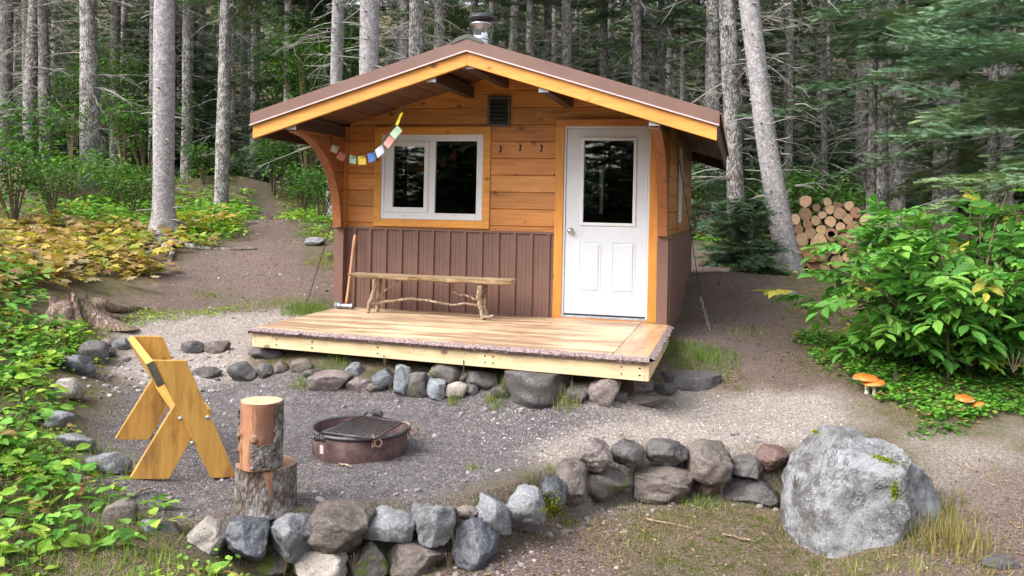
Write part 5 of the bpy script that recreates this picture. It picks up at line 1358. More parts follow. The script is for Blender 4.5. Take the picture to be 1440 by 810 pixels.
def crown(S, seed, z0, z1, r0, nb, pal, dens=9, fine=False, sector=None, wood=None, trunk_r=.1, top=.12):
    r = np.random.default_rng(seed); tv, tf = SPRF if fine else (SPRC if dens <= 5 else SPR)
    for k in range(nb):
        f = (k + r.uniform(0, 1)) / nb; z = z0 + (z1 - z0) * f
        L = r0 * (1 - f) ** .75 * r.uniform(.65, 1.1) + top
        az = r.uniform(0, 2 * pi) if sector is None else r.uniform(*sector)
        P, Yv, Nn, Ln = bough_parts(r, L, max(3, int(dens * L ** .6)), fine)
        pt = r.uniform(-.25, .2) + .35 * f
        P = rotz(rotx(P, pt), az); Yv = rotz(rotx(Yv, pt), az); Nn = rotz(rotx(Nn, pt), az)
        P[:, 2] += z; n = len(P)
        col = np.array(pal[r.integers(0, len(pal))]) * r.uniform(.75, 1.25)
        S.add(tv, tf, P, frames(Yv, Nn, np.stack([Ln * r.uniform(.8, 1.3, n), Ln, Ln], 1)), np.broadcast_to(col, (n, 3)) * r.uniform(.8, 1.2, (n, 1)))
        if wood is not None:
            pts = [Vector((-sin(az) * cos(pt) * L * t, cos(az) * cos(pt) * L * t, z + sin(pt) * L * t - .2 * L * t ** 1.8)) for t in (0, .3, .6, .9)]
            wood.tube(pts, [.011 * L ** .5 + .003, .008 * L ** .5 + .002, .005, .002], 4, cap=False)
def dead_twigs(seed, z0, z1, n, L0, tr=.13, droop=.25):
    r = random.Random(seed); mb = MB()
    for k in range(n):
        z = r.uniform(z0, z1); az = r.uniform(0, 2 * pi); L = L0 * r.uniform(.3, 1.1); d = Vector((cos(az), sin(az), r.uniform(-.25, .25)))
        pts = []; p = Vector((cos(az), sin(az), 0)) * tr * .6 + Vector((0, 0, z)); dd = d.copy()
        ns = 6
        for i in range(ns + 1):
            pts.append(p.copy()); dd += Vector((r.uniform(-.22, .22), r.uniform(-.22, .22), r.uniform(-.22, .16) - droop * .12)); dd.normalize(); p = p + dd * L / ns
        w0 = .006 + .006 * L; mb.tube(pts, [w0 * (1 - .8 * i / ns) for i in range(ns + 1)], 3, cap=False)
        for j in range(r.randint(3, 8)):
            i = r.randint(1, ns - 1); q = pts[i]; e = (pts[i + 1] - pts[i]).normalized() + Vector((r.uniform(-1, 1), r.uniform(-1, 1), r.uniform(-.7, .5))) * .9; e.normalize(); l2 = L * r.uniform(.12, .4)
            q2 = q + e * l2 * .5; e2 = (e + Vector((r.uniform(-.5, .5), r.uniform(-.5, .5), r.uniform(-.5, .2)))).normalized(); mb.tube([q, q2, q2 + e2 * l2 * .5], [w0 * .5, w0 * .35, w0 * .12], 3, cap=False)
    return mb
def trunk_mb(px_pts, seed, n=14, flare=.5, hgt=17, lump=.05, stubs=0):
    """px_pts: list of (Vector, radius)"""
    mb = MB(); mb.smooth = True; r = random.Random(seed)
    zs_ = [p.z for p, _ in px_pts]; b0 = px_pts[0][0]
    V = []; rows = 36; tz = px_pts[-1][0].z
    for i in range(rows + 1):
        t = (i / rows) ** 1.5; z = b0.z - .25 + (tz - b0.z + .25) * t
        j = 0
        while j < len(zs_) - 2 and z > zs_[j + 1]: j += 1
        (pa, ra), (pb, rb_) = px_pts[j], px_pts[j + 1]; q = (z - pa.z) / (pb.z - pa.z + 1e-6); q = max(-.5, q)
        c = pa.lerp(pb, q) if q > 0 else pa + (pb - pa) * q; rad = ra + (rb_ - ra) * max(q, 0)
        hb_ = max(z - b0.z, 0)
        for k in range(n):
            a = 2 * pi * k / n
            fl = 1 + flare * math.exp(-hb_ / .22) * (1 + .5 * sin(a * 4 + seed)) + lump * sin(a * 2 + z * 1.3 + seed) + r.uniform(-.02, .02)
            V.append((c.x + rad * fl * cos(a), c.y + rad * fl * sin(a), z))
    mb._add(V, [(i * n + k, i * n + (k + 1) % n, (i + 1) * n + (k + 1) % n, (i + 1) * n + k) for i in range(rows) for k in range(n)])
    for q in range(stubs):
        zq = b0.z + r.uniform(.3, 7.5); j = 0
        while j < len(zs_) - 2 and zq > zs_[j + 1]: j += 1
        (pa, ra), (pb, rb_) = px_pts[j], px_pts[j + 1]; t = (zq - pa.z) / (pb.z - pa.z + 1e-6); c = pa.lerp(pb, t); rad = ra + (rb_ - ra) * t; a = r.uniform(0, 2 * pi); d = Vector((cos(a), sin(a), r.uniform(-.3, .2))); L = r.choice((.015, .02, .03, .03, .12, .25))
        mb.tube([c + d * rad * .9, c + d * (rad + L * .5), c + d * (rad + L) + Vector((0, 0, -L * .1))], [.017, .011, .006], 5)
    return mb
DARKP = [(.07,.108,.062),(.09,.132,.075),(.055,.085,.05),(.12,.15,.09)]
MIDP = [(.105,.18,.105),(.13,.215,.12),(.085,.145,.085),(.14,.195,.09)]
BLUEP = [(.20,.32,.21),(.25,.37,.24),(.155,.26,.17),(.25,.35,.17)]
# shared crown and twig meshes
def soup_mesh(S, name, mat):
    o = S.build(name, mat); me = o.data; bpy.data.objects.remove(o); return me
def mb_mesh(mb, name, mat):
    o = mb.build(name, mat); me = o.data; bpy.data.objects.remove(o); return me
CROWNS = []
for k, (z0, z1, r0, nb, pal) in enumerate([(7.5, 17, 1.7, 44, DARKP), (6., 15, 1.6, 44, DARKP), (8, 18, 1.7, 40, MIDP), (4.8, 14, 1.5, 46, MIDP)]):
    S = Soup(); crown(S, 40 + k, z0, z1, r0, nb, pal, 9); CROWNS.append(soup_mesh(S, 'crown', MW['needle']))
TWIGS = [mb_mesh(dead_twigs(60 + k, .9 + .3 * k, 8.5, n, L), 'bare_branches', MW['twig']) for k, (n, L) in enumerate([(70, 1.5), (50, 1.1), (85, 1.7)])]
def child(par, name, me, loc=(0, 0, 0), rz=0, sc=1):
    o = link(name, me, par, loc); o.rotation_euler = (0, 0, rz); o.scale = (sc, sc, sc); KIDS.setdefault(par.name, []).append(o); return o
TG = 'tall spruce trunks around the clearing'
def spruce(name, top, base, D, w_px, mat, lab, seed, crownk=0, twigk=0, gap=None, mid=None, flare=.45, hz=17, group=TG):
    """top,base: pixel x at y=0 and pixel (x,y) at base; y None: hidden by the cabin"""
    d = ray(base[0], 290); X, Y_ = d.x * D / F, d.y * D / F; zb = g(X, Y_)
    B = Vector((X, Y_, zb)); s = D / F; r_ = w_px * s / 2
    T = atD(top, 0, D); Mi = B.lerp(T, .5) if mid is None else atD(mid[0], mid[1], D)
    dirn = (T - Mi).normalized(); ZT = zb + hz; E = T + dirn * ((ZT - T.z) / max(dirn.z, .3))
    th = thing(name, tuple(B), lab, 'tree', group)
    mb = trunk_mb([(B, r_ * 1.06), (Mi, r_), (T, r_ * .93), (E, r_ * .15)], seed, flare=flare, n=18 if w_px > 20 else 12, stubs=70 if D < 19.5 else 0)
    mb.build('trunk', mat, th)
    if twigk is not None: child(th, 'bare_branches', TWIGS[twigk], rz=seed * 1.3, sc=1)
    if crownk is not None: child(th, 'crown', CROWNS[crownk], (E.x - B.x) * .3 and ((T.x - B.x) * 1.2, (T.y - B.y) * 1.2, 0), rz=seed * 2.1)
    return th
bs, brr, bd = MW['bark_smooth'], MW['bark_rough'], MW['bark_dark']
LIST = [
 (231, (231,352), 14.9, 29, bs, 'big pale smooth barked tree left of the path with roots spreading at its base', 0, None, .7),
 (124, (127,262), 21, 25, brr, 'grey scaly trunk standing among green bushes at the far left', 0, 0, .3),
 (318, (311,280), 20, 18, brr, 'slim mottled trunk right beside the dirt path top', 3, 1, .3),
 (265, (262,250), 25, 16, brr, 'slender mottled trunk just right of the big pale smooth tree', 1, 1, .3),
 (476, (468,306), 18, 18, bs, 'pale trunk rising behind the curved left bracket of the cabin', 0, 2, .3),
 (520, (516,320), 15.5, 28, bs, 'thick pale smooth trunk behind the left roof slope', 2, 1, .3),
 (586, (583,320), 17, 21, brr, 'reddish grey trunk behind the roof left of the stove pipe', 1, 2, .3),
 (570, (568,320), 22, 16, bd, 'darker trunk half hidden by the reddish grey one', 0, 0, .3),
 (618, (616,320), 21, 16, brr, 'rough trunk closest to the stove pipe on its left', 3, 2, .3),
 (360, (357,236), 28, 13, brr, 'thin grey trunk near the left eave of the cabin', 1, 0, .3),
 (342, (345,240), 31, 10, bd, 'very thin dark trunk between the path tree and the left eave', 0, 1, .3),
 (406, (404,262), 25, 12, brr, 'thin trunk amid the light green foliage at the left eave', 3, 1, .3),
 (38, (42,255), 27, 16, bd, 'dark trunk with many dead branches at the far left', 0, 2, .3),
 (60, (64,256), 24, 15, bd, 'dark rough trunk left of the grey scaly one', 1, 2, .3),
 (8, (6,260), 26, 20, bd, 'leftmost dark thick trunk at the picture edge', 0, 0, .3),
 (163, (160,262), 28, 13, bd, 'dark thin trunk behind the bushes between scaly and smooth tree', 2, 2, .3),
 (217, (214,262), 25, 12, brr, 'thin trunk peeping out left behind the big smooth tree', 2, 1, .3),
 (284, (283,258), 30, 11, bd, 'thin dark trunk in shade between two slender mottled ones', 0, 1, .3),
 (1053, (1113,400), 13.6, 30, bs, 'leaning pale tree with small dark scars beside the firewood pile', 0, 1, .35),
 (1022, (1040,312), 17, 24, brr, 'straight rough trunk just left behind the leaning tree', 1, 2, .3),
 (1002, (1000,300), 23, 19, brr, 'rough trunk seen past the right eave of the cabin', 3, 2, .3),
 (1111, (1108,290), 26, 11, bd, 'thin dark trunk between leaning tree and thick twin trunks', 2, 2, .3),
 (1235, (1238,300), 16, 25, brr, 'thick grey trunk behind the fir boughs at right', 0, 1, .3),
 (1263, (1262,300), 18.5, 20, bd, 'brownish trunk touching the thick grey one at right', 1, 0, .3),
 (1322, (1322,300), 20, 18, bd, 'dim trunk behind the large leafy shrub', 0, 1, .3),
 (1418, (1416,300), 17, 16, bd, 'dim trunk near the right picture edge behind fir boughs', 2, 0, .3),
 (896, (895,320), 24, 13, brr, 'slim trunk above the right roof slope over the door', 3, 2, .3),
 (849, (850,320), 25, 12, bd, 'slim dark trunk above the roof left of the one over the door', 1, 2, .3),
 (930, (930,320), 27, 10, bd, 'thin trunk above the right end of the roof', 2, 1, .3),
 (770, (769,320), 28, 11, bd, 'thin dark trunk above the roof right of the stove pipe', 0, 2, .3),
 (1158, (1160,300), 29, 9, bd, 'very thin trunk left of the thick twin trunks', 1, 2, .3),
]
for i, (tx, bp, D, wp, mt, lb, ck, tk, fl) in enumerate(LIST):
    mid = (1078, 200) if lb.startswith('leaning') else None
    spruce('spruce_tree', tx, bp, D, wp, mt, lb, i + 1, ck, tk, mid=mid, flare=fl)
# surface roots of the big pale tree
big = [o for o in COL.objects if o.get('label', '').startswith('big pale smooth')][0]
for k, (ax, ay, bx, by, r0) in enumerate([(222,352,190,352,.09),(238,354,300,352,.06),(232,356,242,372,.07),(224,355,205,366,.07)]):
    mb = MB(); a = ghit(ax, ay); b_ = ghit(bx, by); a = big.location.lerp(a, .6)
    pts = []
    for i in range(7): p = a.lerp(b_, i / 6); pts.append(Vector((p.x + .05 * sin(i * 2.), p.y, g(p.x, p.y) + r0 * (.9 - i / 6) + .02)))
    mb.smooth = True; mb.tube(pts, [r0 * (1.2 - i / 6) + .01 for i in range(7)], 8); mb.build('root', brr, big)
mb = MB(); a, b_ = ghit(300, 353), ghit(362, 352); mb.smooth = True
mb.tube([Vector((a.lerp(b_, t / 5).x, a.lerp(b_, t / 5).y, g(a.lerp(b_, t / 5).x, a.lerp(b_, t / 5).y) + .01)) for t in range(6)], [.02, .035, .03, .035, .025, .01], 7)
tag(mb.build('exposed_root', MW['stumpbark'], None, tuple(a)), 'dark exposed root crossing the dirt path', 'root')

# prototype far trees
def proto_tree(seed, ck, tk, hz, r_):
    th = thing('spruce_tree', (0, 0, -500 - seed), 'slim dark spruce standing deep in the wood behind the cabin', 'tree', 'spruces deep in the wood')
    B = Vector((0, 0, -500 - seed)); trunk_mb([(B, r_), (B + Vector((.1, 0, 4)), r_ * .9), (B + Vector((.1, .1, 8)), r_ * .7), (B + Vector((0, 0, hz)), r_ * .1)], seed, n=9, flare=.3).build('trunk', (brr, brr, bd)[seed % 3], th)
    child(th, 'bare_branches', TWIGS[tk], rz=seed); child(th, 'crown', CROWNS[ck], rz=seed * 2.)
    return th
PT = [proto_tree(k, k % 4, (k * 2) % 3, 16, .13 + .03 * (k % 3)) for k in range(5)]
S = Soup(); crown(S, 80, .5, 7.5, 1.7, 110, DARKP, 11); UC = soup_mesh(S, 'crown', MW['needle'])
S = Soup(); crown(S, 81, .4, 5.5, 1.6, 90, MIDP + DARKP[:2], 11); UC2 = soup_mesh(S, 'crown', MW['needle'])
def proto_fir(seed, me_, hz):
    th = thing('young_conifer', (0, 0, -550 - seed), 'dark young conifer filling the shade between the trunks', 'tree', 'young conifers in the understorey')
    B = Vector((0, 0, -550 - seed)); trunk_mb([(B, .06), (B + Vector((0, 0, 2)), .05), (B + Vector((0, 0, 4)), .03), (B + Vector((0, 0, hz)), .01)], seed, n=7, flare=.2).build('trunk', bd, th)
    child(th, 'crown', me_); return th
PF = [proto_fir(0, UC, 7.5), proto_fir(1, UC2, 5.5)]
used = set()
def place(proto, X, Y, sc, rz, lab=None, group=None):
    o = proto if proto.name not in used else copy_tree(proto)
    used.add(proto.name); o.location = (X, Y, g(X, Y) - .05); o.rotation_euler = (0, 0, rz); o.scale = (sc, sc, sc)
    if lab: o['label'] = lab
    if group: o['group'] = group
    return o
rs = random.Random(21); NT = 0; taken = []
for k in range(400):
    if NT >= 120: break
    D = 22 + 38 * rs.random() ** .8; px = rs.uniform(-120, 1560)
    d = ray(px, 290); X, Y_ = d.x * D / F, d.y * D / F
    if any((X - a) ** 2 + (Y_ - b_) ** 2 < 2.2 for a, b_ in taken): continue
    if 322 < px < 385 and D < 42: continue
    taken.append((X, Y_)); NT += 1; place(PT[NT % 5], X, Y_, rs.uniform(.8, 1.15), rs.uniform(0, 6.28))
NT = 0
for k in range(400):
    if NT >= 85: break
    D = 23 + 28 * rs.random(); px = rs.uniform(-120, 1560)
    d = ray(px, 290); X, Y_ = d.x * D / F, d.y * D / F
    if any((X - a) ** 2 + (Y_ - b_) ** 2 < 1.2 for a, b_ in taken): continue
    if (310 < px < 400 and D < 45) or (D < 25 and px < 480): continue
    taken.append((X, Y_)); NT += 1; place(PF[NT % 2], X, Y_, rs.uniform(.7, 1.3), rs.uniform(0, 6.28))
# wood on the near side of the clearing, mirrored in the panes
for k in range(130):
    a = radians(-90 + (k - 64.5) * 1.35 + rs.uniform(-3, 3)); R_ = rs.uniform(13, 26); X, Y_ = R_ * cos(a), R_ * sin(a)
    place(PF[k % 2], X, Y_, rs.uniform(.8, 1.0) * 1.15, rs.uniform(0, 6.28), 'spruce across the clearing, visible only mirrored in the window panes', 'spruces mirrored in the panes')
# far wood mass that closes the view
S = Soup(); r = np.random.default_rng(5)
for k in range(190):
    D = r.uniform(48, 60) if k % 2 else r.uniform(60, 85); px = -200 + 1850 * (k + r.uniform(0, 1)) / 190; d = ray(px, 290); X, Y_ = d.x * D / F, d.y * D / F; z = g(X, Y_)
    S2 = Soup(); crown(S2, 500 + k, .3, 19, 3.0, 52, DARKP + MIDP, 4); V = np.concatenate(S2.V) + np.array([X, Y_, z]); S.raw(V, np.concatenate(S2.T), np.concatenate(S2.C))
tag(S.build('far_wood', MW['needle']), 'far dark wood closing the view behind all the trunks', 'wood', None, 'stuff')

# young fir with blue green boughs at the right edge
def fir_near(px, D, z0, z1, r0, nb, seed, lab, pal, sector=None, name='fir_tree', fine=True, tr=.09):
    d = ray(px, 290); X, Y_ = d.x * D / F, d.y * D / F; zb = g(X, Y_); th = thing(name, (X, Y_, zb), lab, 'tree')
    B = Vector((X, Y_, zb)); trunk_mb([(B, tr), (B + Vector((0, 0, z1 * .3)), tr * .8), (B + Vector((0, 0, z1 * .6)), tr * .5), (B + Vector((0, 0, z1)), .01)], seed, n=10, flare=.2).build('trunk', bd, th)
    S = Soup(); W2 = MB(); crown(S, seed, z0, z1, r0, nb, pal, 10, fine, sector, W2, top=.1); S.build('crown', MW['needle'], th); W2.build('bough_wood', MW['twig'], th, local=True); return th
fir_near(1478, 10.6, 1.45, 8, 2.6, 90, 3, 'blue green fir reaching its soft boughs in from the right edge', BLUEP)
fir_near(1395, 13.5, 1.8, 8, 2.4, 70, 4, 'second fir with mid green boughs behind the leafy shrub', MIDP + BLUEP[:1])
fir_near(1225, 15., 2.4, 9, 2.1, 50, 7, 'sparse fir whose boughs cross the thick twin trunks', MIDP + BLUEP[:1])
for i, (px, D, h_, r0, lb) in enumerate([(1058, 12.9, 1.05, .5, 'little dark fir sapling at the foot of the leaning tree'), (1085, 15, 1.4, .6, 'fir sapling behind the leaning tree foot'), (1025, 16.5, 1.2, .6, 'fir sapling beside the brush heap at the right rear'), (1000, 21, 2.6, .9, 'taller fir sapling seen past the right eave')]):
    fir_near(px, D, .08, h_, r0, 46, 30 + i, lb, MIDP, name='fir_sapling', tr=.02)

# broadleaf shrubs
def shrub_meshes(seed, hgt, rad, nl, leaf, pal, tpl='small', ns=9):
    r = np.random.default_rng(seed); rr_ = random.Random(seed); mb = MB(); tips = []
    for k in range(ns):
        a = rr_.uniform(0, 2 * pi); q = rad * rr_.uniform(.2, 1); p = [Vector((0, 0, -.05)), Vector((cos(a) * q * .3, sin(a) * q * .3, hgt * .4)), Vector((cos(a) * q * .75, sin(a) * q * .75, hgt * rr_.uniform(.65, .85))), Vector((cos(a) * q, sin(a) * q, hgt * rr_.uniform(.75, 1.05)))]
        mb.tube(p, [.012 * hgt + .004, .009 * hgt + .003, .006, .003], 5, cap=False); tips.append(p)
    n = nl; pos = np.zeros((n, 3)); 
    for i in range(n):
        p = tips[r.integers(0, ns)]; t = r.uniform(.35, 1); j = 1 if t < .66 else 2; b_ = p[j].lerp(p[j + 1], (t * 3 - j) if j < 3 and t * 3 - j <= 1 else 1)
        pos[i] = np.array(b_) + r.normal(0, 1, 3) * np.array([.2, .2, .12]) * rad * 1.1
    L = r.uniform(*leaf, n); ang = np.arctan2(-pos[:, 0], pos[:, 1]) + r.normal(0, .9, n)
    tv, tf = {'small': (LEAFS_V, LEAFS_F), 'leaf': (LEAF_V, LEAF_F), 'maple': (MAPLE_V, MAPLE_F)}[tpl]
    S = Soup(); S.add(tv, tf, pos, rotmats(ang, r.uniform(-.7, .25, n), r.uniform(-.5, .5, n), np.stack([L * (1.1 if tpl == 'small' else 1), L, L], 1)), cols(r, n, pal, .25))
    return mb_mesh(mb, 'stems', MW['stem']), soup_mesh(S, 'foliage', MW['leaf'])
UG = [(.05,.13,.025),(.07,.17,.03),(.04,.10,.02),(.09,.20,.04)]
LG = [(.10,.24,.04),(.14,.29,.05),(.08,.19,.03)]
SH = [shrub_meshes(1, 1.3, .9, 900, (.08, .13), UG), shrub_meshes(2, 1.0, .8, 700, (.07, .12), LG), shrub_meshes(3, 1.7, 1.0, 1100, (.08, .14), UG + LG[:1]), shrub_meshes(4, 4.6, 1.5, 2600, (.09, .15), LG + UG[:2], ns=14)]
def shrub(k, px, D, sc, lab, rz=0, group='leafy bushes under the trees'):
    d = ray(px, 290); X, Y_ = d.x * D / F, d.y * D / F; th = thing('leafy_bush' if k < 3 else 'young_broadleaf_tree', (X, Y_, g(X, Y_)), lab, 'bush' if k < 3 else 'tree', group)
    child(th, 'stems' if k < 3 else 'trunk', SH[k][0], sc=sc); child(th, 'foliage' if k < 3 else 'crown', SH[k][1], sc=sc); th.rotation_euler = (0, 0, rz); return th
for i, (k, px, D, sc, lb) in enumerate([
 (2, 20, 14.5, .9, 'broad dark green bush at the left picture edge'), (0, 75, 16, .85, 'dark green bush right of the edge bush'), (1, 95, 19, 1.15, 'light green tall bush in front of the dark thin trunks'),
 (1, 160, 20, 1.0, 'light green bush between scaly trunk and big smooth tree'), (0, 185, 17.5, .9, 'small bush left of the big smooth tree'), (2, 40, 20, 1.2, 'bush behind the edge bush'), (0, 285, 22, .8, 'low bush between the slender trunks'),
 (2, 205, 23, 1.3, 'bush in shade behind the big smooth tree'), (1, 350, 27, 1.0, 'low bush at the top of the path'), (2, 385, 22, .9, 'dark bush right of the path top'), (0, 425, 19, .95, 'bush below the left eave'), (0, 452, 17, .8, 'bush beside the pale trunk behind the bracket'),
 (3, 432, 23, 1.0, 'light green young leafy tree behind the left eave'), (3, 400, 27, 1.0, 'light green young leafy tree farther left behind the eave'), (3, 175, 27, .9, 'young leafy tree in the gap left of the smooth tree'), (3, 100, 29, .8, 'young leafy tree deep at the far left'), (3, 640, 24, 1.0, 'young leafy tree hidden behind the roof'),
 (2, 985, 22, 1.0, 'bush under the right eave behind the cabin'), (0, 1015, 24, 1.0, 'bush behind the fir sapling at the right rear'), (1, 1060, 26, 1.0, 'light green bush behind the leaning tree'), (0, 1150, 17.5, 1.1, 'dark bush right behind the firewood pile'), (1, 1190, 18.5, 1.1, 'lighter bush behind the right end of the firewood pile'), (0, 1010, 27, 1.2, 'bush far behind the right eave'), (2, 1100, 24, 1.0, 'dark bush beyond the leaning tree')]):
    shrub(k, px, D, sc, lb, i * 1.7)

# ------------------------------------------------------------------ large elder shrub at right
def elder(px, D, lab):
    d = ray(px, 290); X, Y_ = d.x * D / F, d.y * D / F; zb = g(X, Y_); th = thing('elder_shrub', (X, Y_, zb), lab, 'shrub')
    r = np.random.default_rng(17); mb = MB(); P, Dn = [], []
    ax = np.array(RGT[:2]); fx = np.array(FW[:2])
    for k in range(58):
        a = r.uniform(0, 2 * pi); q0 = r.uniform(0, .6); q1 = r.uniform(.3, 1.2); lean = np.array([cos(a), sin(a)])
        b0 = np.array([q0 * cos(a) * 1.2, q0 * sin(a) * .8]); e0 = np.array([q1 * cos(a) * 1.35, q1 * sin(a) * .95]); h_ = (1.85 - .95 * (q1 / 1.2) ** 2) * r.uniform(.72, 1.02)
        def W3(p2, z): v_ = ax * p2[0] + fx * p2[1]; return Vector((v_[0], v_[1], z))
        pts = [W3(b0, -.05), W3(b0 * .7 + e0 * .3, h_ * .45), W3(b0 * .35 + e0 * .65, h_ * .82), W3(e0, h_)]
        mb.smooth = True; mb.tube(pts, [.014, .011, .008, .004], 5, cap=False)
        for j in range(14):
            t = r.uniform(.12, 1) * 3; i = min(int(t), 2); p = pts[i].lerp(pts[i + 1], t - i); az = r.uniform(0, 2 * pi); o = np.array([cos(az), sin(az)]) * .8 + lean * .6 - fx * .35 * (1 if r.uniform() < .5 else 0); P.append(np.array(p)); Dn.append([o[0], o[1], r.uniform(-.25, .65)])
    mb.build('stems', MW['stem'], th, local=True)
    P = np.array(P); Dn = np.array(Dn); Dn /= np.linalg.norm(Dn, axis=1, keepdims=True); n = len(P); S = Soup(); R = MB(); LR = r.uniform(.2, .36, n)
    pc = cols(r, n, [(.10,.28,.05),(.13,.33,.065),(.085,.235,.045),(.19,.39,.07)], .15); pc[r.uniform(0, 1, n) < .03] = np.array([.42, .38, .07]); side = np.cross(Dn, [0, 0, 1]); side /= np.linalg.norm(side, axis=1, keepdims=True)
    for j, (t, s) in enumerate([(.3, 1), (.3, -1), (.55, 1), (.55, -1), (.8, 1), (.8, -1), (1, 0)]):
        pp = P + Dn * LR[:, None] * t; pp[:, 2] -= .12 * LR * t ** 2 * 2.5
        yv = (Dn * (.55 if s else 1) + side * s * .85); yv[:, 2] -= r.uniform(.1, .5, n); L = LR * r.uniform(.46, .62, n)
        nv = np.cross(side, Dn) + r.normal(0, .25, (n, 3)); nv = np.where(nv[:, 2:3] < 0, -nv, nv)
        S.add(LEAF_V, LEAF_F, pp, frames(yv, nv, np.stack([L * .95, L, L], 1)), pc * r.uniform(.85, 1.15, (n, 1)))
    for i in range(n): R.tube([Vector(P[i]), Vector(P[i] + Dn[i] * LR[i] * .5) - Vector((0, 0, .075 * LR[i])), Vector(P[i] + Dn[i] * LR[i]) - Vector((0, 0, .3 * LR[i]))], [.003, .0025, .0015], 3, cap=False)
    S.build('foliage', MW['leaf'], th); R.build('leaf_stalks', MW['stem'], th, local=True); return th
elder(1352, 8.5, 'large bright green elder shrub with long pinnate leaves at the right')

# ------------------------------------------------------------------ ground plants
herb = wpoly([(-70,485),(40,452),(120,462),(135,500),(85,535),(70,580),(75,640),(120,680),(165,730),(230,770),(300,800),(330,860),(-100,900)])
herbs('leafy_ground_cover', herb, 110, 1, GREEN + LIME, 'lush green weeds and young leaves covering the left bank', (.03, .12), (.02, .15), 6, 'leaf', nz=.25, flat=.3, thr=-.45, width=1.3)
herbs('small_leaved_cover', herb, 150, 41, LIME + GREEN[1:3], 'small lime leaves mixed in the weeds of the left bank', (.015, .04), (.01, .09), 6, 'round', nz=.3, thr=-.3)
herb2 = wpoly([(60,470),(200,440),(330,430),(300,445),(190,460),(150,480),(90,500)])
herbs('low_moss_plants', herb2, 130, 2, LIME + YGP, 'yellow green moss and seedlings beside the old stump', (.03, .05), (.01, .05), 5, 'small', nz=.2)
fernz = wpoly([(-40,345),(60,318),(200,330),(325,316),(322,326),(262,350),(235,380),(190,400),(150,398),(70,415),(20,410),(-40,440)])
herbs('autumn_undergrowth', fernz, 34, 3, [(.42,.27,.12),(.50,.38,.10),(.34,.20,.10),(.50,.42,.08),(.26,.30,.06),(.38,.30,.16)], 'tan and yellow autumn undergrowth around the big pale tree', (.12, .22), (.08, .32), 5, 'maple', nz=.4, spread=.16)
midz = wpoly([(60,312),(120,282),(340,268),(352,300),(335,322),(200,332)])
herbs('green_undergrowth', midz, 22, 4, GREEN[:3] + LIME[:1], 'green undergrowth on the slope behind the autumn plants', (.10, .17), (.1, .4), 7, 'leaf', nz=.4, spread=.2)
edgez = wpoly([(-80,400),(0,350),(40,400),(45,430),(20,470),(-60,500)])
herbs('leafy_ground_cover', edgez, 45, 5, GREEN, 'green leafy clump at the left picture edge above the weeds', (.08, .15), (.06, .28), 8, 'leaf', nz=.1, spread=.2)
ffl = wpoly([(-120,290),(130,262),(220,255),(330,256),(330,262),(190,280),(50,312),(-120,345)])
herbs('forest_floor_plants', ffl, 9, 6, GREEN + LIME, 'low plants on the mossy forest floor at the left', (.09, .16), (.05, .3), 6, 'small', nz=.5, spread=.25)
pbank = wpoly([(240,345),(262,318),(335,292),(342,318),(340,334),(300,352)])
herbs('green_undergrowth', pbank, 40, 44, GREEN + LIME, 'fresh green plants on the bank between the big pale tree and the path', (.08, .15), (.05, .28), 7, 'leaf', nz=.2, spread=.16)
pbank2 = wpoly([(405,290),(430,285),(470,300),(475,370),(440,350),(425,322)])
herbs('green_undergrowth', pbank2, 40, 45, GREEN + LIME + YGP, 'yellow green plants on the bank between path and cabin', (.05, .11), (.03, .18), 6, 'leaf', nz=.3, spread=.12)
ffl2 = wpoly([(385,270),(470,262),(470,335),(440,320)])
herbs('forest_floor_plants', ffl2, 22, 7, GREEN + LIME, 'low plants between the path and the cabin left wall', (.08, .14), (.05, .25), 6, 'small', nz=.4, spread=.2)
ffr = wpoly([(975,345),(985,322),(1100,312),(1180,330),(1130,395),(1100,400),(1070,385)])
herbs('forest_floor_plants', ffr, 16, 8, GREEN + LIME + [(.4,.36,.12)], 'low plants and pale moss behind the path right of the cabin', (.07, .13), (.03, .2), 6, 'small', nz=.4, spread=.2)
clov = wpoly([(1110,470),(1135,500),(1185,535),(1245,560),(1290,595),(1345,600),(1420,578),(1560,560),(1560,470),(1300,465)])
herbs('clover_cover', clov, 330, 9, [(.12,.31,.04),(.16,.37,.05),(.09,.24,.03)], 'bright green round leaved ground cover under the elder shrub', (.025, .045), (.02, .10), 6, 'round', nz=.12, flat=.3, spread=.05)
c2z = wpoly([(1270,600),(1300,590),(1380,592),(1400,606),(1330,615),(1280,615)])
herbs('clover_cover', c2z, 260, 10, [(.09,.25,.03),(.07,.2,.025)], 'little patch of round leaves nearest the boulder', (.02, .035), (.01, .05), 5, 'round', nz=.15, spread=.05)
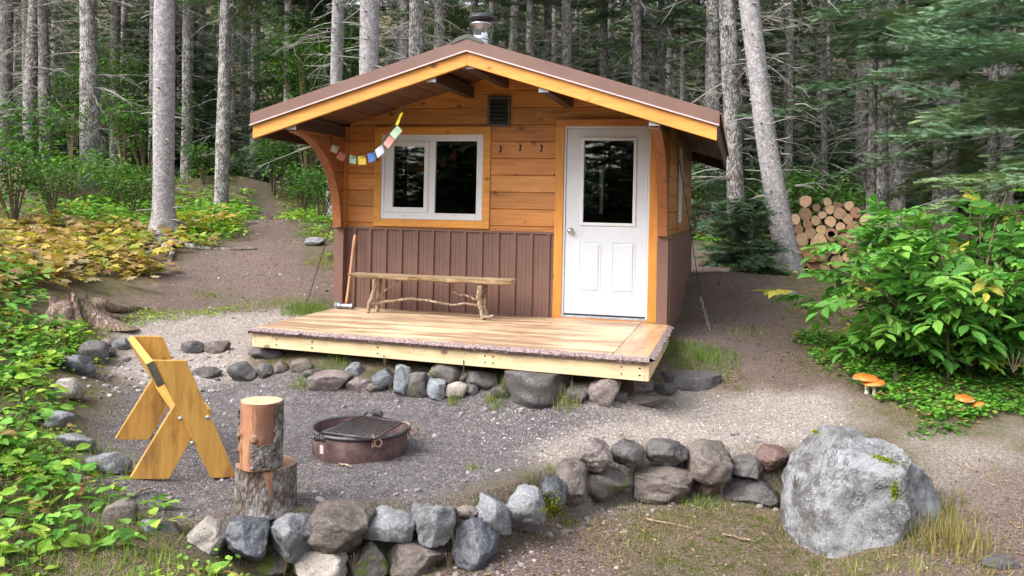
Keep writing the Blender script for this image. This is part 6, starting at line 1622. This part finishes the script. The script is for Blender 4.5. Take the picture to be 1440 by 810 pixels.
# short grass
S = Soup()
for nm, poly, dens, hg, pal, thr in (('a', ZONES['mossF'], 1500, (.015, .05), YGP + DRYP[:3], -.05), ('b', wpoly([(820,705),(1100,705),(1110,725),(830,735)]), 900, (.02, .07), GP + YGP, .0),
                                     ('c', wpoly([(0,560),(140,640),(250,745),(420,790),(520,830),(0,900)]), 1000, (.03, .13), YGP + GP + LIME, -.35), ('d', wpoly([(130,560),(160,590),(190,620),(150,640),(100,580)]), 700, (.02, .06), YGP, -.1),
                                     ('l', wpoly([(240,775),(470,770),(640,800),(760,745),(850,706),(1090,706),(1090,712),(850,716),(780,765),(650,830),(240,820)]), 1200, (.02, .07), YGP + GP, .0), ('i', ZONES['duffR'], 500, (.03, .09), DRYP, .0), ('j', ZONES['mossF'], 800, (.03, .08), DRYP, -.05), ('k', wpoly([(60,470),(200,440),(380,415),(420,425),(300,445),(190,460),(150,480),(90,500)]), 1100, (.02, .07), YGP + LIME, -.4),
                                     ('e', wpoly([(1180,560),(1440,600),(1440,640),(1300,612),(1200,590)]), 900, (.02, .05), DRYP + YGP, -.2), ('f', wpoly([(370,425),(470,415),(475,436),(440,442),(380,446)]), 1500, (.02, .07), GP + YGP, -.1),
                                     ('g', wpoly([(1060,400),(1140,440),(1130,520),(1190,570),(1140,560),(1090,500)]), 350, (.03, .08), YGP + GP, -.1), ('h', wpoly([(170,440),(400,405),(420,420),(250,450)]), 350, (.02, .05), YGP, -.1)):
    X, Y, r = sample_poly(poly, dens, ord(nm), .15, thr); grass(S, X, Y, r, hg, .10, pal, 1.25 if nm in 'ij' else .9)
tag(S.build('short_grass', MW['grass']), 'sparse short yellow green grass on the trodden ground', 'grass', None, 'stuff')
# tufts
for i, (px, py, rad, n, hg, pal, lb, lean) in enumerate([
 (985,508,.40,1500,(.04,.10),GP,'green grass patch beside the step slab right of the cabin',.95),
 (428,438,.3,900,(.04,.11),GP,'green grass patch at the left rear corner of the deck',.6),
 (712,556,.09,120,(.08,.2),GP+YGP,'long bladed grass tuft left of the long low boulder',.45),
 (800,570,.13,170,(.06,.16),DRYP+GP,'straw coloured grass tuft on the right end of the long low boulder',.6),
 (462,528,.2,220,(.05,.12),GP,'shaded grass tuft under the left part of the deck',.6), (425,545,.12,120,(.04,.1),GP+YGP,'small grass tuft left under the deck',.6),
 (640,570,.06,50,(.05,.12),YGP,'tiny tuft beside the greenish stone',.5), (700,575,.08,60,(.04,.1),GP,'tiny tuft below the dark brown stone',.6), (690,566,.05,50,(.04,.1),YGP,'tiny yellow tuft before the deck bank',.6),
 (665,662,.07,60,(.02,.05),YGP,'tiny tuft in the gravel by the wall bend',.8), (985,712,.16,160,(.04,.1),GP,'low tuft at the foot of the right stone wall',.9), (555,802,.06,80,(.06,.14),GP,'green tuft between lower stones at the picture bottom',.4),
 (395,312,.35,500,(.05,.12),YGP+GP,'mossy grass tuft in the middle of the upper path',.9), (455,372,.3,400,(.04,.1),YGP,'yellow grass tuft on the slope left of the cabin wall',.9), (300,415,.4,500,(.02,.06),YGP,'flat moss patch at the lower end of the path',1.), (1060,470,.3,260,(.03,.07),YGP,'thin grass patch on the dark right path',1.),
 (790,722,.12,130,(.04,.1),YGP,'yellow tuft below the mossy wall corner',.7)]):
    tuft('grass_tuft', px, py, rad, n, hg, pal, lb, lean, 50 + i)
c = ghit(1290, 735); tuft('dry_grass_clump', 0, 0, .24, 520, (.08, .22), DRYP, 'long dry straw coloured grass hanging over the right side of the boulder', .85, 90, at=Vector((bc.x + .36 * RGT.x - .48 * FW.x, bc.y + .36 * RGT.y - .48 * FW.y, 0)), cat='grass clump')
tuft('dry_grass_clump', 0, 0, .22, 200, (.06, .16), DRYP, 'dry grass fringe at the right rear of the boulder', .85, 91, at=Vector((bc.x + .55 * RGT.x - .12 * FW.x, bc.y + .55 * RGT.y - .12 * FW.y, 0)), cat='grass clump')
tuft('dry_grass_clump', 0, 0, .42, 260, (.04, .1), DRYP + YGP, 'flattened dry grass in front of the boulder', 1.1, 92, at=Vector((bc.x - .1 * RGT.x - .58 * FW.x, bc.y - .1 * RGT.y - .58 * FW.y, 0)), cat='grass clump')
# small leafy weeds between the stones
def weed(px, py, D, n, leaf, pal, lab, seed, tpl='round', hg=.1, nm='weed', spread=.06):
    r = np.random.default_rng(seed); c = atD(px, py, D); S = Soup(); tv, tf = (ROUND_V, ROUND_F) if tpl == 'round' else ((MAPLE_V, MAPLE_F) if tpl == 'maple' else (LEAF_V, LEAF_F))
    a = r.uniform(0, 2 * pi, n); q = r.uniform(0, 1, n) * spread; L = r.uniform(*leaf, n)
    S.add(tv, tf, np.stack([q * np.cos(a), q * np.sin(a), r.uniform(0, hg, n)], 1), rotmats(a - pi / 2, r.uniform(-.5, .5, n), r.uniform(-.5, .5, n), np.stack([L, L, L], 1)), cols(r, n, pal, .2))
    o = S.build('x', MW['leaf'], None, tuple(c)); o.name = nm
    mb = MB(); 
    for i in range(min(n, 6)): mb.tube([(0, 0, -.05), (q[i] * cos(a[i]) * .6, q[i] * sin(a[i]) * .6, hg * .5)], .002, 4)
    tag(o, lab, 'weed'); mb.build('stalks', MW['stem'], o, local=True); return o
weed(400, 796 - 0, 4.8, 10, (.03, .05), LIME, 'round leaved weed at the bottom beside the cream stone', 1)
weed(497, 792, 4.85, 12, (.03, .05), LIME, 'yellow green weed right of the cream stone', 2)
weed(631, 790, 5.0, 8, (.04, .06), [(.14,.36,.05)], 'bright four leaved weed between lower stones', 3)
weed(640, 760, 5.05, 9, (.025, .04), LIME, 'small weed climbing the gap above the four leaved one', 4, hg=.13)
weed(541, 508, 7.45, 10, (.035, .05), GREEN[1:], 'small leafy weed hanging under the deck middle', 5); weed(550, 545, 7.4, 8, (.03, .05), GREEN, 'tiny leafy weed among the deck stones', 6)
weed(697, 549, 7.3, 7, (.03, .045), LIME, 'tiny lime weed at the foot of the dark brown stone', 7); weed(652, 515, 7.4, 6, (.03, .04), GREEN, 'tiny weed near the deck rim', 8)
weed(1118, 683, 6.0, 5, (.04, .06), LIME, 'single lime leaf weed left of the boulder', 9, hg=.14)
weed(42, 318, 9.6, 18, (.16, .24), [(.75,.62,.04),(.7,.52,.05)], 'bright yellow maple leaved plant at the left', 10, 'maple', .25, 'yellow_plant', .25)
weed(128, 418, 8.9, 16, (.07, .1), LIME, 'seedling with lime leaves growing in the old stump', 11, 'leaf', .16, 'seedling', .12)
weed(1150, 470, 9.3, 26, (.07, .12), [(.45,.42,.05),(.3,.36,.05)], 'yellowing fern like plant left below the elder shrub', 12, 'leaf', .15, 'yellow_plant', .22)
weed(1258, 540, 7.9, 16, (.05, .09), [(.14,.32,.06),(.35,.3,.05),(.12,.28,.05)], 'green and yellow leafed weed just right of the big mushrooms', 13, 'maple', .2, 'weed', .1)
weed(90, 478, 7.2, 22, (.12, .2), [(.10,.27,.05),(.13,.32,.07)], 'big leaved green plant drooping over the bank stones', 14, 'leaf', .1, 'broad_leaved_plant', .25)
weed(1425, 515, 6.6, 10, (.12, .18), [(.22,.36,.24),(.16,.3,.17)], 'pale broad leaves hanging in at the right edge', 15, 'leaf', .2, 'broad_leaved_plant', .2)
# moss cushions
for i, (px, py, D, w_, h_, lb) in enumerate([(776, 712, 5.72, .13, .16, 'bright lime moss cushion in the corner of the front wall'), (1143, 606, 5.9, .10, .03, 'moss streak on the upper left edge of the boulder'),
                                         (1243, 646, 5.5, .16, .035, 'moss strip on the ridge of the boulder'), (1258, 690, 5.5, .05, .12, 'moss spot on the right face of the boulder'), (1310, 642, 5.75, .05, .08, 'moss spot on the right shoulder of the boulder')]):
    r = np.random.default_rng(i); n = 420 if i == 0 else 260; 
    c = atD(px, py, D)
    # drop onto the visible surface
    dg_ = bpy.context.evaluated_depsgraph_get(); o_ = Vector((0, 0, H)); pos = []; nor = []
    for k in range(n):
        a = r.uniform(0, 2 * pi); q = abs(r.normal(0, .55)); P_ = c + RGT * (cos(a) * q * w_ * .62) + UP * (sin(a) * q * h_ * .62 - cos(a) * q * w_ * (.15 if i in (1, 2) else 0))
        ok, loc, nn_, _, ob_, _ = scene.ray_cast(dg_, o_, (P_ - o_).normalized())
        if ok and abs((loc - o_).length - (P_ - o_).length) < .45: pos.append(loc[:]); nor.append(nn_[:])
    if len(pos) < 5: continue
    pos = np.array(pos); nor = np.array(nor); n = len(pos); S = Soup()
    S.add(LEAFS_V, LEAFS_F, pos, frames(nor + r.normal(0, .7, (n, 3)), r.normal(0, 1, (n, 3)), np.stack([r.uniform(.012, .022, n)] * 3, 1)), cols(r, n, [(.28,.32,.02),(.2,.25,.02),(.36,.38,.03)], .2))
    tag(S.build('moss', MW['leaf'], None, tuple(pos.mean(0))), lb, 'moss')

# ------------------------------------------------------------------ pebbles, litter
Vi, Fi = ico(1); S = Soup(); r = np.random.default_rng(3)
_wf = wpoly([(380,800),(470,765),(560,790),(700,790),(760,745),(830,705),(1090,706),(1092,722),(850,728),(780,770),(720,815),(500,840)])
_wb = wpoly([(200,728),(330,728),(470,700),(620,690),(740,660),(800,625),(1080,625),(1080,612),(790,612),(700,655),(600,680),(440,690),(330,712),(210,712)])
for poly, dens, sz, pal, thr in ((_wf, 260, (.006, .03), [(.16,.13,.12),(.24,.2,.185),(.1,.085,.08)], -9), (_wb, 160, (.006, .024), [(.2,.17,.165),(.3,.26,.25),(.12,.1,.1)], -9), (ZONES['pit'], 300, (.004, .011), [(.14,.12,.125),(.2,.175,.18),(.27,.245,.25),(.08,.07,.075)], -9), (ZONES['light2'], 260, (.005, .012), [(.4,.36,.33),(.25,.21,.2),(.55,.5,.47)], -9), (ZONES['light'], 120, (.006, .016), [(.4,.36,.33),(.25,.21,.2),(.5,.45,.43)], -9),
                                 (ZONES['pathL'], 22, (.01, .035), [(.2,.17,.16),(.3,.26,.24)], .1), (ZONES['pathR'], 22, (.008, .03), [(.2,.17,.16),(.12,.1,.1)], .1), (ZONES['duffF'], 120, (.006, .02), [(.22,.19,.18),(.35,.3,.28)], 0),
                                 (ZONES['mossF'], 40, (.005, .016), [(.16,.14,.13),(.25,.21,.2)], 0), (ZONES['pit'], 5, (.015, .03), [(.3,.27,.27),(.2,.17,.17)], -9), (wpoly([(360,560),(900,575),(900,590),(360,575)]), 40, (.012, .035), [(.33,.29,.28),(.22,.19,.19)], -9),
                                 (wpoly([(110,520),(200,500),(320,500),(340,540),(200,560),(130,560)]), 160, (.01, .035), [(.25,.22,.21),(.35,.31,.3),(.14,.12,.12)], -9)):
    X, Y, _ = sample_poly(poly, dens, 5, 0, thr); n = len(X); s_ = sz[0] + (sz[1] - sz[0]) * r.uniform(0, 1, n) ** 2.5
    S.add(Vi, Fi, np.stack([X, Y, gz(X, Y) + s_ * .1], 1), rotmats(r.uniform(0, 6.3, n), r.uniform(-.5, .5, n), r.uniform(-.5, .5, n), np.stack([s_ * r.uniform(.7, 1.4, n), s_, s_ * r.uniform(.45, .8, n)], 1)), cols(r, n, pal, .25))
m, nt, b = newmat('pebble'); nt.links.new(tintN(nt), b.inputs['Base Color']); b.inputs['Roughness'].default_value = .8
tag(S.build('gravel', m), 'loose gravel and small pebbles strewn over the clearing', 'gravel', None, 'stuff')
S = Soup()
for poly, dens, L0, pal in ((wpoly([(320,660),(440,640),(470,700),(330,720),(300,690)]), 260, (.01, .035), [(.6,.42,.26),(.5,.33,.2),(.25,.13,.08)]), (wpoly([(420,640),(440,600),(580,600),(600,640),(540,675),(460,675)]), 160, (.008, .025), [(.02,.02,.02),(.05,.045,.045),(.3,.28,.27)]), (ZONES['duffR'], 200, (.02, .05), [(.3,.19,.1),(.13,.08,.05),(.45,.33,.2)]), (ZONES['pathL'], 110, (.02, .06), [(.22,.13,.08),(.1,.06,.04),(.42,.31,.22)]), (ZONES['pathR'], 110, (.02, .06), [(.2,.12,.08),(.1,.06,.04),(.33,.25,.17)]), (ZONES['duffF'], 250, (.02, .06), [(.3,.19,.1),(.13,.08,.05),(.42,.3,.18)]),
                            (ZONES['mossF'], 120, (.02, .06), [(.3,.19,.1),(.15,.09,.06),(.45,.33,.2)]), (ZONES['pit'], 8, (.015, .04), [(.3,.2,.13)]), (herb, 60, (.03, .06), [(.3,.2,.12),(.16,.1,.06)]), (fernz, 20, (.05, .1), [(.3,.2,.12),(.16,.1,.06)])):
    X, Y, r = sample_poly(poly, dens, 9); n = len(X); L = r.uniform(*L0, n)
    S.add(LEAFS_V, LEAFS_F, np.stack([X, Y, gz(X, Y) + .006], 1), rotmats(r.uniform(0, 6.3, n), r.uniform(-.2, .2, n), r.uniform(-.3, .3, n), np.stack([L * r.uniform(.15, .9, n), L, L], 1)), cols(r, n, pal, .2))
tag(S.build('leaf_litter', MW['grass']), 'dead leaves and bark crumbs lying on the soil', 'leaf litter', None, 'stuff')
rs = random.Random(6)
for i, (ax, ay, bx, by, r0, lb) in enumerate([(905,735,975,748,.006,'pale thin stick below the right wall'),(1015,757,1060,768,.008,'reddish stick on the mossy ground left of the boulder'),(868,720,893,717,.007,'short orange brown twig under the right wall'),
                                          (0,620,30,560,.008,'twig poking out of the weeds at the left edge'),(478,655,494,659,.008,'chip of pale wood at the foot of the fire ring'),(180,700,215,690,.01,'rotten reddish bark piece near the bench foot')]):
    a, b_ = ghit(ax, ay), ghit(bx, by); mb = MB(); pts = [a.lerp(b_, t / 5) + Vector((rs.uniform(-.01, .01), rs.uniform(-.01, .01), .012 + rs.uniform(0, .01))) for t in range(6)]; mb.tube(pts, [r0, r0, r0 * .9, r0 * .8, r0 * .7, r0 * .4], 6)
    tag(mb.build('stick', MW['branch'], None, tuple(a)), lb, 'stick')

# ------------------------------------------------------------------ stump
sc0 = ghit(92, 455); zt_ = .3
mb = MB(); mb.smooth = True; n = 56; rows = 16; V = []; rs = random.Random(3); jag = [rs.uniform(-.1, .1) for _ in range(n)]; jag = [(jag[k - 1] + jag[k] + jag[(k + 1) % n]) / 2.2 for k in range(n)]
cx_, cy_ = atD(97, 440, fwd(sc0.x, sc0.y) + .2).x, atD(97, 440, fwd(sc0.x, sc0.y) + .2).y; gzc = g(cx_, cy_)
for i in range(rows + 1):
    t = i / rows
    for k in range(n):
        a = 2 * pi * k / n; lob = max(0, sin(a * 2.5 + .6)) ** 1.4; rad = .155 + .025 * sin(a * 9) + .02 * sin(a * 14 + t * 3) + (1 - t) ** 1.8 * (.10 + .45 * lob) + .015 * rs.random()
        z = -.1 + t * (.30 + .05 * sin(a * 3 + 1) + jag[k] * .4 * t)
        V.append((cx_ + rad * cos(a), cy_ + rad * sin(a), gzc + z))
mb._add(V, [(i * n + k, i * n + (k + 1) % n, (i + 1) * n + (k + 1) % n, (i + 1) * n + k) for i in range(rows) for k in range(n)])
st = thing('tree_stump', (cx_, cy_, gzc), 'old weathered stump with splayed roots and a seedling at the left', 'tree stump'); mb.build('stump_wood', MW['stump'], st)
mb = MB(); top = V[-n:]; inn = [(cx_ + (x - cx_) * .72, cy_ + (y - cy_) * .72, z - .12) for x, y, z in top]
mb._add(top + inn + [(cx_, cy_, gzc + .12)], [(k, (k + 1) % n, n + (k + 1) % n, n + k) for k in range(n)] + [(n + k, n + (k + 1) % n, 2 * n) for k in range(n)]); mb.build('broken_top', MW['stump'], st)
for k, (ax, ay, bx, by, r0) in enumerate([(140,418,180,452,.06),(150,412,212,436,.05),(75,428,55,462,.07),(88,436,82,472,.05),(120,425,150,455,.05)]):
    mb = MB(); b_ = ghit(bx, by); a = Vector((cx_, cy_, 0)).lerp(b_, .25); pp = []
    for t in range(8): q = a.lerp(b_, t / 7) + FW * (.05 * sin(t * 1.3 + k)); pp.append(Vector((q.x, q.y, g(q.x, q.y) + .14 * (1 - t / 7) ** 1.5 - .01)))
    mb.smooth = True; mb.tube(pp, [r0 * 1.5, r0 * 1.4, r0 * 1.2, r0, r0 * .9, r0 * .8, r0 * .6, r0 * .3], 10, rn=.3, seed=k); mb.build('root', MW['stump'], st)

# ------------------------------------------------------------------ mushrooms
mcap = m_plain('mushroom_cap', (.66, .17, .025), .5, var=.3, sc=30); mst = m_plain('mushroom_stem', (.72, .66, .56), .7, var=.1, sc=40)
for i, (px, py, bx, by, D, R_, lb) in enumerate([(1219, 531, 1217, 555, 8.35, .128, 'largest orange capped mushroom at the edge of the ground cover'), (1229, 538, 1229, 557, 8.3, .10, 'orange mushroom overlapped by the largest one'),
                                             (1357, 560, 1358, 577, 8.0, .085, 'orange mushroom with yellow rim in the green cover at right'), (1375, 568, 1376, 580, 7.95, .055, 'smallest yellow orange mushroom at far right')]):
    q_ = ghit(bx, by + 1); D2 = fwd(q_.x, q_.y); c = atD(px, py, D2); R_ *= D2 / D; zb = g(c.x, c.y) - .03; mb = MB(); mb.smooth = True; hb = c.z - zb
    th = thing('mushroom', (c.x, c.y, zb), lb, 'mushroom', 'orange mushrooms')
    mb.tube([(c.x, c.y, zb), (c.x + .004, c.y, zb + hb * .25), (c.x, c.y, zb + hb * .98)], [R_ * .2, R_ * .16, R_ * .13], 10); mb.build('stem', mst, th)
    mb = MB(); mb.smooth = True; mb.lathe([(0, .022 * R_ / .1), (R_ * .35, .021 * R_ / .1), (R_ * .75, .012 * R_ / .1 + .004), (R_ * 1.0, -.004), (R_ * .985, -.012)], c, 26)
    rq = random.Random(i); ph = rq.uniform(0, 6)
    for j_, v_ in enumerate(mb.v):
        dx_, dy_ = v_[0] - c.x, v_[1] - c.y; rr2 = sqrt(dx_ * dx_ + dy_ * dy_) / R_; aa = atan2(dy_, dx_); k_ = 1 + .07 * sin(aa * 2 + ph) + .04 * sin(aa * 5 + ph)
        mb.v[j_] = (c.x + dx_ * k_, c.y + dy_ * k_, v_[2] + .01 * sin(aa + ph) * rr2); mb.c[j_] = (1, .8 + .35 * rr2 ** 2, .8 + .4 * rr2 ** 3) if rr2 > .3 else (.8, .6, .7)
    mb.build('cap', mcap, th)
    mb = MB(); mb.smooth = True; mb.lathe([(R_ * .985, -.012), (R_ * .6, -.008), (R_ * .12, -.002)], c, 26); mb.build('gills', mst, th)

# ------------------------------------------------------------------ firewood pile
LG_ = [(253,245,42,0,''),(183,278,35,0,''),(203,346,32,0,''),(225,411,43,0,''),(224,480,31,0,''),(365,250,26,0,''),(415,215,30,0,''),(400,163,28,.3,''),(480,240,40,0,''),(545,188,31,.05,''),(588,233,38,0,''),(320,287,32,0,''),(265,312,32,0,''),
       (418,293,37,0,''),(485,328,31,0,''),(533,275,36,0,''),(285,370,38,0,''),(357,350,34,0,''),(425,380,44,0,'hollow'),(572,348,54,0,''),(662,287,46,0,''),(340,435,60,0,''),(290,505,58,-.03,'red'),(250,610,42,-.05,'hollow'),(440,480,30,0,''),(322,590,34,.05,'red'),(355,530,30,0,''),(252,158,40,.3,''),(325,200,26,.3,''),(465,190,30,.3,''),(600,290,28,.1,''),(500,410,40,.02,''),(560,440,44,.02,''),(640,380,44,.02,''),(380,600,36,.05,''),(460,560,44,.05,''),(540,530,40,.05,'')]
rowsy = sorted(LG_, key=lambda q: q[1]); wd = Vector((FW.x, FW.y, 0)); wd = (wd + Vector((.25, 0, 0))).normalized()
ORD = ['first', 'second', 'third', 'fourth', 'fifth', 'sixth', 'seventh', 'eighth', 'ninth', 'tenth', 'eleventh', 'twelfth']
bands = {}
for q in LG_: bands.setdefault(int((q[1] - 130) // 75), []).append(q)
nb_ = sorted(bands)
for bi, bk in enumerate(nb_):
    for li, (x, y, rr_, off, kd) in enumerate(sorted(bands[bk])):
        D = 14.3 + off; c = atD(1080 + x / 4.765, 250 + y / 4.765, D); R_ = rr_ / 4.765 * D / F
        lb = f'{"hollow " if kd == "hollow" else "reddish split " if kd == "red" else "round "}firewood log, {ORD[li]} from left in the {ORD[bi]} layer from the pile top'
        th = thing('firewood_log', tuple(c), lb, 'firewood', 'logs of the firewood pile'); rs = random.Random(int(x * 7 + y)); n = 16
        ph = rs.uniform(0, 6); sx = RGT; sz = UP; q0, q1 = [], []
        for k in range(n):
            a = 2 * pi * k / n; r_ = R_ * (1 + .06 * sin(2 * a + ph) + .04 * sin(3 * a + ph * 2) + rs.uniform(-.02, .02)) * (.75 if kd == 'red' and k % 16 < 7 and k > 0 else 1)
            v_ = sx * (r_ * cos(a)) + sz * (r_ * sin(a)); q0.append(c + v_); q1.append(c + v_ + wd * .42)
        mb = MB(); mb.smooth = True; mb._add(q0 + q1, [(k, n + k, n + (k + 1) % n, (k + 1) % n) for k in range(n)]); mb._add(q1, [tuple(range(n))]); mb.build('bark', MW['firebark'] if kd != 'red' else MW['barkless'], th)
        mb = MB(); v = rs.uniform(.65, 1.15); mb.cur = (v, v * rs.uniform(.9, 1), v * rs.uniform(.85, 1))
        # face in a frame whose local z is the log axis, so the rings run round the pith
        if kd == 'hollow':
            hi = [c + (p - c) * .55 - wd * .0 for p in q0]; hb_ = [p + wd * .3 for p in hi]; mb._add(q0 + hi, [(k, (k + 1) % n, n + (k + 1) % n, n + k) for k in range(n)]); o_ = mb.build('cut_end', MW['cut_old'], th); mb = MB(); mb._add(hi + hb_, [(k, (k + 1) % n, n + (k + 1) % n, n + k) for k in range(n)] + [tuple(range(n, 2 * n))]); mb.build('hollow', MW['gasket'], th)
        else:
            qq = [c + (p - c) - wd * .001 for p in q0]
            # local frame object
            zax = -wd; xax = Vector((zax.y, -zax.x, 0)).normalized(); yax = zax.cross(xax); Mx = Matrix((xax, yax, zax)).transposed()
            loc_ = [Mx.transposed() @ (p - c) for p in qq]; mb._add([tuple(p) for p in loc_], [tuple(range(n - 1, -1, -1))]); o_ = mb.build('cut_end', (MW['cut'] if rs.random() < .6 else MW['cut_old']) if kd != 'red' else MW['barkless'], th, local=True); o_.rotation_euler = Mx.to_euler()
# ------------------------------------------------------------------ world, light, camera
w = bpy.data.worlds.new('World'); scene.world = w; w.use_nodes = True
nt = w.node_tree; bg = nt.nodes['Background']
sky = nt.nodes.new('ShaderNodeTexSky'); sky.sky_type = 'NISHITA'; sky.sun_disc = False
SE, SA = radians(46), radians(-40)      # sun elevation; azimuth of the sun measured from -Y towards -X
sky.sun_elevation = SE
sd = Vector((-sin(radians(42)) * cos(SE), -cos(radians(42)) * cos(SE), sin(SE)))   # direction to the sun
sky.sun_rotation = atan2(sd.x, sd.y)
sky.air_density = 1.; sky.dust_density = 3.; sky.ozone_density = 1.
hs = nt.nodes.new('ShaderNodeHueSaturation'); hs.inputs['Saturation'].default_value = .35
nt.links.new(sky.outputs[0], hs.inputs['Color']); nt.links.new(hs.outputs[0], bg.inputs[0]); bg.inputs[1].default_value = .15
sun = bpy.data.lights.new('sun', 'SUN'); sun.energy = 1.15; sun.angle = radians(40); sun.color = (1, .97, .93)
so = bpy.data.objects.new('sun', sun); COL.objects.link(so); so.rotation_euler = (-sd).to_track_quat('-Z', 'Y').to_euler()
cam = bpy.data.cameras.new('camera'); co_ = bpy.data.objects.new('camera', cam); COL.objects.link(co_); scene.camera = co_
cam.sensor_fit = 'HORIZONTAL'; cam.sensor_width = 36; cam.lens = 36 * F / 1440; cam.shift_y = -(405 - CY) / 1440
cam.clip_start = .05; cam.clip_end = 500
z_ = Vector((0, 0, 1)); back = -FW
r2 = RGT * cos(ROLL) + UP * sin(ROLL); u2 = -RGT * sin(ROLL) + UP * cos(ROLL)
M = Matrix(((r2.x, u2.x, back.x, 0), (r2.y, u2.y, back.y, 0), (r2.z, u2.z, back.z, H), (0, 0, 0, 1)))
co_.matrix_world = M
scene.view_settings.view_transform = 'Standard'; scene.view_settings.look = 'None'; scene.view_settings.gamma = 1; scene.view_settings.use_curve_mapping = False
scene.view_settings.exposure = EXPO
scene.cycles.use_denoising = True
scene.cycles.max_bounces = 6; scene.cycles.diffuse_bounces = 3; scene.cycles.glossy_bounces = 3; scene.cycles.transparent_max_bounces = 12; scene.cycles.transmission_bounces = 3
scene.render.engine = 'CYCLES'
